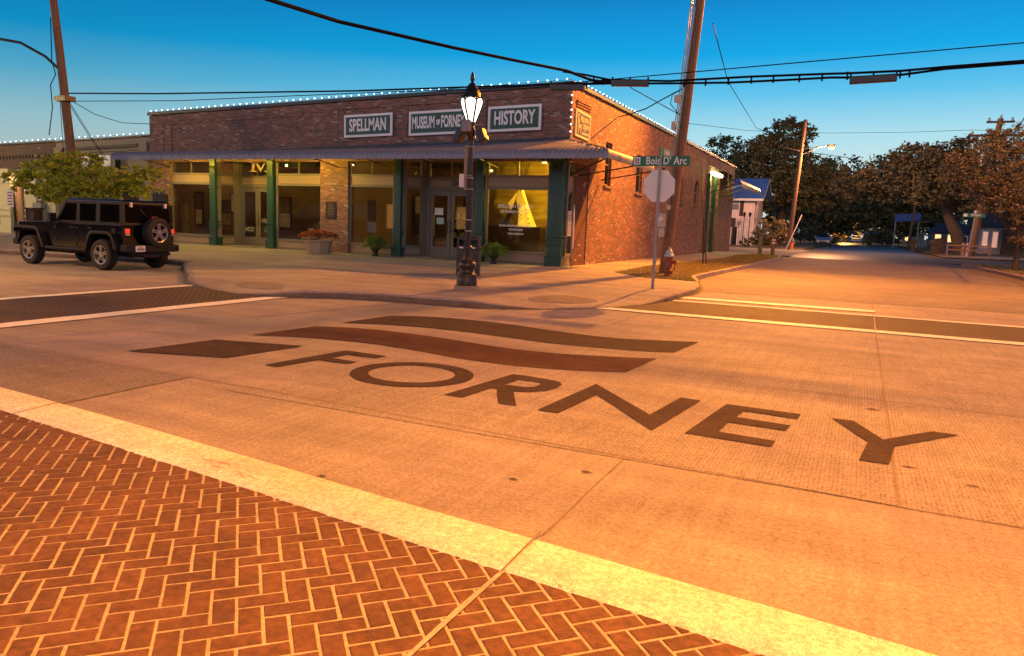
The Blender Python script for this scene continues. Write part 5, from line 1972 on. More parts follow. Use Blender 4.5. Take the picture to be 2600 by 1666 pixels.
# --- cobra-head sodium lamps (mounted above the picture) that light the corner
def cobra(name, base, head, label, energy, color=SODIUM, pole=True, rad=.16, group='sodium street lights', spot=None, aim=None):
    o = empty(name, base, label, 'street light', group)
    hx, hy, hz = head
    bx, by, bz = base
    b = MB()
    if pole:
        b.tube([(bx, by, bz), (bx, by, hz + .1)], [.14, .09], 12)
    d_ = Vector((hx - bx, hy - by, 0))
    b.tube([(bx, by, hz - .5), (bx + d_.x * .35, by + d_.y * .35, hz + .05), (hx, hy, hz + .14)], .04, 8)
    b.build('pole', M['steel'], o)
    d_ = d_.normalized()
    b = MB()
    b.obox((hx, hy, hz + .13), (.6, .26, .12), (d_, Vector((-d_.y, d_.x, 0)), (0, 0, 1)))
    b.build('housing', M['steel'], o, bevel=.03)
    b = MB()
    b.ball((hx, hy, hz + .06), .11, 0, 12, 6, (1, 1, .5))
    b.build('refractor', mat(name + '_lens', (1, .7, .4), .4, emis=(1, .48, .14), estr=22), o)
    l_ = lamp(name + '_lamp', (hx, hy, hz - .06), energy, color, rad, o, spot)
    if aim:
        l_.rotation_euler = (Vector(aim) - Vector(head)).to_track_quat('-Z', 'Y').to_euler()
    return o
cobra('corner_street_light', (-5.3, 23.4, 7.0), (-3.7, 33.5, 11.2), 'sodium street light on a long arm above the corner', 36000, pole=False, spot=(142, 1.0), aim=(-7.5, 9, 0))
cobra('corner_street_light', (11.5, 31, 0), (8, 29.2, 17.0), 'sodium street light across the side street, out of view on the right', 21500)
cobra('main_street_light', (-46, 14, 0), (-44, 15, 7.5), 'yellow street light beyond the left edge of the picture', 4500, color=(1, .60, .15))
cobra('junction_street_light', (9.5, -4, 0), (3.5, -1.0, 10.5), 'sodium street light standing behind the camera on the right', 19500, spot=(150, .9))
cobra('junction_street_light', (-22, -1, 0), (-22, 3, 9.2), 'yellower street light standing out of view on the left', 11000, color=(1, .47, .10), spot=(150, .9))
for sx0 in (-25.8, -22.4, -19.0):
    lamp('soffit_light', (sx0, 21.9, 3.60), 210, (1, .62, .06), .05)
# shops across the street, behind the camera: what the shop windows mirror
def opposite(x0, x1, y, h, label, wins):
    o = empty('out_of_view_building', ((x0 + x1) / 2, y, 0), label, 'building', 'shops across the street behind the camera')
    b = MB()
    b.box(x0, x1, y - 10, y, 0, h)
    b.build('wall', M['brick_left'], o)
    b = MB()
    b.box(x0 - .1, x1 + .1, y - .3, y + .15, h, h + .25)
    b.build('cornice', M['coping'], o)
    b = MB()
    b.box(x0, x1, y + .01, y + 2.0, 3.2, 3.35)
    b.build('awning', M['awn_dark'], o)
    for i, (a, c) in enumerate(wins):
        b = MB()
        for (q0, q1, q2, q3) in ((a - .1, a, .6, 2.9), (c, c + .1, .6, 2.9), (a - .1, c + .1, .5, .6), (a - .1, c + .1, 2.9, 3.0)):
            b.box(q0, q1, y + .01, y + .08, q2, q3)
        w = b.build('window', M['frame'], o)
        b = MB()
        b.box(a, c, y + .02, y + .04, .6, 2.9)
        b.build('pane', mat('opposite_lit', (.5, .3, .15), .5, emis=(1, .45, .13), estr=1.7) if i == 0 and 'opposite_lit' not in bpy.data.materials else (bpy.data.materials['opposite_lit'] if i % 3 == 0 else M['glass_dark']), w)
opposite(-120, -64.5, -14.5, 8, 'far brown brick shop row opposite, farthest left', [(-69.4, -68.4), (-116, -110), (-104, -98), (-92, -88), (-80, -76)])
opposite(-64, -38, -14, 6.2, 'two-lot brown brick shop row opposite the salon', [(-60, -58.8), (-54, -50), (-47, -44), (-42, -39.5)])
opposite(-37.5, -6.5, -15, 6.3, 'long brown brick shop row opposite the museum', [(-36, -33), (-31, -28), (-26, -22), (-20, -18.4), (-15, -12), (-10, -7.6)])
string('opposite_lights', [(-64, -13.8, 6.55), (-6.5, -14.8, 6.6)], 'string of white bulbs along the shop row opposite', 70)
opposite(14, 40, -15, 8, 'brown brick shop opposite, right of the side street', [(16, 19), (22, 26), (30, 34)])
o = empty('out_of_view_building', (34, 48, 0), 'added plain brick block out of view on the right, mirrored dark in the car glass', 'building', 'shops across the street behind the camera')  # added unseen block, keeps bright sky out of the car glass reflection
b = MB()
b.box(24, 44, 33, 64, 0, 7)
b.build('wall', M['brick_left'], o)
b = MB()
b.box(23.9, 44.1, 32.9, 64.1, 7, 7.25)
b.build('cornice', M['coping'], o)

# --- planters
def planter_flowers():
    x, y = -18.15, 21.95
    o = empty('flower_planter', (x, y, S), 'tapered stone planter overflowing with orange-red flowers by the brick pier', 'planter')
    b = MB()
    b.lathe([(.40, 0), (.42, .02), (.50, .42), (.55, .45), (.55, .50), (.48, .50), (.46, .44), (0, .44)], (x, y, S), 8, sm=False)
    b.build('tub', mat('warm_stone', (.40, .27, .17), .9, var=.3, vscale=40, bump=.5, bscale=70), o)
    b = MB()
    for k in range(1500):
        a = rnd.uniform(0, 6.283)
        r = .74 * math.sqrt(rnd.random())
        zz = .62 + .28 * math.sqrt(max(0, 1 - (r / .78) ** 2)) * rnd.uniform(.5, 1.05) - max(0, r - .5) * .5 * rnd.random()
        p = Vector((x + r * math.cos(a), y + r * math.sin(a), S + zz * .97))
        s_ = rnd.uniform(.018, .045)
        u = Vector((rnd.uniform(-1, 1), rnd.uniform(-1, 1), rnd.uniform(-.4, .8))).normalized()
        v = u.cross(Vector((rnd.uniform(-1, 1), rnd.uniform(-1, 1), rnd.uniform(-1, 1)))).normalized()
        b.add([p - u * s_, p + v * s_ * .7, p + u * s_, p - v * s_ * .7], [(0, 1, 2, 3)], 0 if rnd.random() < .62 else 1)
    b.build('flowers', [leaf_mat('petals', [(.42, .07, .02), (.55, .12, .04), (.35, .04, .03), (.6, .2, .08)]), leaf_mat('planter_leaf', [(.05, .07, .02), (.10, .09, .03)])], o, fixn=False)
planter_flowers()
def fern(x, y, r, h, label):
    o = empty('fern_pot', (x, y, S), label, 'potted fern', 'ferns by the shopfront')
    b = MB()
    b.lathe([(.13, 0), (.14, .03), (.10, .06), (.09, .12), (.19, .26), (.22, .30), (.2, .3), (0, .28)], (x, y, S), 16)
    b.build('urn', M['black'], o)
    b = MB()
    for k in range(420):
        a = rnd.uniform(0, 6.283)
        rr = r * rnd.uniform(.35, 1.2)
        hh = h * rnd.uniform(.55, 1.0) * (1 - .25 * rr / r)
        droop = rnd.uniform(.4, 1.7)
        prev = None
        n_ = 9
        for i in range(n_ + 1):
            t_ = i / n_
            p = Vector((x + rr * t_ ** .8 * math.cos(a), y + rr * t_ ** .8 * math.sin(a), S + .28 + (hh - .28) * math.sin(min(1, t_ * 1.5) * math.pi / 2) - droop * .5 * h * max(0, t_ - .45) ** 1.5))
            side = Vector((-math.sin(a), math.cos(a), 0)) * (.035 * math.sin(math.pi * min(1, t_ + .12)) + .006)
            if prev:
                q = (prev[0] + p) / 2
                b.add([prev[0], q + side + Vector((0, 0, -.012)), p], [(0, 1, 2)])
                b.add([prev[0], q - side + Vector((0, 0, -.012)), p], [(0, 1, 2)])
            prev = (p,)
    b.build('fronds', leaf_mat('fern_leaf', [(.12, .20, .03), (.18, .28, .04), (.09, .14, .03)]), o, fixn=False)
fern(-16.25, 22.85, .50, .95, 'bushy green fern in a black urn between the left window and the green column')
fern(-11.3, 22.7, .55, .88, 'wide dark fern in a pot under the corner display window')
# --- wooden posts, stake
for (x, y, h_, lab) in ((-5.87, 50.1, 1.18, 'plain wooden post at the end of the verge'), (-5.06, 49.75, 1.05, 'wooden post with pale reflector bands at the end of the verge')):
    o = empty('bollard', (x, y, S), lab, 'bollard', 'wooden posts at the verge end')
    b = MB()
    b.lathe([(.12, 0), (.12, h_ - .04), (.09, h_), (0, h_)], (x, y, S), 10)
    b.build('post', mat('green_wood', (.12, .11, .06), .8, var=.2), o) if 'green_wood' not in bpy.data.materials else b.build('post', bpy.data.materials['green_wood'], o)
    if 'reflector' in lab:
        b = MB()
        for z in (.72, .9):
            b.lathe([(.124, z), (.124, z + .1)], (x, y, S), 10)
        b.build('reflector_band', mat('reflector', (.75, .5, .35), .4), o)
o = empty('young_tree', (-5.86, 31.2, S), 'thin staked sapling leaning on the verge beside the side wall', 'sapling')
b = MB()
b.tube([(-5.86, 31.2, S), (-5.95, 31.2, 1.8), (-6.15, 31.2, 3.2), (-6.2, 31.2, 4.5)], [.035, .028, .018, .008], 6)
b.tube([(-5.95, 31.2, 1.6), (-5.75, 31.1, 2.6)], [.014, .005], 5)
b.tube([(-6.1, 31.2, 2.6), (-6.35, 31.3, 3.6)], [.012, .005], 5)
b.build('trunk', M['bark'], o)
b = MB()
b.bar((-5.72, 31.15, S), (-5.95, 31.2, 1.9), .05)
b.build('stake', M['wood_dark'], o)
# ================================================================ VEHICLES
M['carblack'] = mat('black_car_paint', (.003, .003, .005), .10, coat=.5, spec=.4)
M['trim'] = mat('black_plastic', (.016, .015, .015), .6, spec=.3)
M['tyre'] = mat('tyre_rubber', (.018, .016, .015), .8, bump=.3, bscale=60)
M['alloy'] = mat('alloy_rim', (.50, .47, .45), .3, metal=.85)
M['carglass'] = glass_mat('tinted_car_glass', (.10, .10, .11), .05)
M['taillit'] = mat('red_tail_lamp', (.5, .01, .005), .3, emis=(1, .05, .02), estr=1.1)
def wheel(parent, x, y, z, side, r=.405, w=.26, name='wheel', axis='y'):
    """side=+1: outer face toward +y (or toward -x for the spare)"""
    e = bpy.data.objects.new(name, None)
    col.objects.link(e)
    e.parent = parent
    e.location = (x, y, z)
    if axis == 'x':
        e.rotation_euler = (0, 0, R2D(90))
    elif side < 0:
        e.rotation_euler = (0, 0, R2D(180))
    key = 'whl%.2f%.2f' % (r, w)
    if key not in MESH:
        b = MB()
        prof = [(r * .62, -w / 2), (r * .80, -w / 2), (r * .95, -w / 2 + .015), (r, -w / 2 + .05), (r, w / 2 - .05), (r * .95, w / 2 - .015), (r * .80, w / 2), (r * .62, w / 2 - .01), (r * .60, 0)]
        n_ = 48
        vs, fs = [], []
        for q, (rr, t_) in enumerate(prof):
            for k in range(n_):
                a = 2 * math.pi * k / n_
                r2 = rr - (.012 if (q in (3, 4) and k % 2) else 0)
                vs.append((r2 * math.cos(a), t_, r2 * math.sin(a)))
        for q in range(len(prof) - 1):
            for k in range(n_):
                fs.append((q * n_ + k, q * n_ + (k + 1) % n_, (q + 1) * n_ + (k + 1) % n_, (q + 1) * n_ + k))
        b.add(vs, fs)
        t_ = b.build('tyre', M['tyre'], None)
        b = MB()
        R_ = r * .62
        o_ = w / 2 - .03
        # barrel, back plate, lip
        vs, fs = [], []
        for q, (rr, tt) in enumerate([(R_, o_ + .02), (R_ * .93, o_ + .015), (R_ * .90, o_ - .05), (R_ * .85, -.02), (0.001, -.02)]):
            for k in range(40):
                a = 2 * math.pi * k / 40
                vs.append((rr * math.cos(a), tt, rr * math.sin(a)))
        for q in range(4):
            for k in range(40):
                fs.append((q * 40 + k, q * 40 + (k + 1) % 40, (q + 1) * 40 + (k + 1) % 40, (q + 1) * 40 + k))
        b.add(vs, fs[:40 * 2], 0)
        b.add(vs, fs[40 * 2:], 1)
        for k in range(5):
            a = 2 * math.pi * k / 5 + math.pi / 2
            for s_ in (-1, 1):
                a0 = a + s_ * .10
                a1 = a + s_ * .20
                p = [(R_ * .18 * math.cos(a0 + s_ * .3), R_ * .18 * math.sin(a0 + s_ * .3)), (R_ * .92 * math.cos(a + s_ * .02), R_ * .92 * math.sin(a + s_ * .02)),
                     (R_ * .92 * math.cos(a1), R_ * .92 * math.sin(a1)), (R_ * .28 * math.cos(a + s_ * .62), R_ * .28 * math.sin(a + s_ * .62))]
                b.add([(px_, o_ - .03, pz_) for px_, pz_ in p] + [(px_, o_ + .004, pz_) for px_, pz_ in p], [(0, 1, 2, 3), (7, 6, 5, 4), (0, 4, 5, 1), (1, 5, 6, 2), (2, 6, 7, 3), (3, 7, 4, 0)])
        vs = [(0, o_ + .012, 0)] + [(R_ * .28 * math.cos(2 * math.pi * k / 20), o_ + .005, R_ * .28 * math.sin(2 * math.pi * k / 20)) for k in range(20)]
        b.add(vs, [(0, 1 + k, 1 + (k + 1) % 20) for k in range(20)])
        rm = b.build('rim', [M['alloy'], M['trim']], None)
        MESH[key] = (t_.data, rm.data)
        bpy.data.objects.remove(t_)
        bpy.data.objects.remove(rm)
    for nm, me in zip(('tyre', 'rim'), MESH[key]):
        q = bpy.data.objects.new(nm, me)
        col.objects.link(q)
        q.parent = e
    return e
MESH = {}
jp = empty('off_road_car', (-16.82, 13.08, 0), 'black four-door off-road car with rear-mounted spare wheel, parked at the left kerb', 'car', rz=R2D(180))
jp.scale = (.925, .92, .925)
def part(b, name, m, bevel=0, parent=jp):
    return b.build(name, m, parent, bevel=bevel, local=True)
b = MB()
# tub: cross-section extruded along y with wheel cut-outs
def arc(cx_, r_, z0, n_=8, rev=False):
    pts = []
    for k in range(n_ + 1):
        a = math.pi * k / n_
        pts.append((cx_ - r_ * math.cos(a), z0 + r_ * math.sin(a)))
    return pts
side = [(-.74, .62), (-.52, .60)] + [(-.50, .62), (-.46, .86), (-.28, 1.0), (.28, 1.0), (.46, .86), (.52, .56)] + [(.56, .52), (2.36, .52), (2.44, .62), (2.52, .86), (2.68, .98), (3.34, 1.0), (3.50, .92), (3.56, .80), (3.62, .62), (3.62, 1.08), (3.56, 1.17), (2.05, 1.22), (1.98, 1.20), (-.74, 1.20)]
def slab(poly, y0, y1, b, m=0):
    tr_ = tessellate_polygon([[Vector((p[0], p[1], 0)) for p in poly]])
    n_ = len(poly)
    vs = [(x, y0, z) for x, z in poly] + [(x, y1, z) for x, z in poly]
    fs = [tuple(t_) for t_ in tr_] + [tuple(i + n_ for i in t_[::-1]) for t_ in tr_] + [(i, (i + 1) % n_, n_ + (i + 1) % n_, n_ + i) for i in range(n_)]
    b.add(vs, fs, m)
slab([p for p in side if True], -.79, .79, b)
part(b, 'body', M['carblack'], .012)
b = MB()
# hood taper in front
b.add([(2.05, -.70, 1.205), (3.6, -.60, 1.10), (3.6, .60, 1.10), (2.05, .70, 1.205), (2.05, -.66, 1.26), (3.58, -.55, 1.16), (3.58, .55, 1.16), (2.05, .66, 1.26)],
      [(4, 5, 6, 7), (0, 1, 5, 4), (1, 2, 6, 5), (2, 3, 7, 6), (3, 0, 4, 7)])
part(b, 'hood', M['carblack'], .03)
b = MB()
b.box(3.62, 3.66, -.62, .62, .68, 1.10)
for k in range(7):
    b.box(3.66, 3.67, -.27 + k * .09 - .028, -.27 + k * .09 + .028, .72, 1.05, 1)
part(b, 'grille', [M['carblack'], M['trim']])
# hard top with window openings built from bars
W_ = .72
b = MB()
b.add([(-.70, -W_, 1.80), (1.58, -W_, 1.80), (1.58, W_, 1.80), (-.70, W_, 1.80), (-.66, -W_ + .05, 1.865), (1.52, -W_ + .05, 1.87), (1.52, W_ - .05, 1.87), (-.66, W_ - .05, 1.865)],
      [(4, 5, 6, 7), (0, 1, 5, 4), (1, 2, 6, 5), (2, 3, 7, 6), (3, 0, 4, 7), (3, 2, 1, 0)])
part(b, 'roof', M['carblack'], .02)
b = MB()
for s_ in (-1, 1):
    yb, yt = s_ * .775, s_ * .735
    def pil(x0, x1, x2, x3):   # bottom x0..x1, top x2..x3
        b.add([(x0, yb, 1.20), (x1, yb, 1.20), (x1, yb - s_ * .06, 1.20), (x0, yb - s_ * .06, 1.20), (x2, yt, 1.805), (x3, yt, 1.805), (x3, yt - s_ * .06, 1.805), (x2, yt - s_ * .06, 1.805)],
              [(0, 1, 5, 4), (1, 2, 6, 5), (2, 3, 7, 6), (3, 0, 4, 7), (4, 5, 6, 7), (0, 3, 2, 1)])
    pil(-.74, -.60, -.70, -.58)
    pil(.16, .34, .16, .32)
    pil(.98, 1.12, .97, 1.10)
    pil(1.90, 2.0, 1.50, 1.60)
    b.add([(-.74, yb, 1.20), (2.0, yb, 1.20), (2.0, yb - s_ * .04, 1.20), (-.74, yb - s_ * .04, 1.20), (-.74, yb, 1.27), (1.96, yb, 1.27), (1.96, yb - s_ * .04, 1.27), (-.74, yb - s_ * .04, 1.27)],
          [(0, 1, 5, 4), (4, 5, 6, 7), (2, 3, 7, 6)])
    b.add([(-.70, yt + s_ * .002, 1.73), (1.6, yt + s_ * .002, 1.73), (1.6, yt - s_ * .04, 1.73), (-.70, yt - s_ * .04, 1.73), (-.70, yt, 1.805), (1.56, yt, 1.805), (1.56, yt - s_ * .04, 1.805), (-.70, yt - s_ * .04, 1.805)],
          [(0, 1, 5, 4), (0, 3, 2, 1), (2, 3, 7, 6)])
b.box(-.745, -.70, -.775, .775, 1.20, 1.27)
b.box(-.72, -.66, -.74, .74, 1.745, 1.81)
for s_ in (-1, 1):
    b.box(-.742, -.69, s_ * .755 - .045, s_ * .755 + .02, 1.27, 1.76)
b.add([(1.98, -.76, 1.20), (1.98, .76, 1.20), (1.93, .76, 1.28), (1.93, -.76, 1.28)], [(0, 1, 2, 3)])
part(b, 'hard_top', M['trim'], .008)
def pane(name, vs, nm='window'):
    b = MB()
    b.add(vs, [tuple(range(len(vs)))])
    part(b, nm, M['carglass'])
for s_ in (-1, 1):
    yb, yt = s_ * .762, s_ * .724
    for (x0, x1, x2, x3) in ((-.6, .16, -.58, .16), (.34, .98, .32, .97), (1.12, 1.90, 1.10, 1.50)):
        pane('w', [(x0, yb, 1.27), (x1, yb, 1.27), (x3, yt, 1.73), (x2, yt, 1.73)])
pane('w', [(-.725, -.71, 1.27), (-.725, .71, 1.27), (-.70, .71, 1.745), (-.70, -.71, 1.745)], 'rear_window')
pane('w', [(1.96, -.7, 1.27), (1.96, .7, 1.27), (1.58, .68, 1.80), (1.58, -.68, 1.80)], 'windscreen')
# interior darkness: seats
for x in (.25, 1.2):
    for y_ in (-.36, .36):
        b = MB()
        b.box(x, x + .45, y_ - .24, y_ + .24, .75, .95)
        b.box(x, x + .14, y_ - .24, y_ + .24, .95, 1.45)
        b.box(x + .02, x + .10, y_ - .12, y_ + .12, 1.451, 1.65)
        part(b, 'seat', M['trim'])
b = MB()
b.tube([(1.62, .36 + .18 * math.cos(k * math.pi / 8), 1.22 + .18 * math.sin(k * math.pi / 8)) for k in range(17)], .015, 5)
part(b, 'steering_wheel', M['trim'])
# doors
for s_ in (-1, 1):
    for (x0, x1) in ((.36, 1.02), (1.08, 1.92)):
        b = MB()
        y_ = s_ * .79
        z0 = .58
        poly = [(x0, .98 if x0 < .5 else z0), (x0 + .12, z0), (x1, z0), (x1, 1.19), (x0, 1.19)]
        ys = sorted((y_ + s_ * .001, y_ + s_ * .014))
        slab(poly, ys[0], ys[1], b)
        d_ = part(b, 'door', M['carblack'], .006)
        b = MB()
        ys = sorted((y_ + s_ * .015, y_ + s_ * .045))
        b.box(x0 + .07, x0 + .22, ys[0], ys[1], 1.07, 1.11)
        h_ = b.build('handle', M['trim'], d_, bevel=.006, local=True)
        b = MB()
        for z in (.75, 1.08):
            b = MB()
            ys = sorted((y_ + s_ * .015, y_ + s_ * .035))
            b.box(x1 - .03, x1 + .07, ys[0], ys[1], z - .025, z + .025)
            b.build('hinge', M['trim'], d_, local=True)
    b = MB()
    b.obox((1.88, s_ * .93, 1.33), (.12, .20, .24), ((1, 0, 0), (0, 1, 0), (0, 0, 1)))
    b.box(1.85, 1.9, min(s_ * .79, s_ * .9), max(s_ * .79, s_ * .9), 1.24, 1.28)
    part(b, 'mirror', M['trim'], .03)
    # fender flares
    for (cx_, front) in ((0, False), (3.0, True)):
        b = MB()
        pts = [(-.60, .58), (-.55, .80), (-.44, .96), (-.30, 1.03), (.32, 1.03), (.46, .95), (.62, .72), (.70, .52)]
        if front:
            pts = [(-.70, .50), (-.62, .70), (-.50, .94), (-.38, 1.06), (.52, 1.08), (.60, 1.02), (.62, .90)]
        else:
            pts = [(-.62, .56), (-.56, .80), (-.46, .96), (-.32, 1.03), (.30, 1.03), (.44, .94), (.54, .72), (.62, .52)]
        th = .055
        n_ = len(pts)
        vs = []
        for k, (px_, pz_) in enumerate(pts):
            a = Vector(pts[max(k - 1, 0)])
            c = Vector(pts[min(k + 1, n_ - 1)])
            t_ = (c - a).normalized()
            nx, nz_ = -t_.y, t_.x
            for (yy, off) in ((.78, 0), (.93, 0), (.945, -.03), (.945, -.075), (.78, -.075)):
                vs.append((cx_ + px_ + nx * off, s_ * yy, pz_ + nz_ * off))
        fs = []
        for k in range(n_ - 1):
            for q in range(5):
                fs.append((k * 5 + q, k * 5 + (q + 1) % 5, (k + 1) * 5 + (q + 1) % 5, (k + 1) * 5 + q))
        fs += [(0, 1, 2, 3, 4), tuple((n_ - 1) * 5 + q for q in (4, 3, 2, 1, 0))]
        b.add(vs, fs)
        part(b, 'fender', M['trim'], .008)
    b = MB()
    b.tube([(.62, s_ * .86, .50), (2.3, s_ * .86, .50)], .05, 8)
    part(b, 'side_step', M['trim'])
    wheel(jp, 0, s_ * .80, .405, s_)
    wheel(jp, 3.0, s_ * .80, .405, s_)
    b = MB()
    b.box(-.80, -.74, s_ * .70 - .085, s_ * .70 + .085, .92, 1.13)
    tl = part(b, 'tail_light', M['trim'], .01)
    b = MB()
    b.box(-.812, -.801, s_ * .70 - .062, s_ * .70 + .062, 1.0, 1.11)
    b.box(-.812, -.801, s_ * .70 - .062, s_ * .70 + .062, .945, .975, 1)
    b.build('lens', [M['taillit'], M['sign_back']], tl, local=True)
e = wheel(jp, -.90, -.12, 1.02, 1, name='spare_wheel', axis='x')
b = MB()
b.box(-.80, -.74, -.3, .1, .85, 1.15)
b.box(-.86, -.78, -.2, -.04, 1.42, 1.46)
part(b, 'spare_carrier', M['trim'])
b = MB()
b.box(-.83, -.80, -.19, -.05, 1.40, 1.425)
part(b, 'brake_light', M['taillit'])
b = MB()
b.add([(-.98, -.62, .50), (-.98, .62, .50), (-.98, .62, .68), (-.98, -.62, .68), (-.74, -.88, .52), (-.74, .88, .52), (-.74, .88, .70), (-.74, -.88, .70),
       (-.92, -.82, .51), (-.92, .82, .51), (-.92, .82, .69), (-.92, -.82, .69)],
      [(0, 1, 2, 3), (1, 9, 10, 2), (9, 5, 6, 10), (8, 0, 3, 11), (4, 8, 11, 7), (3, 2, 10, 11), (11, 10, 6, 7), (0, 8, 9, 1), (8, 4, 5, 9)])
part(b, 'rear_bumper', M['trim'], .02)
b = MB()
b.box(3.66, 3.86, -.8, .8, .52, .70)
part(b, 'front_bumper', M['trim'], .02)
b = MB()
b.box(-.995, -.985, .33, .62, .52, .68)
pt = part(b, 'number_plate', M['sign_white'], .003)
b = MB()
for k in range(6):
    b.box(-.998, -.9955, .37 + k * .036, .392 + k * .036, .555, .615)
b.box(-.998, -.9955, .40, .54, .64, .655, 1)
b.build('characters', [mat('plate_ink', (.05, .05, .12), .5), mat('plate_ink_red', (.4, .05, .05), .5)], pt, local=True)
b = MB()
b.box(-.88, -.6, -.5, .5, .42, .5)
b.box(-.9, -.3, -.2, .3, .36, .42)
b.box(-.5, 3.4, -.35, .35, .34, .53)
b.tube([(-.25, -.7, .4), (-.25, .7, .4)], .05, 8)
b.tube([(3, -.7, .4), (3, .7, .4)], .05, 8)
b.tube([(-.85, -.55, .44), (-.3, -.55, .42)], .04, 8)
part(b, 'chassis', M['trim'])
b = MB()
b.tube([(-.4, .795, 1.03), (-.4, .812, 1.03)], .085, 16)
part(b, 'fuel_cap', M['trim'])
b = MB()
for y_ in (-.55, .52):
    b.box(-.76, -.70, y_ - .03, y_ + .03, 1.68, 1.80)
part(b, 'glass_hinge', M['sign_back'])
b = MB()
b.tube([(-.74, -.05, 1.36), (-.74, .25, 1.62)], .012, 5)
part(b, 'rear_wiper', M['trim'])
# --- two cars far down the side street
def sedan(loc, rz, paint, label, lit=False, s=1.0):
    o = empty('parked_car', loc, label, 'car', 'cars parked down the side street', rz=rz)
    o.scale = (s, s, s)
    def stations():
        # x, halfwidth, z_bottom, z_shoulder, z_roof, roof halfwidth
        return [(-2.2, .70, .42, .80, .84, .60), (-2.05, .84, .30, .90, .98, .68), (-1.5, .88, .28, .93, 1.02, .70), (-1.0, .89, .28, .94, 1.36, .62), (-.4, .89, .28, .93, 1.45, .60),
                (.4, .89, .28, .92, 1.44, .60), (1.0, .88, .28, .90, 1.10, .66), (1.35, .87, .28, .88, .96, .70), (2.0, .82, .30, .78, .82, .64), (2.25, .68, .42, .66, .68, .5)]
    b = MB()
    st = stations()
    for (x, w_, zb, zs_, zr, wr) in st:
        b.v += [(x, -w_ * .9, zb), (x, -w_, zb + .2), (x, -w_, zs_), (x, -wr, zr), (x, wr, zr), (x, w_, zs_), (x, w_, zb + .2), (x, w_ * .9, zb)]
    for i in range(len(st) - 1):
        for k in range(8):
            b.f.append([i * 8 + k, i * 8 + (k + 1) % 8, (i + 1) * 8 + (k + 1) % 8, (i + 1) * 8 + k])
            cab = st[i][4] > 1.2 or st[i + 1][4] > 1.2
            glass = cab and k in (2, 4) or (k == 3 and ((i == 2) or (i == 5)))
            b.m.append(1 if glass else 0)
            b.sm.append(False)
    b.f += [[7, 6, 5, 4, 3, 2, 1, 0], [(len(st) - 1) * 8 + q for q in range(8)]]
    b.m += [0, 0]
    b.sm += [False, False]
    b.build('body', [paint, M['glass_dark']], o, local=True, bevel=.03)
    for x in (-1.38, 1.38):
        for s_ in (-1, 1):
            wheel(o, x, s_ * .80, .32, s_, .32, .2)
    for s_ in (-1, 1):
        b = MB()
        b.box(2.14, 2.24, s_ * .6 - .13, s_ * .6 + .13, .62, .72)
        b.build('headlight', M['sign_back'], o, local=True, bevel=.01)
        b = MB()
        b.box(-2.23, -2.12, s_ * .62 - .14, s_ * .62 + .14, .72, .86)
        b.build('tail_light', M['taillit'] if lit else mat('dull_red', (.3, .02, .02), .4), o, local=True)
        b = MB()
        b.box(.75, .9, s_ * .93 - .09, s_ * .93 + .09, .95, 1.08)
        b.build('mirror', paint, o, local=True, bevel=.02)
    b = MB()
    b.box(2.2, 2.26, -.45, .45, .42, .58)
    b.build('grille', M['trim'], o, local=True)
    return o
sedan((-4.9, 112.5, .03), R2D(-88), mat('silver_blue_paint', (.30, .36, .45), .3, metal=.4, coat=.6), 'silver-blue hatchback facing the camera, parked on the left far down the side street', s=1.12)
sedan((-1.2, 190, .03), R2D(92), mat('white_car_paint', (.6, .62, .66), .3, coat=.6), 'small white car seen from behind at the far end of the side street', s=1.15)
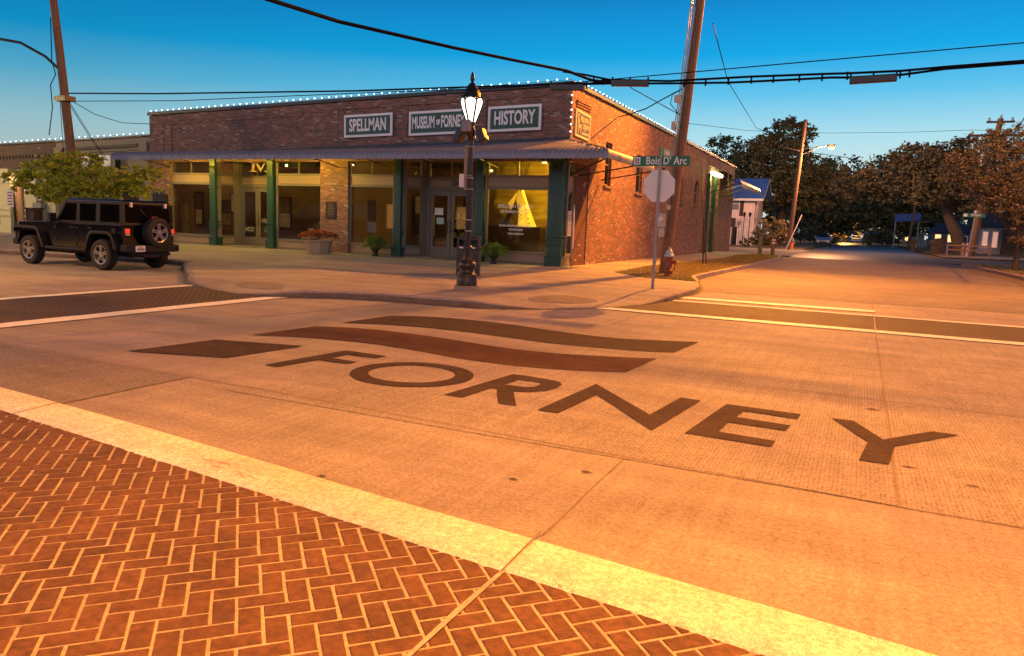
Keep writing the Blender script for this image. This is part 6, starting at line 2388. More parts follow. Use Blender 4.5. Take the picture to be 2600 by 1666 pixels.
# ================================================================ TREES AND FAR BACKGROUND
def tree(name, base, trunk, blobs, n, leaf, lm, label, group=None, cat='tree', bark=None, limbs=6, squash=1.0, clump=.0, lift=.35):
    """trunk: [(x,y,z,r)...] world; blobs: [(cx,cy,cz,rx,ry,rz)]; leaves scattered in clumps on and inside the blobs"""
    o = empty(name, base, label, cat, group)
    b = MB()
    b.tube([p[:3] for p in trunk], [p[3] for p in trunk], 9)
    top = Vector(trunk[-1][:3])
    mid = Vector(trunk[max(len(trunk) - 2, 0)][:3])
    for k in range(limbs):
        bl = blobs[k % len(blobs)]
        tgt = Vector((bl[0] + rnd.uniform(-.5, .5) * bl[3], bl[1] + rnd.uniform(-.5, .5) * bl[4], bl[2] + rnd.uniform(-.2, .5) * bl[5]))
        st = mid.lerp(top, rnd.uniform(.3, 1))
        m1 = st.lerp(tgt, .45) + Vector((0, 0, .12 * (tgt - st).length))
        r0 = trunk[-1][3] * .75
        b.tube([st, m1, tgt], [r0, r0 * .55, r0 * .15], 6)
        for q in range(3):
            t2 = tgt + Vector((rnd.uniform(-1, 1) * bl[3], rnd.uniform(-1, 1) * bl[4], rnd.uniform(-.6, .8) * bl[5])) * .7
            b.tube([m1.lerp(tgt, rnd.uniform(.2, .9)), t2], [r0 * .3, r0 * .06], 5, cap=False)
    b.build('trunk', bark or M['bark'], o)
    b = MB()
    tot = sum(q[3] * q[4] + q[5] * q[3] for q in blobs)
    V = b.v
    for bl in blobs:
        m_ = int(n * (bl[3] * bl[4] + bl[5] * bl[3]) / tot)
        ncl = max(6, m_ // 26)
        for c in range(ncl):
            th = rnd.uniform(0, 6.283)
            ph = math.acos(rnd.uniform(-1, 1))
            rad = rnd.uniform(.35, 1.0) ** .45 * rnd.uniform(.86, 1.1)
            cx_ = bl[0] + bl[3] * rad * math.sin(ph) * math.cos(th)
            cy_ = bl[1] + bl[4] * rad * math.sin(ph) * math.sin(th)
            cz_ = bl[2] + bl[5] * rad * math.cos(ph)
            cs = (.11 + .12 * rnd.random()) * (bl[3] + bl[5]) * .5 + leaf * 2 * clump
            for q in range(26):
                g = Vector((rnd.gauss(0, .55), rnd.gauss(0, .55), rnd.gauss(0, .38)))
                p = Vector((cx_, cy_, cz_)) + g * cs
                s_ = leaf * rnd.uniform(.5, 1.25)
                u = Vector((rnd.uniform(-1, 1), rnd.uniform(-1, 1), rnd.uniform(-.7, .5))).normalized()
                v = u.cross(Vector((rnd.uniform(-1, 1), rnd.uniform(-1, 1), rnd.uniform(-.2, 1)))).normalized() * s_ * .55
                u = u * s_
                i0 = len(V)
                V += [tuple(p - u), tuple(p + v), tuple(p + u), tuple(p - v)]
                b.f.append([i0, i0 + 1, i0 + 2, i0 + 3])
    b.m = [0] * len(b.f)
    b.sm = [False] * len(b.f)
    b.build('crown', lm, o, fixn=False)
    return o
M['leaf_y'] = leaf_mat('yellow_green_leaf', [(.20, .30, .03), (.50, .54, .05), (.12, .22, .03), (.66, .56, .07), (.34, .26, .04)], tr=.35)
M['leaf_d'] = leaf_mat('dark_leaf', [(.07, .09, .045), (.13, .13, .06), (.05, .06, .03), (.18, .15, .075)])
M['leaf_b'] = leaf_mat('brownish_leaf', [(.10, .10, .06), (.15, .13, .075), (.055, .065, .04), (.19, .16, .09)])
M['leaf_m'] = leaf_mat('myrtle_leaf', [(.15, .13, .06), (.22, .17, .08), (.10, .12, .05), (.27, .19, .10), (.42, .28, .27)])
# street tree at the left, behind the parked off-roader
tree('street_tree', (-26.3, 18.6, S), [(-26.3, 18.6, 0, .13), (-26.25, 18.6, .9, .10), (-26.3, 18.6, 1.5, .09), (-26.4, 18.6, 1.9, .08)],
     [(-28.2, 18.3, 2.55, 1.3, 1.0, .60), (-26.5, 18.4, 2.75, 1.2, 1.1, .72), (-24.7, 18.6, 2.50, 1.1, 1.0, .52), (-27.3, 18.2, 3.15, .7, .6, .35), (-25.6, 18.4, 3.2, .5, .5, .25), (-23.2, 18.8, 2.80, .6, .6, .26), (-23.2, 18.8, 2.15, .65, .5, .22), (-24.0, 18.7, 2.45, .6, .5, .25), (-29.8, 18.4, 2.6, .6, .6, .28), (-29.3, 18.3, 2.15, .5, .5, .18), (-26.9, 18.4, 2.05, 1.5, 1.0, .40), (-25.2, 18.5, 1.9, .8, .6, .25)],
     11500, .08, M['leaf_y'], 'yellow-green street tree with a broad low crown behind the parked off-road car', limbs=9)
G_ = 'trees down the side street'
tree('live_oak', (-9.8, 99, 0), [(-9.8, 99, 0, .7), (-9.5, 99, 3, .5), (-9.0, 99, 5.5, .4)],
     [(-10.5, 98, 10.2, 4.2, 4, 3.6), (-7.6, 97, 8.2, 3.4, 3.5, 3.0), (-12.8, 99, 9.4, 3.3, 3, 3.4), (-9.4, 99, 13.2, 3.0, 3, 2.4), (-6.0, 96, 6.0, 2.6, 3, 1.9), (-4.6, 98, 8.2, 2.2, 2.5, 2.0), (-10.5, 97, 6.4, 2.8, 2.5, 2.2)],
     22000, .24, M['leaf_d'], 'tallest dark tree rising behind the white house and the leaning utility pole', G_, limbs=9)
tree('shade_tree', (-19, 112, 0), [(-19, 112, 0, .5), (-19, 112, 5, .35)],
     [(-19.5, 112, 12.6, 3.2, 3, 2.8), (-16.6, 111, 10.5, 2.4, 3, 2.4), (-20, 112, 8.0, 3.5, 3, 3.0), (-23, 113, 10, 3, 3, 3)],
     8500, .24, M['leaf_d'], 'thinly leaved tree with bright sky showing through, beyond the end of the museum wall', G_)
tree('live_oak', (8.9, 88, 0), [(9.3, 88, 0, .75), (8.6, 88, 2.2, .6), (7.6, 88, 4.0, .45), (7.2, 88, 5.0, .4)],
     [(2.6, 90, 7.6, 4.2, 4, 2.2), (7.4, 88, 8.0, 4.2, 4, 2.7), (-1.6, 93, 7.2, 2.8, 3, 1.8), (11.8, 88, 7.6, 4, 4, 2.8), (4.8, 89, 9.6, 3.4, 4, 1.6), (9.5, 88, 10.0, 3.6, 3, 1.8), (5.4, 86, 5.9, 2.7, 2, 1.2), (10, 86, 5.4, 2.4, 2, 1.3), (14.5, 90, 7, 3, 3, 3)],
     26000, .20, M['leaf_b'], 'broad reddish-lit oak with a leaning trunk arching over the side street from the right', G_, limbs=10)
tree('crape_myrtle', (7.0, 44.2, S), [(7.0, 44.2, .1, .16), (7.05, 44.2, 1.0, .13), (7.1, 44.2, 2.0, .10)],
     [(6.9, 44, 5.0, 1.7, 1.5, 1.5), (5.0, 43.8, 5.3, 1.5, 1.3, 1.3), (3.9, 44, 5.0, .9, .9, .8), (8.6, 44, 5.4, 1.7, 1.5, 1.7), (6.3, 44, 3.6, 1.4, 1.2, 1.0), (8.0, 44, 3.4, 1.5, 1.2, 1.2), (7.2, 43.6, 2.2, .9, .8, .8), (5.2, 44, 4.0, 1.0, .9, .7), (7.6, 44, 1.2, .7, .6, .5), (6.6, 44.4, 6.6, 1.6, 1.2, .7)],
     22000, .075, M['leaf_m'], 'crape myrtle with pinkish tips filling the right edge, on the corner lawn', cat='tree', limbs=14)
for (x, y, zc, rx, rz_, n_, lab) in [(-6.5, 150, 8, 6, 6.5, 5000, 'dark tree mass left of the far cars'), (5.5, 175, 10.5, 8, 8, 5500, 'rounded dark tree above the far blue-roofed house'), (0.5, 330, 17, 12, 15, 4500, 'farthest tree closing the end of the street'),
                                     (16, 170, 11, 7, 8.5, 4500, 'dark tree behind the right-hand houses'), (24, 130, 8, 8, 7, 5000, 'dark tree at the right edge behind the long house'), (-15, 175, 9, 7, 7, 4500, 'tree behind the white house roof'), (13, 240, 14, 10, 12, 4500, 'far tree right of the street end'), (-7, 250, 14, 9, 12, 4500, 'far tree left of the street end'), (-30, 120, 8, 6, 6, 3500, 'bushy tree just past the museum parapet')]:
    tree('shade_tree', (x, y, 0), [(x, y, 0, .5), (x + .5, y, zc * .5, .35), (x, y, zc * .8, .25)],
         [(x, y, zc, rx, rx * .8, rz_), (x - rx * .6, y, zc * .8, rx * .6, rx * .5, rz_ * .6), (x + rx * .65, y, zc * .75, rx * .6, rx * .5, rz_ * .65), (x + rx * .1, y, zc * .5, rx * .9, rx * .5, rz_ * .5)],
         int(n_ * 1.5), .32 + y * .0010, M['leaf_d'], lab, G_)
def bush(name, x, y, r, h, n, leaf, lm, label, cat='bush'):
    return tree(name, (x, y, .02), [(x, y, 0, .08), (x, y, h * .5, .05)], [(x, y, h * .55, r, r * .8, h * .5), (x - r * .5, y, h * .4, r * .6, r * .5, h * .4), (x + r * .5, y, h * .42, r * .6, r * .5, h * .38)], n, leaf, lm, label, cat=cat, limbs=5)
bush('shrub', -8.3, 80, 1.9, 3.1, 2600, .15, M['leaf_m'], 'large reddish shrub in front of the white house corner')
bush('shrub', -10.5, 79.5, .9, 1.0, 700, .12, M['leaf_d'], 'low dark shrub at the foot of the white house')
bush('hedge', 4.0, 150, 4, 2.4, 1600, .25, M['leaf_d'], 'dark hedge by the far carport')
bush('hedge', -9, 130, 4.5, 3.0, 1800, .25, M['leaf_b'], 'brown-lit hedge behind the silver-blue hatchback')
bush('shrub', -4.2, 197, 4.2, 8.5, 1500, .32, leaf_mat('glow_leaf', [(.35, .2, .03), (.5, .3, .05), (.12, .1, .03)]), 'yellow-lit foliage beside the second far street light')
# ---- two-storey white house
hs = empty('white_house', (-12.8, 88.5, 0), 'two-storey pink-white clapboard house with a blue metal gable roof beyond the museum', 'house')
hx0, hx1, hy0, hy1 = -19, -11.3, 88, 95.5
sid = mat('clapboard', (.74, .60, .55), .7, var=.1, vscale=2)
b = MB()
b.box(hx0, hx1, hy0, hy1, 0, 5.55)
z = .15
while z < 5.5:
    b.box(hx0, hx1 + .02, hy0 - .025, hy0 - .001, z, z + .13)
    b.box(hx1 + .001, hx1 + .03, hy0 - .02, hy1, z, z + .13)
    z += .2
ym = (hy0 + hy1) / 2
b.extr([(hy0, 5.55), (hy1, 5.55), (ym, 7.6)], 'x', hx1 - .2, hx1)
b.box(hx1 - .1, hx1 + .06, hy0 - .08, hy0 + .1, 0, 5.5)
b.build('wall', sid, hs)
b = MB()
roofm = mat('blue_metal_roof', (.07, .20, .60), .3, metal=.25)
for s_, yy in ((-1, hy0 - .7), (1, hy1 + .7)):
    b.add([(hx0 - .3, yy, 5.25), (hx1 + 1.0, yy, 5.25), (hx1 + 1.0, ym, 7.75), (hx0 - .3, ym, 7.75), (hx0 - .3, yy, 5.15), (hx1 + 1.0, yy, 5.15), (hx1 + 1.0, ym, 7.62), (hx0 - .3, ym, 7.62)],
          [(0, 1, 2, 3), (7, 6, 5, 4), (0, 4, 5, 1), (1, 5, 6, 2), (3, 7, 4, 0)], 0)
    k = hx0
    while k < hx1 + 1:
        b.bar((k, yy, 5.28), (k, ym, 7.78), .04)
        k += .45
b.build('roof', roofm, hs)
b = MB()
for yy in (hy0 - .7, hy1 + .7):
    b.add([(hx1 + 1.01, yy, 5.0), (hx1 + 1.01, yy, 5.28), (hx1 + 1.01, ym, 7.8), (hx1 + 1.01, ym, 7.5)], [(0, 1, 2, 3)])
b.box(hx0, hx1 + 1, hy0 - .75, hy0 - .7, 5.0, 5.25)
b.build('fascia', M['white'], hs)
def hwin(x0, x1, z0, z1, face='y'):
    b = MB()
    t = .09
    if face == 'y':
        Y = hy0 - .06
        for (a, c, d, e) in ((x0, x0 + t, z0, z1), (x1 - t, x1, z0, z1), (x0 + t, x1 - t, z0, z0 + t), (x0 + t, x1 - t, z1 - t, z1), (x0 + t, x1 - t, (z0 + z1) / 2 - .03, (z0 + z1) / 2 + .03)):
            b.box(a, c, Y, Y + .05, d, e)
        o_ = b.build('window', M['white'], hs)
        b = MB()
        b.box(x0 + t, x1 - t, Y + .03, Y + .04, z0 + t, z1 - t)
        b.build('pane', mat('house_pane', (.20, .17, .18), .15) if 'house_pane' not in bpy.data.materials else bpy.data.materials['house_pane'], o_)
    else:
        X = hx1 + .035
        for (a, c, d, e) in ((x0, x0 + t, z0, z1), (x1 - t, x1, z0, z1), (x0 + t, x1 - t, z0, z0 + t), (x0 + t, x1 - t, z1 - t, z1), ((x0 + x1) / 2 - .06, (x0 + x1) / 2 + .06, z0 + t, z1 - t)):
            b.box(X, X + .06, a, c, d, e)
        o_ = b.build('window', M['white'], hs)
        b = MB()
        b.box(X, X + .02, x0 + t, x1 - t, z0 + t, z1 - t)
        b.build('pane', bpy.data.materials['house_pane'], o_)
hwin(-14.0, -12.9, 3.9, 5.4)
hwin(-12.1 - 4, -12.9 - 2.2, 3.9, 5.4)
hwin(89.2, 91.0, 3.1, 5.1, 'x')
hwin(89.0, 91.0, .8, 2.4, 'x')
b = MB()
b.box(-12.85, -12.45, hy0 - .08, hy0 - .03, 3.3, 5.4)
b.box(-14.5, -14.05, hy0 - .08, hy0 - .03, 3.3, 5.4)
b.build('shutter', M['wood_dark'], hs)
b = MB()
b.box(-15.8, -13.2, hy0 - 1.3, hy0 - .03, 2.95, 3.05)
b.box(-13.3, -13.2, hy0 - 1.3, hy0 - .03, 2.2, 2.95)
b.box(-15.8, -13.2, hy0 - 1.3, hy0 - 1.22, 2.1, 2.25)
for k in range(8):
    b.box(-15.7 + k * .33, -15.62 + k * .33, hy0 - 1.3, hy0 - 1.22, 2.25, 2.95)
for x in (-15.8, -13.3):
    b.box(x, x + .1, hy0 - 1.3, hy0 - 1.2, 0, 2.1)
b.build('porch', M['wood_dark'], hs)
b = MB()
for x in (-14.1, -13.6):
    b.add([(x - .12, hy0 - 1.15, 2.1), (x + .25, hy0 - 1.15, 2.1), (x + .18, hy0 - 1.12, .1), (x + .0, hy0 - 1.12, .1)], [(0, 1, 2, 3)])
b.build('curtain', M['white'], hs)
b = MB()
b.box(-16, -13.0, hy0 - .1, hy0 - .06, 0.02, 2.1)
b.build('doorway', M['dark_room'], hs)
pf = empty('picket_gate', (-11.9, 86.6, 0), 'tall white picket gate standing against the white house', 'gate')
b = MB()
for k in range(8):
    x = -12.75 + k * .22
    hh = 2.0 + (.55 if 2 <= k <= 5 else .2 * k if k < 2 else 0)
    b.box(x, x + .12, 86.5, 86.56, .05, hh)
b.build('pickets', M['white'], pf)
b = MB()
for z in (.5, 1.7):
    b.box(-12.8, -11.0, 86.56, 86.62, z, z + .1)
b.build('rail', M['white'], pf)
for (x, lab) in ((-12.05, 'left black carriage lamp on a post by the picket gate'), (-11.45, 'right black carriage lamp on a post by the picket gate')):
    o = empty('post_lamp', (x, 86.2, 0), lab, 'lamp', 'carriage lamps by the white house')
    b = MB()
    b.tube([(x, 86.2, 0), (x, 86.2, 3.2)], .05, 6)
    b.build('post', M['black'], o)
    b = MB()
    b.lathe([(.08, 3.2), (.16, 3.5), (.2, 3.52), (.05, 3.7)], (x, 86.2, 0), 6, sm=False)
    b.build('lantern', M['black'], o)
# ---- low far houses
def low_house(name, x0, x1, y, zw, zr, wall, roof, label, depth=8, hip=True, wins=(), lit=None):
    o = empty(name, ((x0 + x1) / 2, y, 0), label, 'house', 'low houses down the side street')
    b = MB()
    b.box(x0, x1, y, y + depth, 0, zw)
    b.build('wall', wall, o)
    b = MB()
    e = .6
    xm = (x0 + x1) / 2
    yi = y + depth / 2
    w_ = (x1 - x0)
    r0, r1 = (xm - w_ * .05, xm + w_ * .05) if hip else (x0 - e, x1 + e)
    b.add([(x0 - e, y - e, zw - .05), (x1 + e, y - e, zw - .05), (x1 + e, y + depth + e, zw - .05), (x0 - e, y + depth + e, zw - .05), (r0, yi, zr), (r1, yi, zr)],
          [(0, 1, 5, 4), (1, 2, 5), (2, 3, 4, 5), (3, 0, 4), (3, 2, 1, 0)])
    b.build('roof', roof, o)
    for (a, c, z0, z1, l_) in wins:
        b = MB()
        for (q0, q1, q2, q3) in ((a - .1, a, z0, z1), (c, c + .1, z0, z1), (a - .1, c + .1, z0 - .1, z0), (a - .1, c + .1, z1, z1 + .1)):
            b.box(q0, q1, y - .08, y - .005, q2, q3)
        wo = b.build('window', M['white'], o)
        b = MB()
        b.box(a, c, y - .05, y - .02, z0, z1)
        b.build('pane', lit if l_ else M['glass_dark'], wo)
    return o
litw = mat('lit_window', (.8, .5, .2), .5, emis=(1, .55, .2), estr=1.6)
low_house('far_house', 0.2, 8.2, 300, 2.5, 4.5, M['dark_room'], roofm, 'far low house with a pale blue hipped roof at the end of the street', 12)
low_house('far_house', 8.0, 12.5, 190, 2.4, 3.8, mat('grey_wall', (.2, .22, .26), .7), M['asphalt'], 'small grey far house with one lit window behind the thin pole', 8, wins=[(8.7, 9.4, .9, 1.8, True)], lit=litw)
low_house('far_house', 9.2, 14.5, 125, 2.6, 4.6, mat('blue_wall', (.06, .08, .13), .6), mat('dark_blue_roof', (.03, .035, .07), .6), 'dark blue-roofed house with four warm porch lights between the trees', 8, wins=[(9.6, 10.3, .7, 2.2, True), (11.2, 11.7, 1.2, 2.2, True), (12.4, 13.6, .6, 2.0, False)], lit=litw)
low_house('long_house', 12.6, 26, 104, 3.2, 5.0, mat('grey_white_wall', (.34, .34, .36), .7, var=.1), mat('shingle_dark', (.05, .05, .055), .9), 'long grey-white house with tall pink-lit windows on the right behind the oak', 9, hip=False,
          wins=[(12.9, 13.4, .8, 2.6, True), (13.9, 14.4, .8, 2.6, True), (17.0, 17.8, .8, 2.4, False), (19.6, 20.6, .8, 2.4, False), (22.4, 23.4, .8, 2.4, False)],
          lit=mat('pink_lit_window', (.6, .4, .35), .5, emis=(1, .48, .33), estr=.55))
o = empty('porch', (15.8, 103, 0), 'dark recessed porch on the long grey-white house', 'porch')
b = MB()
b.box(14.8, 16.6, 102.4, 103.8, 0, 2.9)
b.build('enclosure', M['dark_room'], o)
b = MB()
b.box(16.7, 18.4, 101.8, 103.8, .8, 3.6)
b.build('pale_wall', bpy.data.materials['grey_white_wall'], o)
o = empty('dark_van', (19.5, 92, .1), 'dark vehicle in the shade in front of the long house', 'van')
b = MB()
b.extr([(17.2, .5), (22.6, .5), (22.6, 1.4), (21.6, 1.6), (20.9, 2.2), (18.2, 2.25), (17.3, 1.7)], 'y', 91, 93)
b.build('body', M['carblack'], o, bevel=.06)
for x in (18.3, 21.6):
    for y_ in (91.0, 93.0):
        b = MB()
        b.tube([(x, y_ - .1, .45), (x, y_ + .1, .45)], .36, 16)
        b.build('wheel', M['tyre'], o)
o = empty('solar_canopy', (5.6, 140, 4), 'pale blue roof panel showing under the oak branches', 'canopy')
b = MB()
b.add([(4.6, 140, 4.2), (8.4, 140, 4.5), (8.4, 142, 5.7), (4.6, 142, 5.4)], [(0, 1, 2, 3)])
b.add([(4.6, 140, 4.1), (8.4, 140, 4.4), (8.4, 142, 5.6), (4.6, 142, 5.3)], [(3, 2, 1, 0)])
b.build('panel', mat('panel_blue', (.10, .14, .34), .5), o)
b = MB()
for x in (4.8, 8.2):
    b.tube([(x, 141, 0), (x, 141, 4.6)], .1, 6)
b.build('post', M['steel'], o)
# ---- poles, boxes, barriers along the far street
def wood_pole(x, y, h, r, lean, label, group='wooden utility poles'):
    o = empty('utility_pole', (x, y, 0), label, 'utility pole', group)
    b = MB()
    b.tube([(x, y, 0), (x + lean, y, h)], [r, r * .7], 10)
    b.build('pole', M['wood_pole'], o)
    return o
p2 = wood_pole(-6.35, 76, 12.1, .23, .55, 'wooden utility pole carrying the lit sodium lamp, in front of the tallest dark tree')
wood_pole(9.3, 81.7, 12.6, .34, 1.1, 'wooden utility pole with two crossarms on the right behind the small green street sign')
rp = [q for q in bpy.data.objects if q.name.startswith('utility_pole') and q.parent is None][-1]
b = MB()
b.box(8.1, 12.6, 81.5, 81.66, 11.0, 11.2)
b.box(9.3, 11.5, 81.5, 81.66, 12.2, 12.38)
b.bar((9.6, 81.6, 11.1), (10.3, 81.6, 10.3), .06)
b.bar((11.1, 81.6, 11.1), (10.4, 81.6, 10.3), .06)
b.build('crossarm', M['wood_dark'], rp)
for x, z in ((8.3, 11.2), (12.4, 11.2), (9.5, 12.38), (11.3, 12.38), (10.4, 12.6)):
    b = MB()
    b.lathe([(.05, 0), (.13, .08), (.06, .14), (.13, .2), (.04, .3)], (x, 81.58, z), 8)
    b.build('insulator', M['steel'], rp)
b = MB()
b.tube([(9.3, 81.3, 8.3), (9.3, 81.3, 9.9)], .2, 10)
b.build('transformer', M['steel'], rp)
wood_pole(9.5, 194, 8.6, .35, 1.0, 'slim pale pole with a curved arm left of the blue panel')
wood_pole(-6.7, 150, 10, .3, .5, 'dark pole behind the silver-blue hatchback')
wood_pole(-6.3, 198, 9, .3, .5, 'farthest dark pole left of the small white car')
wood_pole(6.4, 128, 9, .22, .4, 'pale blue-grey pole left of the brown mailboxes')
o = empty('leaning_pipe', (-6.0, 74, .02), 'thin pale pipe leaning against the utility pole by the orange hydrant', 'pipe')
b = MB()
b.tube([(-6.35, 73.6, .02), (-5.35, 75.5, 3.3)], .05, 6)
b.build('pipe', M['sign_back'], o)
o = empty('small_hydrant', (-8.6, 82, .03), 'tiny red and white standpipe left of the orange hydrant', 'standpipe')
b = MB()
b.lathe([(.12, 0), (.12, .5), (.16, .52), (.1, .75), (.02, .85)], (-8.6, 82, .03), 10)
b.build('barrel', M['orange_hyd'], o)
for (x, y, w_, h_, lab) in ((6.6, 85.6, 1.0, 1.35, 'tall brown mailbox cabinet nearest the street'), (5.4, 98, .7, 1.3, 'brown mailbox with white number beside the far mailbox cabinet'), (7.6, 92, 1.2, 1.5, 'wide dark mailbox behind the nearest cabinet')):
    o = empty('mailbox', (x, y, 0), lab, 'mailbox', 'mailboxes down the side street')
    b = MB()
    b.box(x - w_ / 2, x + w_ / 2, y - .3, y + .3, h_ - .35, h_)
    b.ball((x, y, h_), w_ / 2, 0, 10, 6, (1, .5, .25))
    b.build('box', M['wood_dark'], o)
    b = MB()
    b.box(x - w_ * .32, x + w_ * .32, y - .2, y + .2, 0, h_ - .35)
    b.build('stand', M['wood_dark'], o)
o = empty('rail_barrier', (7.9, 80.5, 0), 'low brown timber rail barrier beside the pale guard posts', 'barrier')
b = MB()
for x in (7.2, 8.4, 10.6):
    b.box(x, x + .14, 80.4, 80.55, 0, 1.15)
for z in (.55, .95):
    b.box(7.2, 10.7, 80.36, 80.4, z, z + .12)
b.build('rails', mat('rail_wood', (.28, .14, .08), .7), o)
for (x, lab) in ((8.55, 'left pale guard post at the foot of the right-hand utility pole'), (8.9, 'right pale guard post at the foot of the right-hand utility pole')):
    o = empty('guard_post', (x, 80.6, 0), lab, 'bollard', 'guard posts at the right pole')
    b = MB()
    b.lathe([(.15, 0), (.15, 1.15), (.1, 1.22), (0, 1.24)], (x, 80.6, 0), 12)
    b.build('post', mat('salmon_paint', (.5, .38, .34), .6) if 'salmon_paint' not in bpy.data.materials else bpy.data.materials['salmon_paint'], o)
o = empty('front_street_sign', (9.3, 80, 0), 'small green street name sign reading Front in front of the right-hand pole', 'street sign')
b = MB()
b.tube([(8.9, 80, 0), (9.15, 80, 4.3)], .05, 8)
b.build('post', M['steel'], o)
b = MB()
b.box(8.15, 9.95, 79.9, 79.95, 3.62, 3.98)
bl = b.build('name_blade', M['street_green'], o)
text_mesh('lettering', 'Front', .34, M['sign_white'], (9.18, 79.89, 3.82), (1, 0, 0), (0, 0, 1), bl, 1.0, .002, .006)
text_mesh('lettering', 'ST', .12, M['sign_white'], (9.83, 79.89, 3.88), (1, 0, 0), (0, 0, 1), bl, 1.0, .002, .002)
b = MB()
b.box(8.2, 8.5, 79.885, 79.899, 3.68, 3.92)
b.build('town_badge', M['sign_white'], bl)
b = MB()
b.box(9.0, 9.2, 79.9, 79.95, 3.98, 4.2)
b.build('cross_blade', M['sign_back'], o)
# visible sodium lamp down the street
hx_, hy_, hz_ = -3.35, 75.6, 9.55
b = MB()
b.tube([(-5.9, 76, 8.9), (-5.2, 75.9, 9.2), (-4.4, 75.8, 9.6), (hx_, hy_, hz_ + .12)], .05, 7)
b.tube([(-5.95, 76, 9.4), (-4.4, 75.8, 9.62)], .03, 6)
b.build('lamp_arm', M['steel'], p2)
b = MB()
b.obox((hx_, hy_, hz_ + .12), (.8, .36, .16), ((1, 0, 0), (0, 1, 0), (0, 0, 1)))
b.build('lamp_housing', M['steel'], p2)
b = MB()
b.ball((hx_, hy_, hz_), .30, 0, 12, 8, (1, 1, .7))
b.build('lamp_lens', mat('sodium_lens', (1, .6, .3), .4, emis=(1, .24, .02), estr=2.4), p2)
lamp('far_sodium', (hx_, hy_, hz_ - .35), 9000, (1, .40, .15), .2)
o = empty('far_street_light', (-3.2, 200, 0), 'faint warm street light glowing among the far trees', 'street light')
b = MB()
b.tube([(-3.9, 200, 0), (-3.9, 200, 8.2), (-3.0, 199.5, 8.6)], .1, 6)
b.build('pole', M['steel'], o)
b = MB()
b.ball((-2.9, 199.3, 8.5), .35, 0, 10, 6)
b.build('lens', bpy.data.materials['sodium_lens'], o)
lamp('far_sodium', (-3.6, 190, 7.0), 9000, (1, .5, .12), .3)
# ================================================================ LEANING POLE AT THE LEFT, OVERHEAD CABLES
o = empty('utility_pole', (-29.55, 20.5, S), 'leaning brown utility pole rising from behind the street tree at the left', 'utility pole', 'wooden utility poles')
b = MB()
b.tube([(-29.5, 20.5, 0), (-29.68, 20.5, 3.5), (-30.15, 20.5, 7.9), (-30.7, 20.5, 12.5)], [.20, .18, .155, .13], 14)
b.build('pole', M['wood_pole'], o)
b = MB()
b.tube([(-30.05, 20.4, 7.0), (-30.6, 20.2, 7.5), (-31.5, 19.8, 8.0), (-33.2, 19.0, 8.25)], .055, 8)
b.box(-30.25, -29.55, 20.25, 20.7, 5.75, 5.95)
b.build('arm', M['bronze'], o)
b = MB()
b.tube([(-30.3, 20.3, 9), (-30.35, 20.3, 7.3), (-30.15, 20.3, 6.8), (-30.5, 20.3, 6.4), (-30.45, 20.3, 5.5), (-30.75, 20.3, 4.4)], .02, 5)
b.tube([(-29.95, 20.3, 6.0), (-29.9, 20.3, 3.4)], .012, 5)
b.build('strand', M['wire'], o)
def cable(name, pts, r, label, sag=0, n=16):
    out = []
    for (a, c) in zip(pts[:-1], pts[1:]):
        a, c = Vector(a), Vector(c)
        for k in range(n):
            t_ = k / n
            p = a.lerp(c, t_)
            p.z -= sag * 4 * t_ * (1 - t_)
            out.append(p)
    out.append(Vector(pts[-1]))
    b = MB()
    b.tube(out, r, 6, cap=False)
    o = b.build(name, M['wire'], off=tuple(pts[0]))
    return tag(o, label, 'cable', 'overhead cables')
def splice(p, q, label):
    p, q = Vector(p), Vector(q)
    o = empty('splice_case', (p + q) / 2, label, 'splice case', 'splice cases on the cables')
    b = MB()
    b.bar(p, q, .15, .17)
    b.build('case', M['bronze'], o, bevel=.02)
    b = MB()
    for t_ in (.02, .5, .98):
        c = p.lerp(q, t_)
        b.box(c.x - .02, c.x + .02, c.y - .02, c.y + .02, c.z + .05, c.z + .16)
    b.build('clamp', M['wire'], o)
cable('overhead_cable', [(-29.505, 20.4, 6.046), (-24.351, 20.3, 5.819), (-15.252, 20.2, 5.545), (-10.227, 20.1, 5.464), (-7.164, 20.05, 5.401), (-6.475, 20.0, 5.455)], 0.028, 'thick black cable from the left pole across the museum roofline', 0, 16)
cable('overhead_cable', [(-29.19, 20.4, 5.727), (-23.334, 20.3, 5.528), (-15.251, 20.2, 5.471), (-9.586, 20.1, 5.405), (-7.378, 20.0, 5.443), (-4.361, 20.0, 5.557), (-1.606, 20.0, 5.661), (1.766, 20.0, 5.782), (3.505, 20.0, 5.844)], 0.014, 'thin wire rising to the upper right above the bundled cables', 0, 16)
cable('overhead_cable', [(-9.349, 9.0, 5.0), (-9.441, 12.0, 5.2), (-8.646, 15.0, 5.332), (-8.134, 17.0, 5.453), (-7.466, 19.0, 5.548), (-7.079, 19.8, 5.446), (-6.548, 20.0, 5.376)], 0.038, 'heavy cable coming down from overhead to the cable splice', 0, 16)
cable('overhead_cable', [(-7.975, 20.0, 5.745), (-7.388, 20.0, 5.643), (-6.586, 20.0, 5.46), (-4.963, 20.0, 5.357), (-2.97, 20.0, 5.373), (-1.224, 20.0, 5.356), (-0.614, 20.0, 5.345), (0.472, 20.0, 5.345), (1.345, 20.0, 5.387), (3.549, 20.0, 5.46)], 0.03, 'upper cable of the bundled pair with spacers on the right', 0, 16)
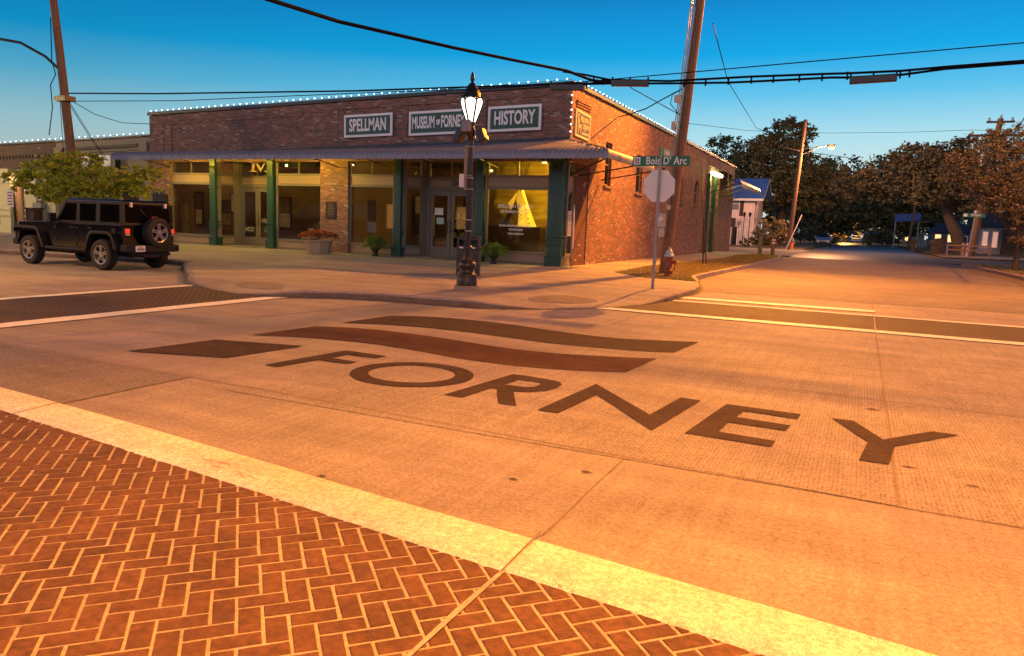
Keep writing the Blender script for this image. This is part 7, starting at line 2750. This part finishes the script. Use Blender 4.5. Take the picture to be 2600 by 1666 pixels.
cable('overhead_cable', [(-8.311, 20.0, 5.335), (-7.375, 20.0, 5.38), (-6.525, 20.0, 5.364), (-4.959, 20.0, 5.297), (-3.443, 20.0, 5.251), (-2.025, 20.0, 5.254), (-1.04, 20.0, 5.265), (-0.648, 20.0, 5.247), (0.481, 20.0, 5.256), (1.349, 20.0, 5.344), (3.554, 20.0, 5.419)], 0.03, 'lower cable of the bundled pair with spacers on the right', 0, 16)
cable('overhead_cable', [(-5.917, 30.0, 9.336), (-7.797, 45.0, 10.028), (-9.378, 70.0, 10.65), (-6.2, 60.573, 8.657)], 0.022, 'thin wire running down the side street to the lamp pole', 0, 16)
cable('overhead_cable', [(-6.2, 61.118, 8.047), (-5.711, 75.5, 9.14), (-1.874, 72.0, 8.26), (2.757, 70.0, 6.631), (6.264, 66.0, 6.654)], 0.03, 'orange-lit service wire across the side street below the sodium lamp', 0, 16)
cable('overhead_cable', [(5.371, 30.0, 7.034), (5.956, 40.0, 6.932), (7.774, 60.0, 7.104)], 0.022, 'wire slanting down at the right edge', 0, 16)
cable('overhead_cable', [(-8.9, 28.226, 5.7), (-7.056, 23.6, 5.087), (-6.498, 23.4, 5.211), (-5.872, 23.3, 5.506), (-5.437, 23.2, 5.683)], 0.018, 'dark service drop from the museum parapet to the tall utility pole', 0, 16)
cable('overhead_cable', [(-6.022, 20.0, 5.24), (-5.755, 21.5, 5.133), (-5.318, 23.0, 4.931)], 0.012, 'pale guy strand from the splice box to the tall utility pole', 0, 16)
cable('overhead_cable', [(-29.572, 20.5, 5.787), (-29.553, 21.5, 5.387), (-29.32, 22.6, 5.177), (-28.292, 23.2, 5.185)], 0.014, 'sagging wire from the left pole to the museum corner', 0, 16)
cable('overhead_cable', [(-29.628, 20.5, 5.68), (-28.883, 20.8, 4.41), (-28.144, 21.0, 3.403)], 0.012, 'guy wire dropping from the left pole behind the tree', 0, 16)
cable('overhead_cable', [(-29.608, 20.45, 5.625), (-28.91, 20.75, 4.404), (-28.241, 20.95, 3.431)], 0.012, 'second guy wire beside the first, dropping behind the tree', 0, 16)
cable('overhead_cable', [(-14.053, 60.0, 9.913), (-10.891, 76.0, 11.189), (-4.555, 90.0, 12.573), (3.109, 90.0, 12.527), (8.493, 82.0, 11.664)], 0.02, 'faint high line between the far poles', 0, 16)
cable('overhead_cable', [(8.493, 82.0, 11.664), (10.549, 70.0, 9.879), (11.21, 60.0, 8.522)], 0.02, 'faint high line right of the crossarm pole', 0, 16)
cable('overhead_cable', [(-8.898, 60.0, 5.528), (-7.254, 75.0, 7.366), (-6.585, 76.0, 7.557)], 0.02, 'thin wire from the museum end to the lamp pole', 0, 16)
cable('overhead_cable', [(-6.42, 76.0, 7.266), (-2.347, 100.0, 8.086), (4.367, 120.0, 8.926)], 0.03, 'low slack wire beyond the lamp pole under the branches', 0, 16)
splice((-8.335, 20.0, 5.336), (-7.324, 20.0, 5.294), 'dark splice case hanging left of the cable junction')
splice((-6.548, 20.0, 5.376), (-5.52, 20.0, 5.321), 'orange-edged splice case at the cable junction')
splice((-0.624, 20.0, 5.173), (0.389, 20.0, 5.199), 'long splice case on the cable bundle at the right')
SP = [(-4.568, 20.0, 5.31), (-4.021, 20.0, 5.315), (-3.448, 20.0, 5.319), (-2.889, 20.0, 5.322), (-2.362, 20.0, 5.317), (-1.756, 20.0, 5.307), (-1.238, 20.0, 5.311), (-0.68, 20.0, 5.312), (0.445, 20.0, 5.293), (0.638, 20.0, 5.31), (-7.062, 20.0, 5.523), (-6.81, 20.0, 5.46), (-7.259, 20.0, 5.365)]
o = empty('cable_spacers', SP[0], 'row of small black spacers between the bundled cables', 'cable spacers')
for (x, y, z) in SP:
    b = MB()
    b.box(x - .02, x + .02, y - .02, y + .02, z - .12, z + .07)
    b.build('spacer', M['wire'], o)
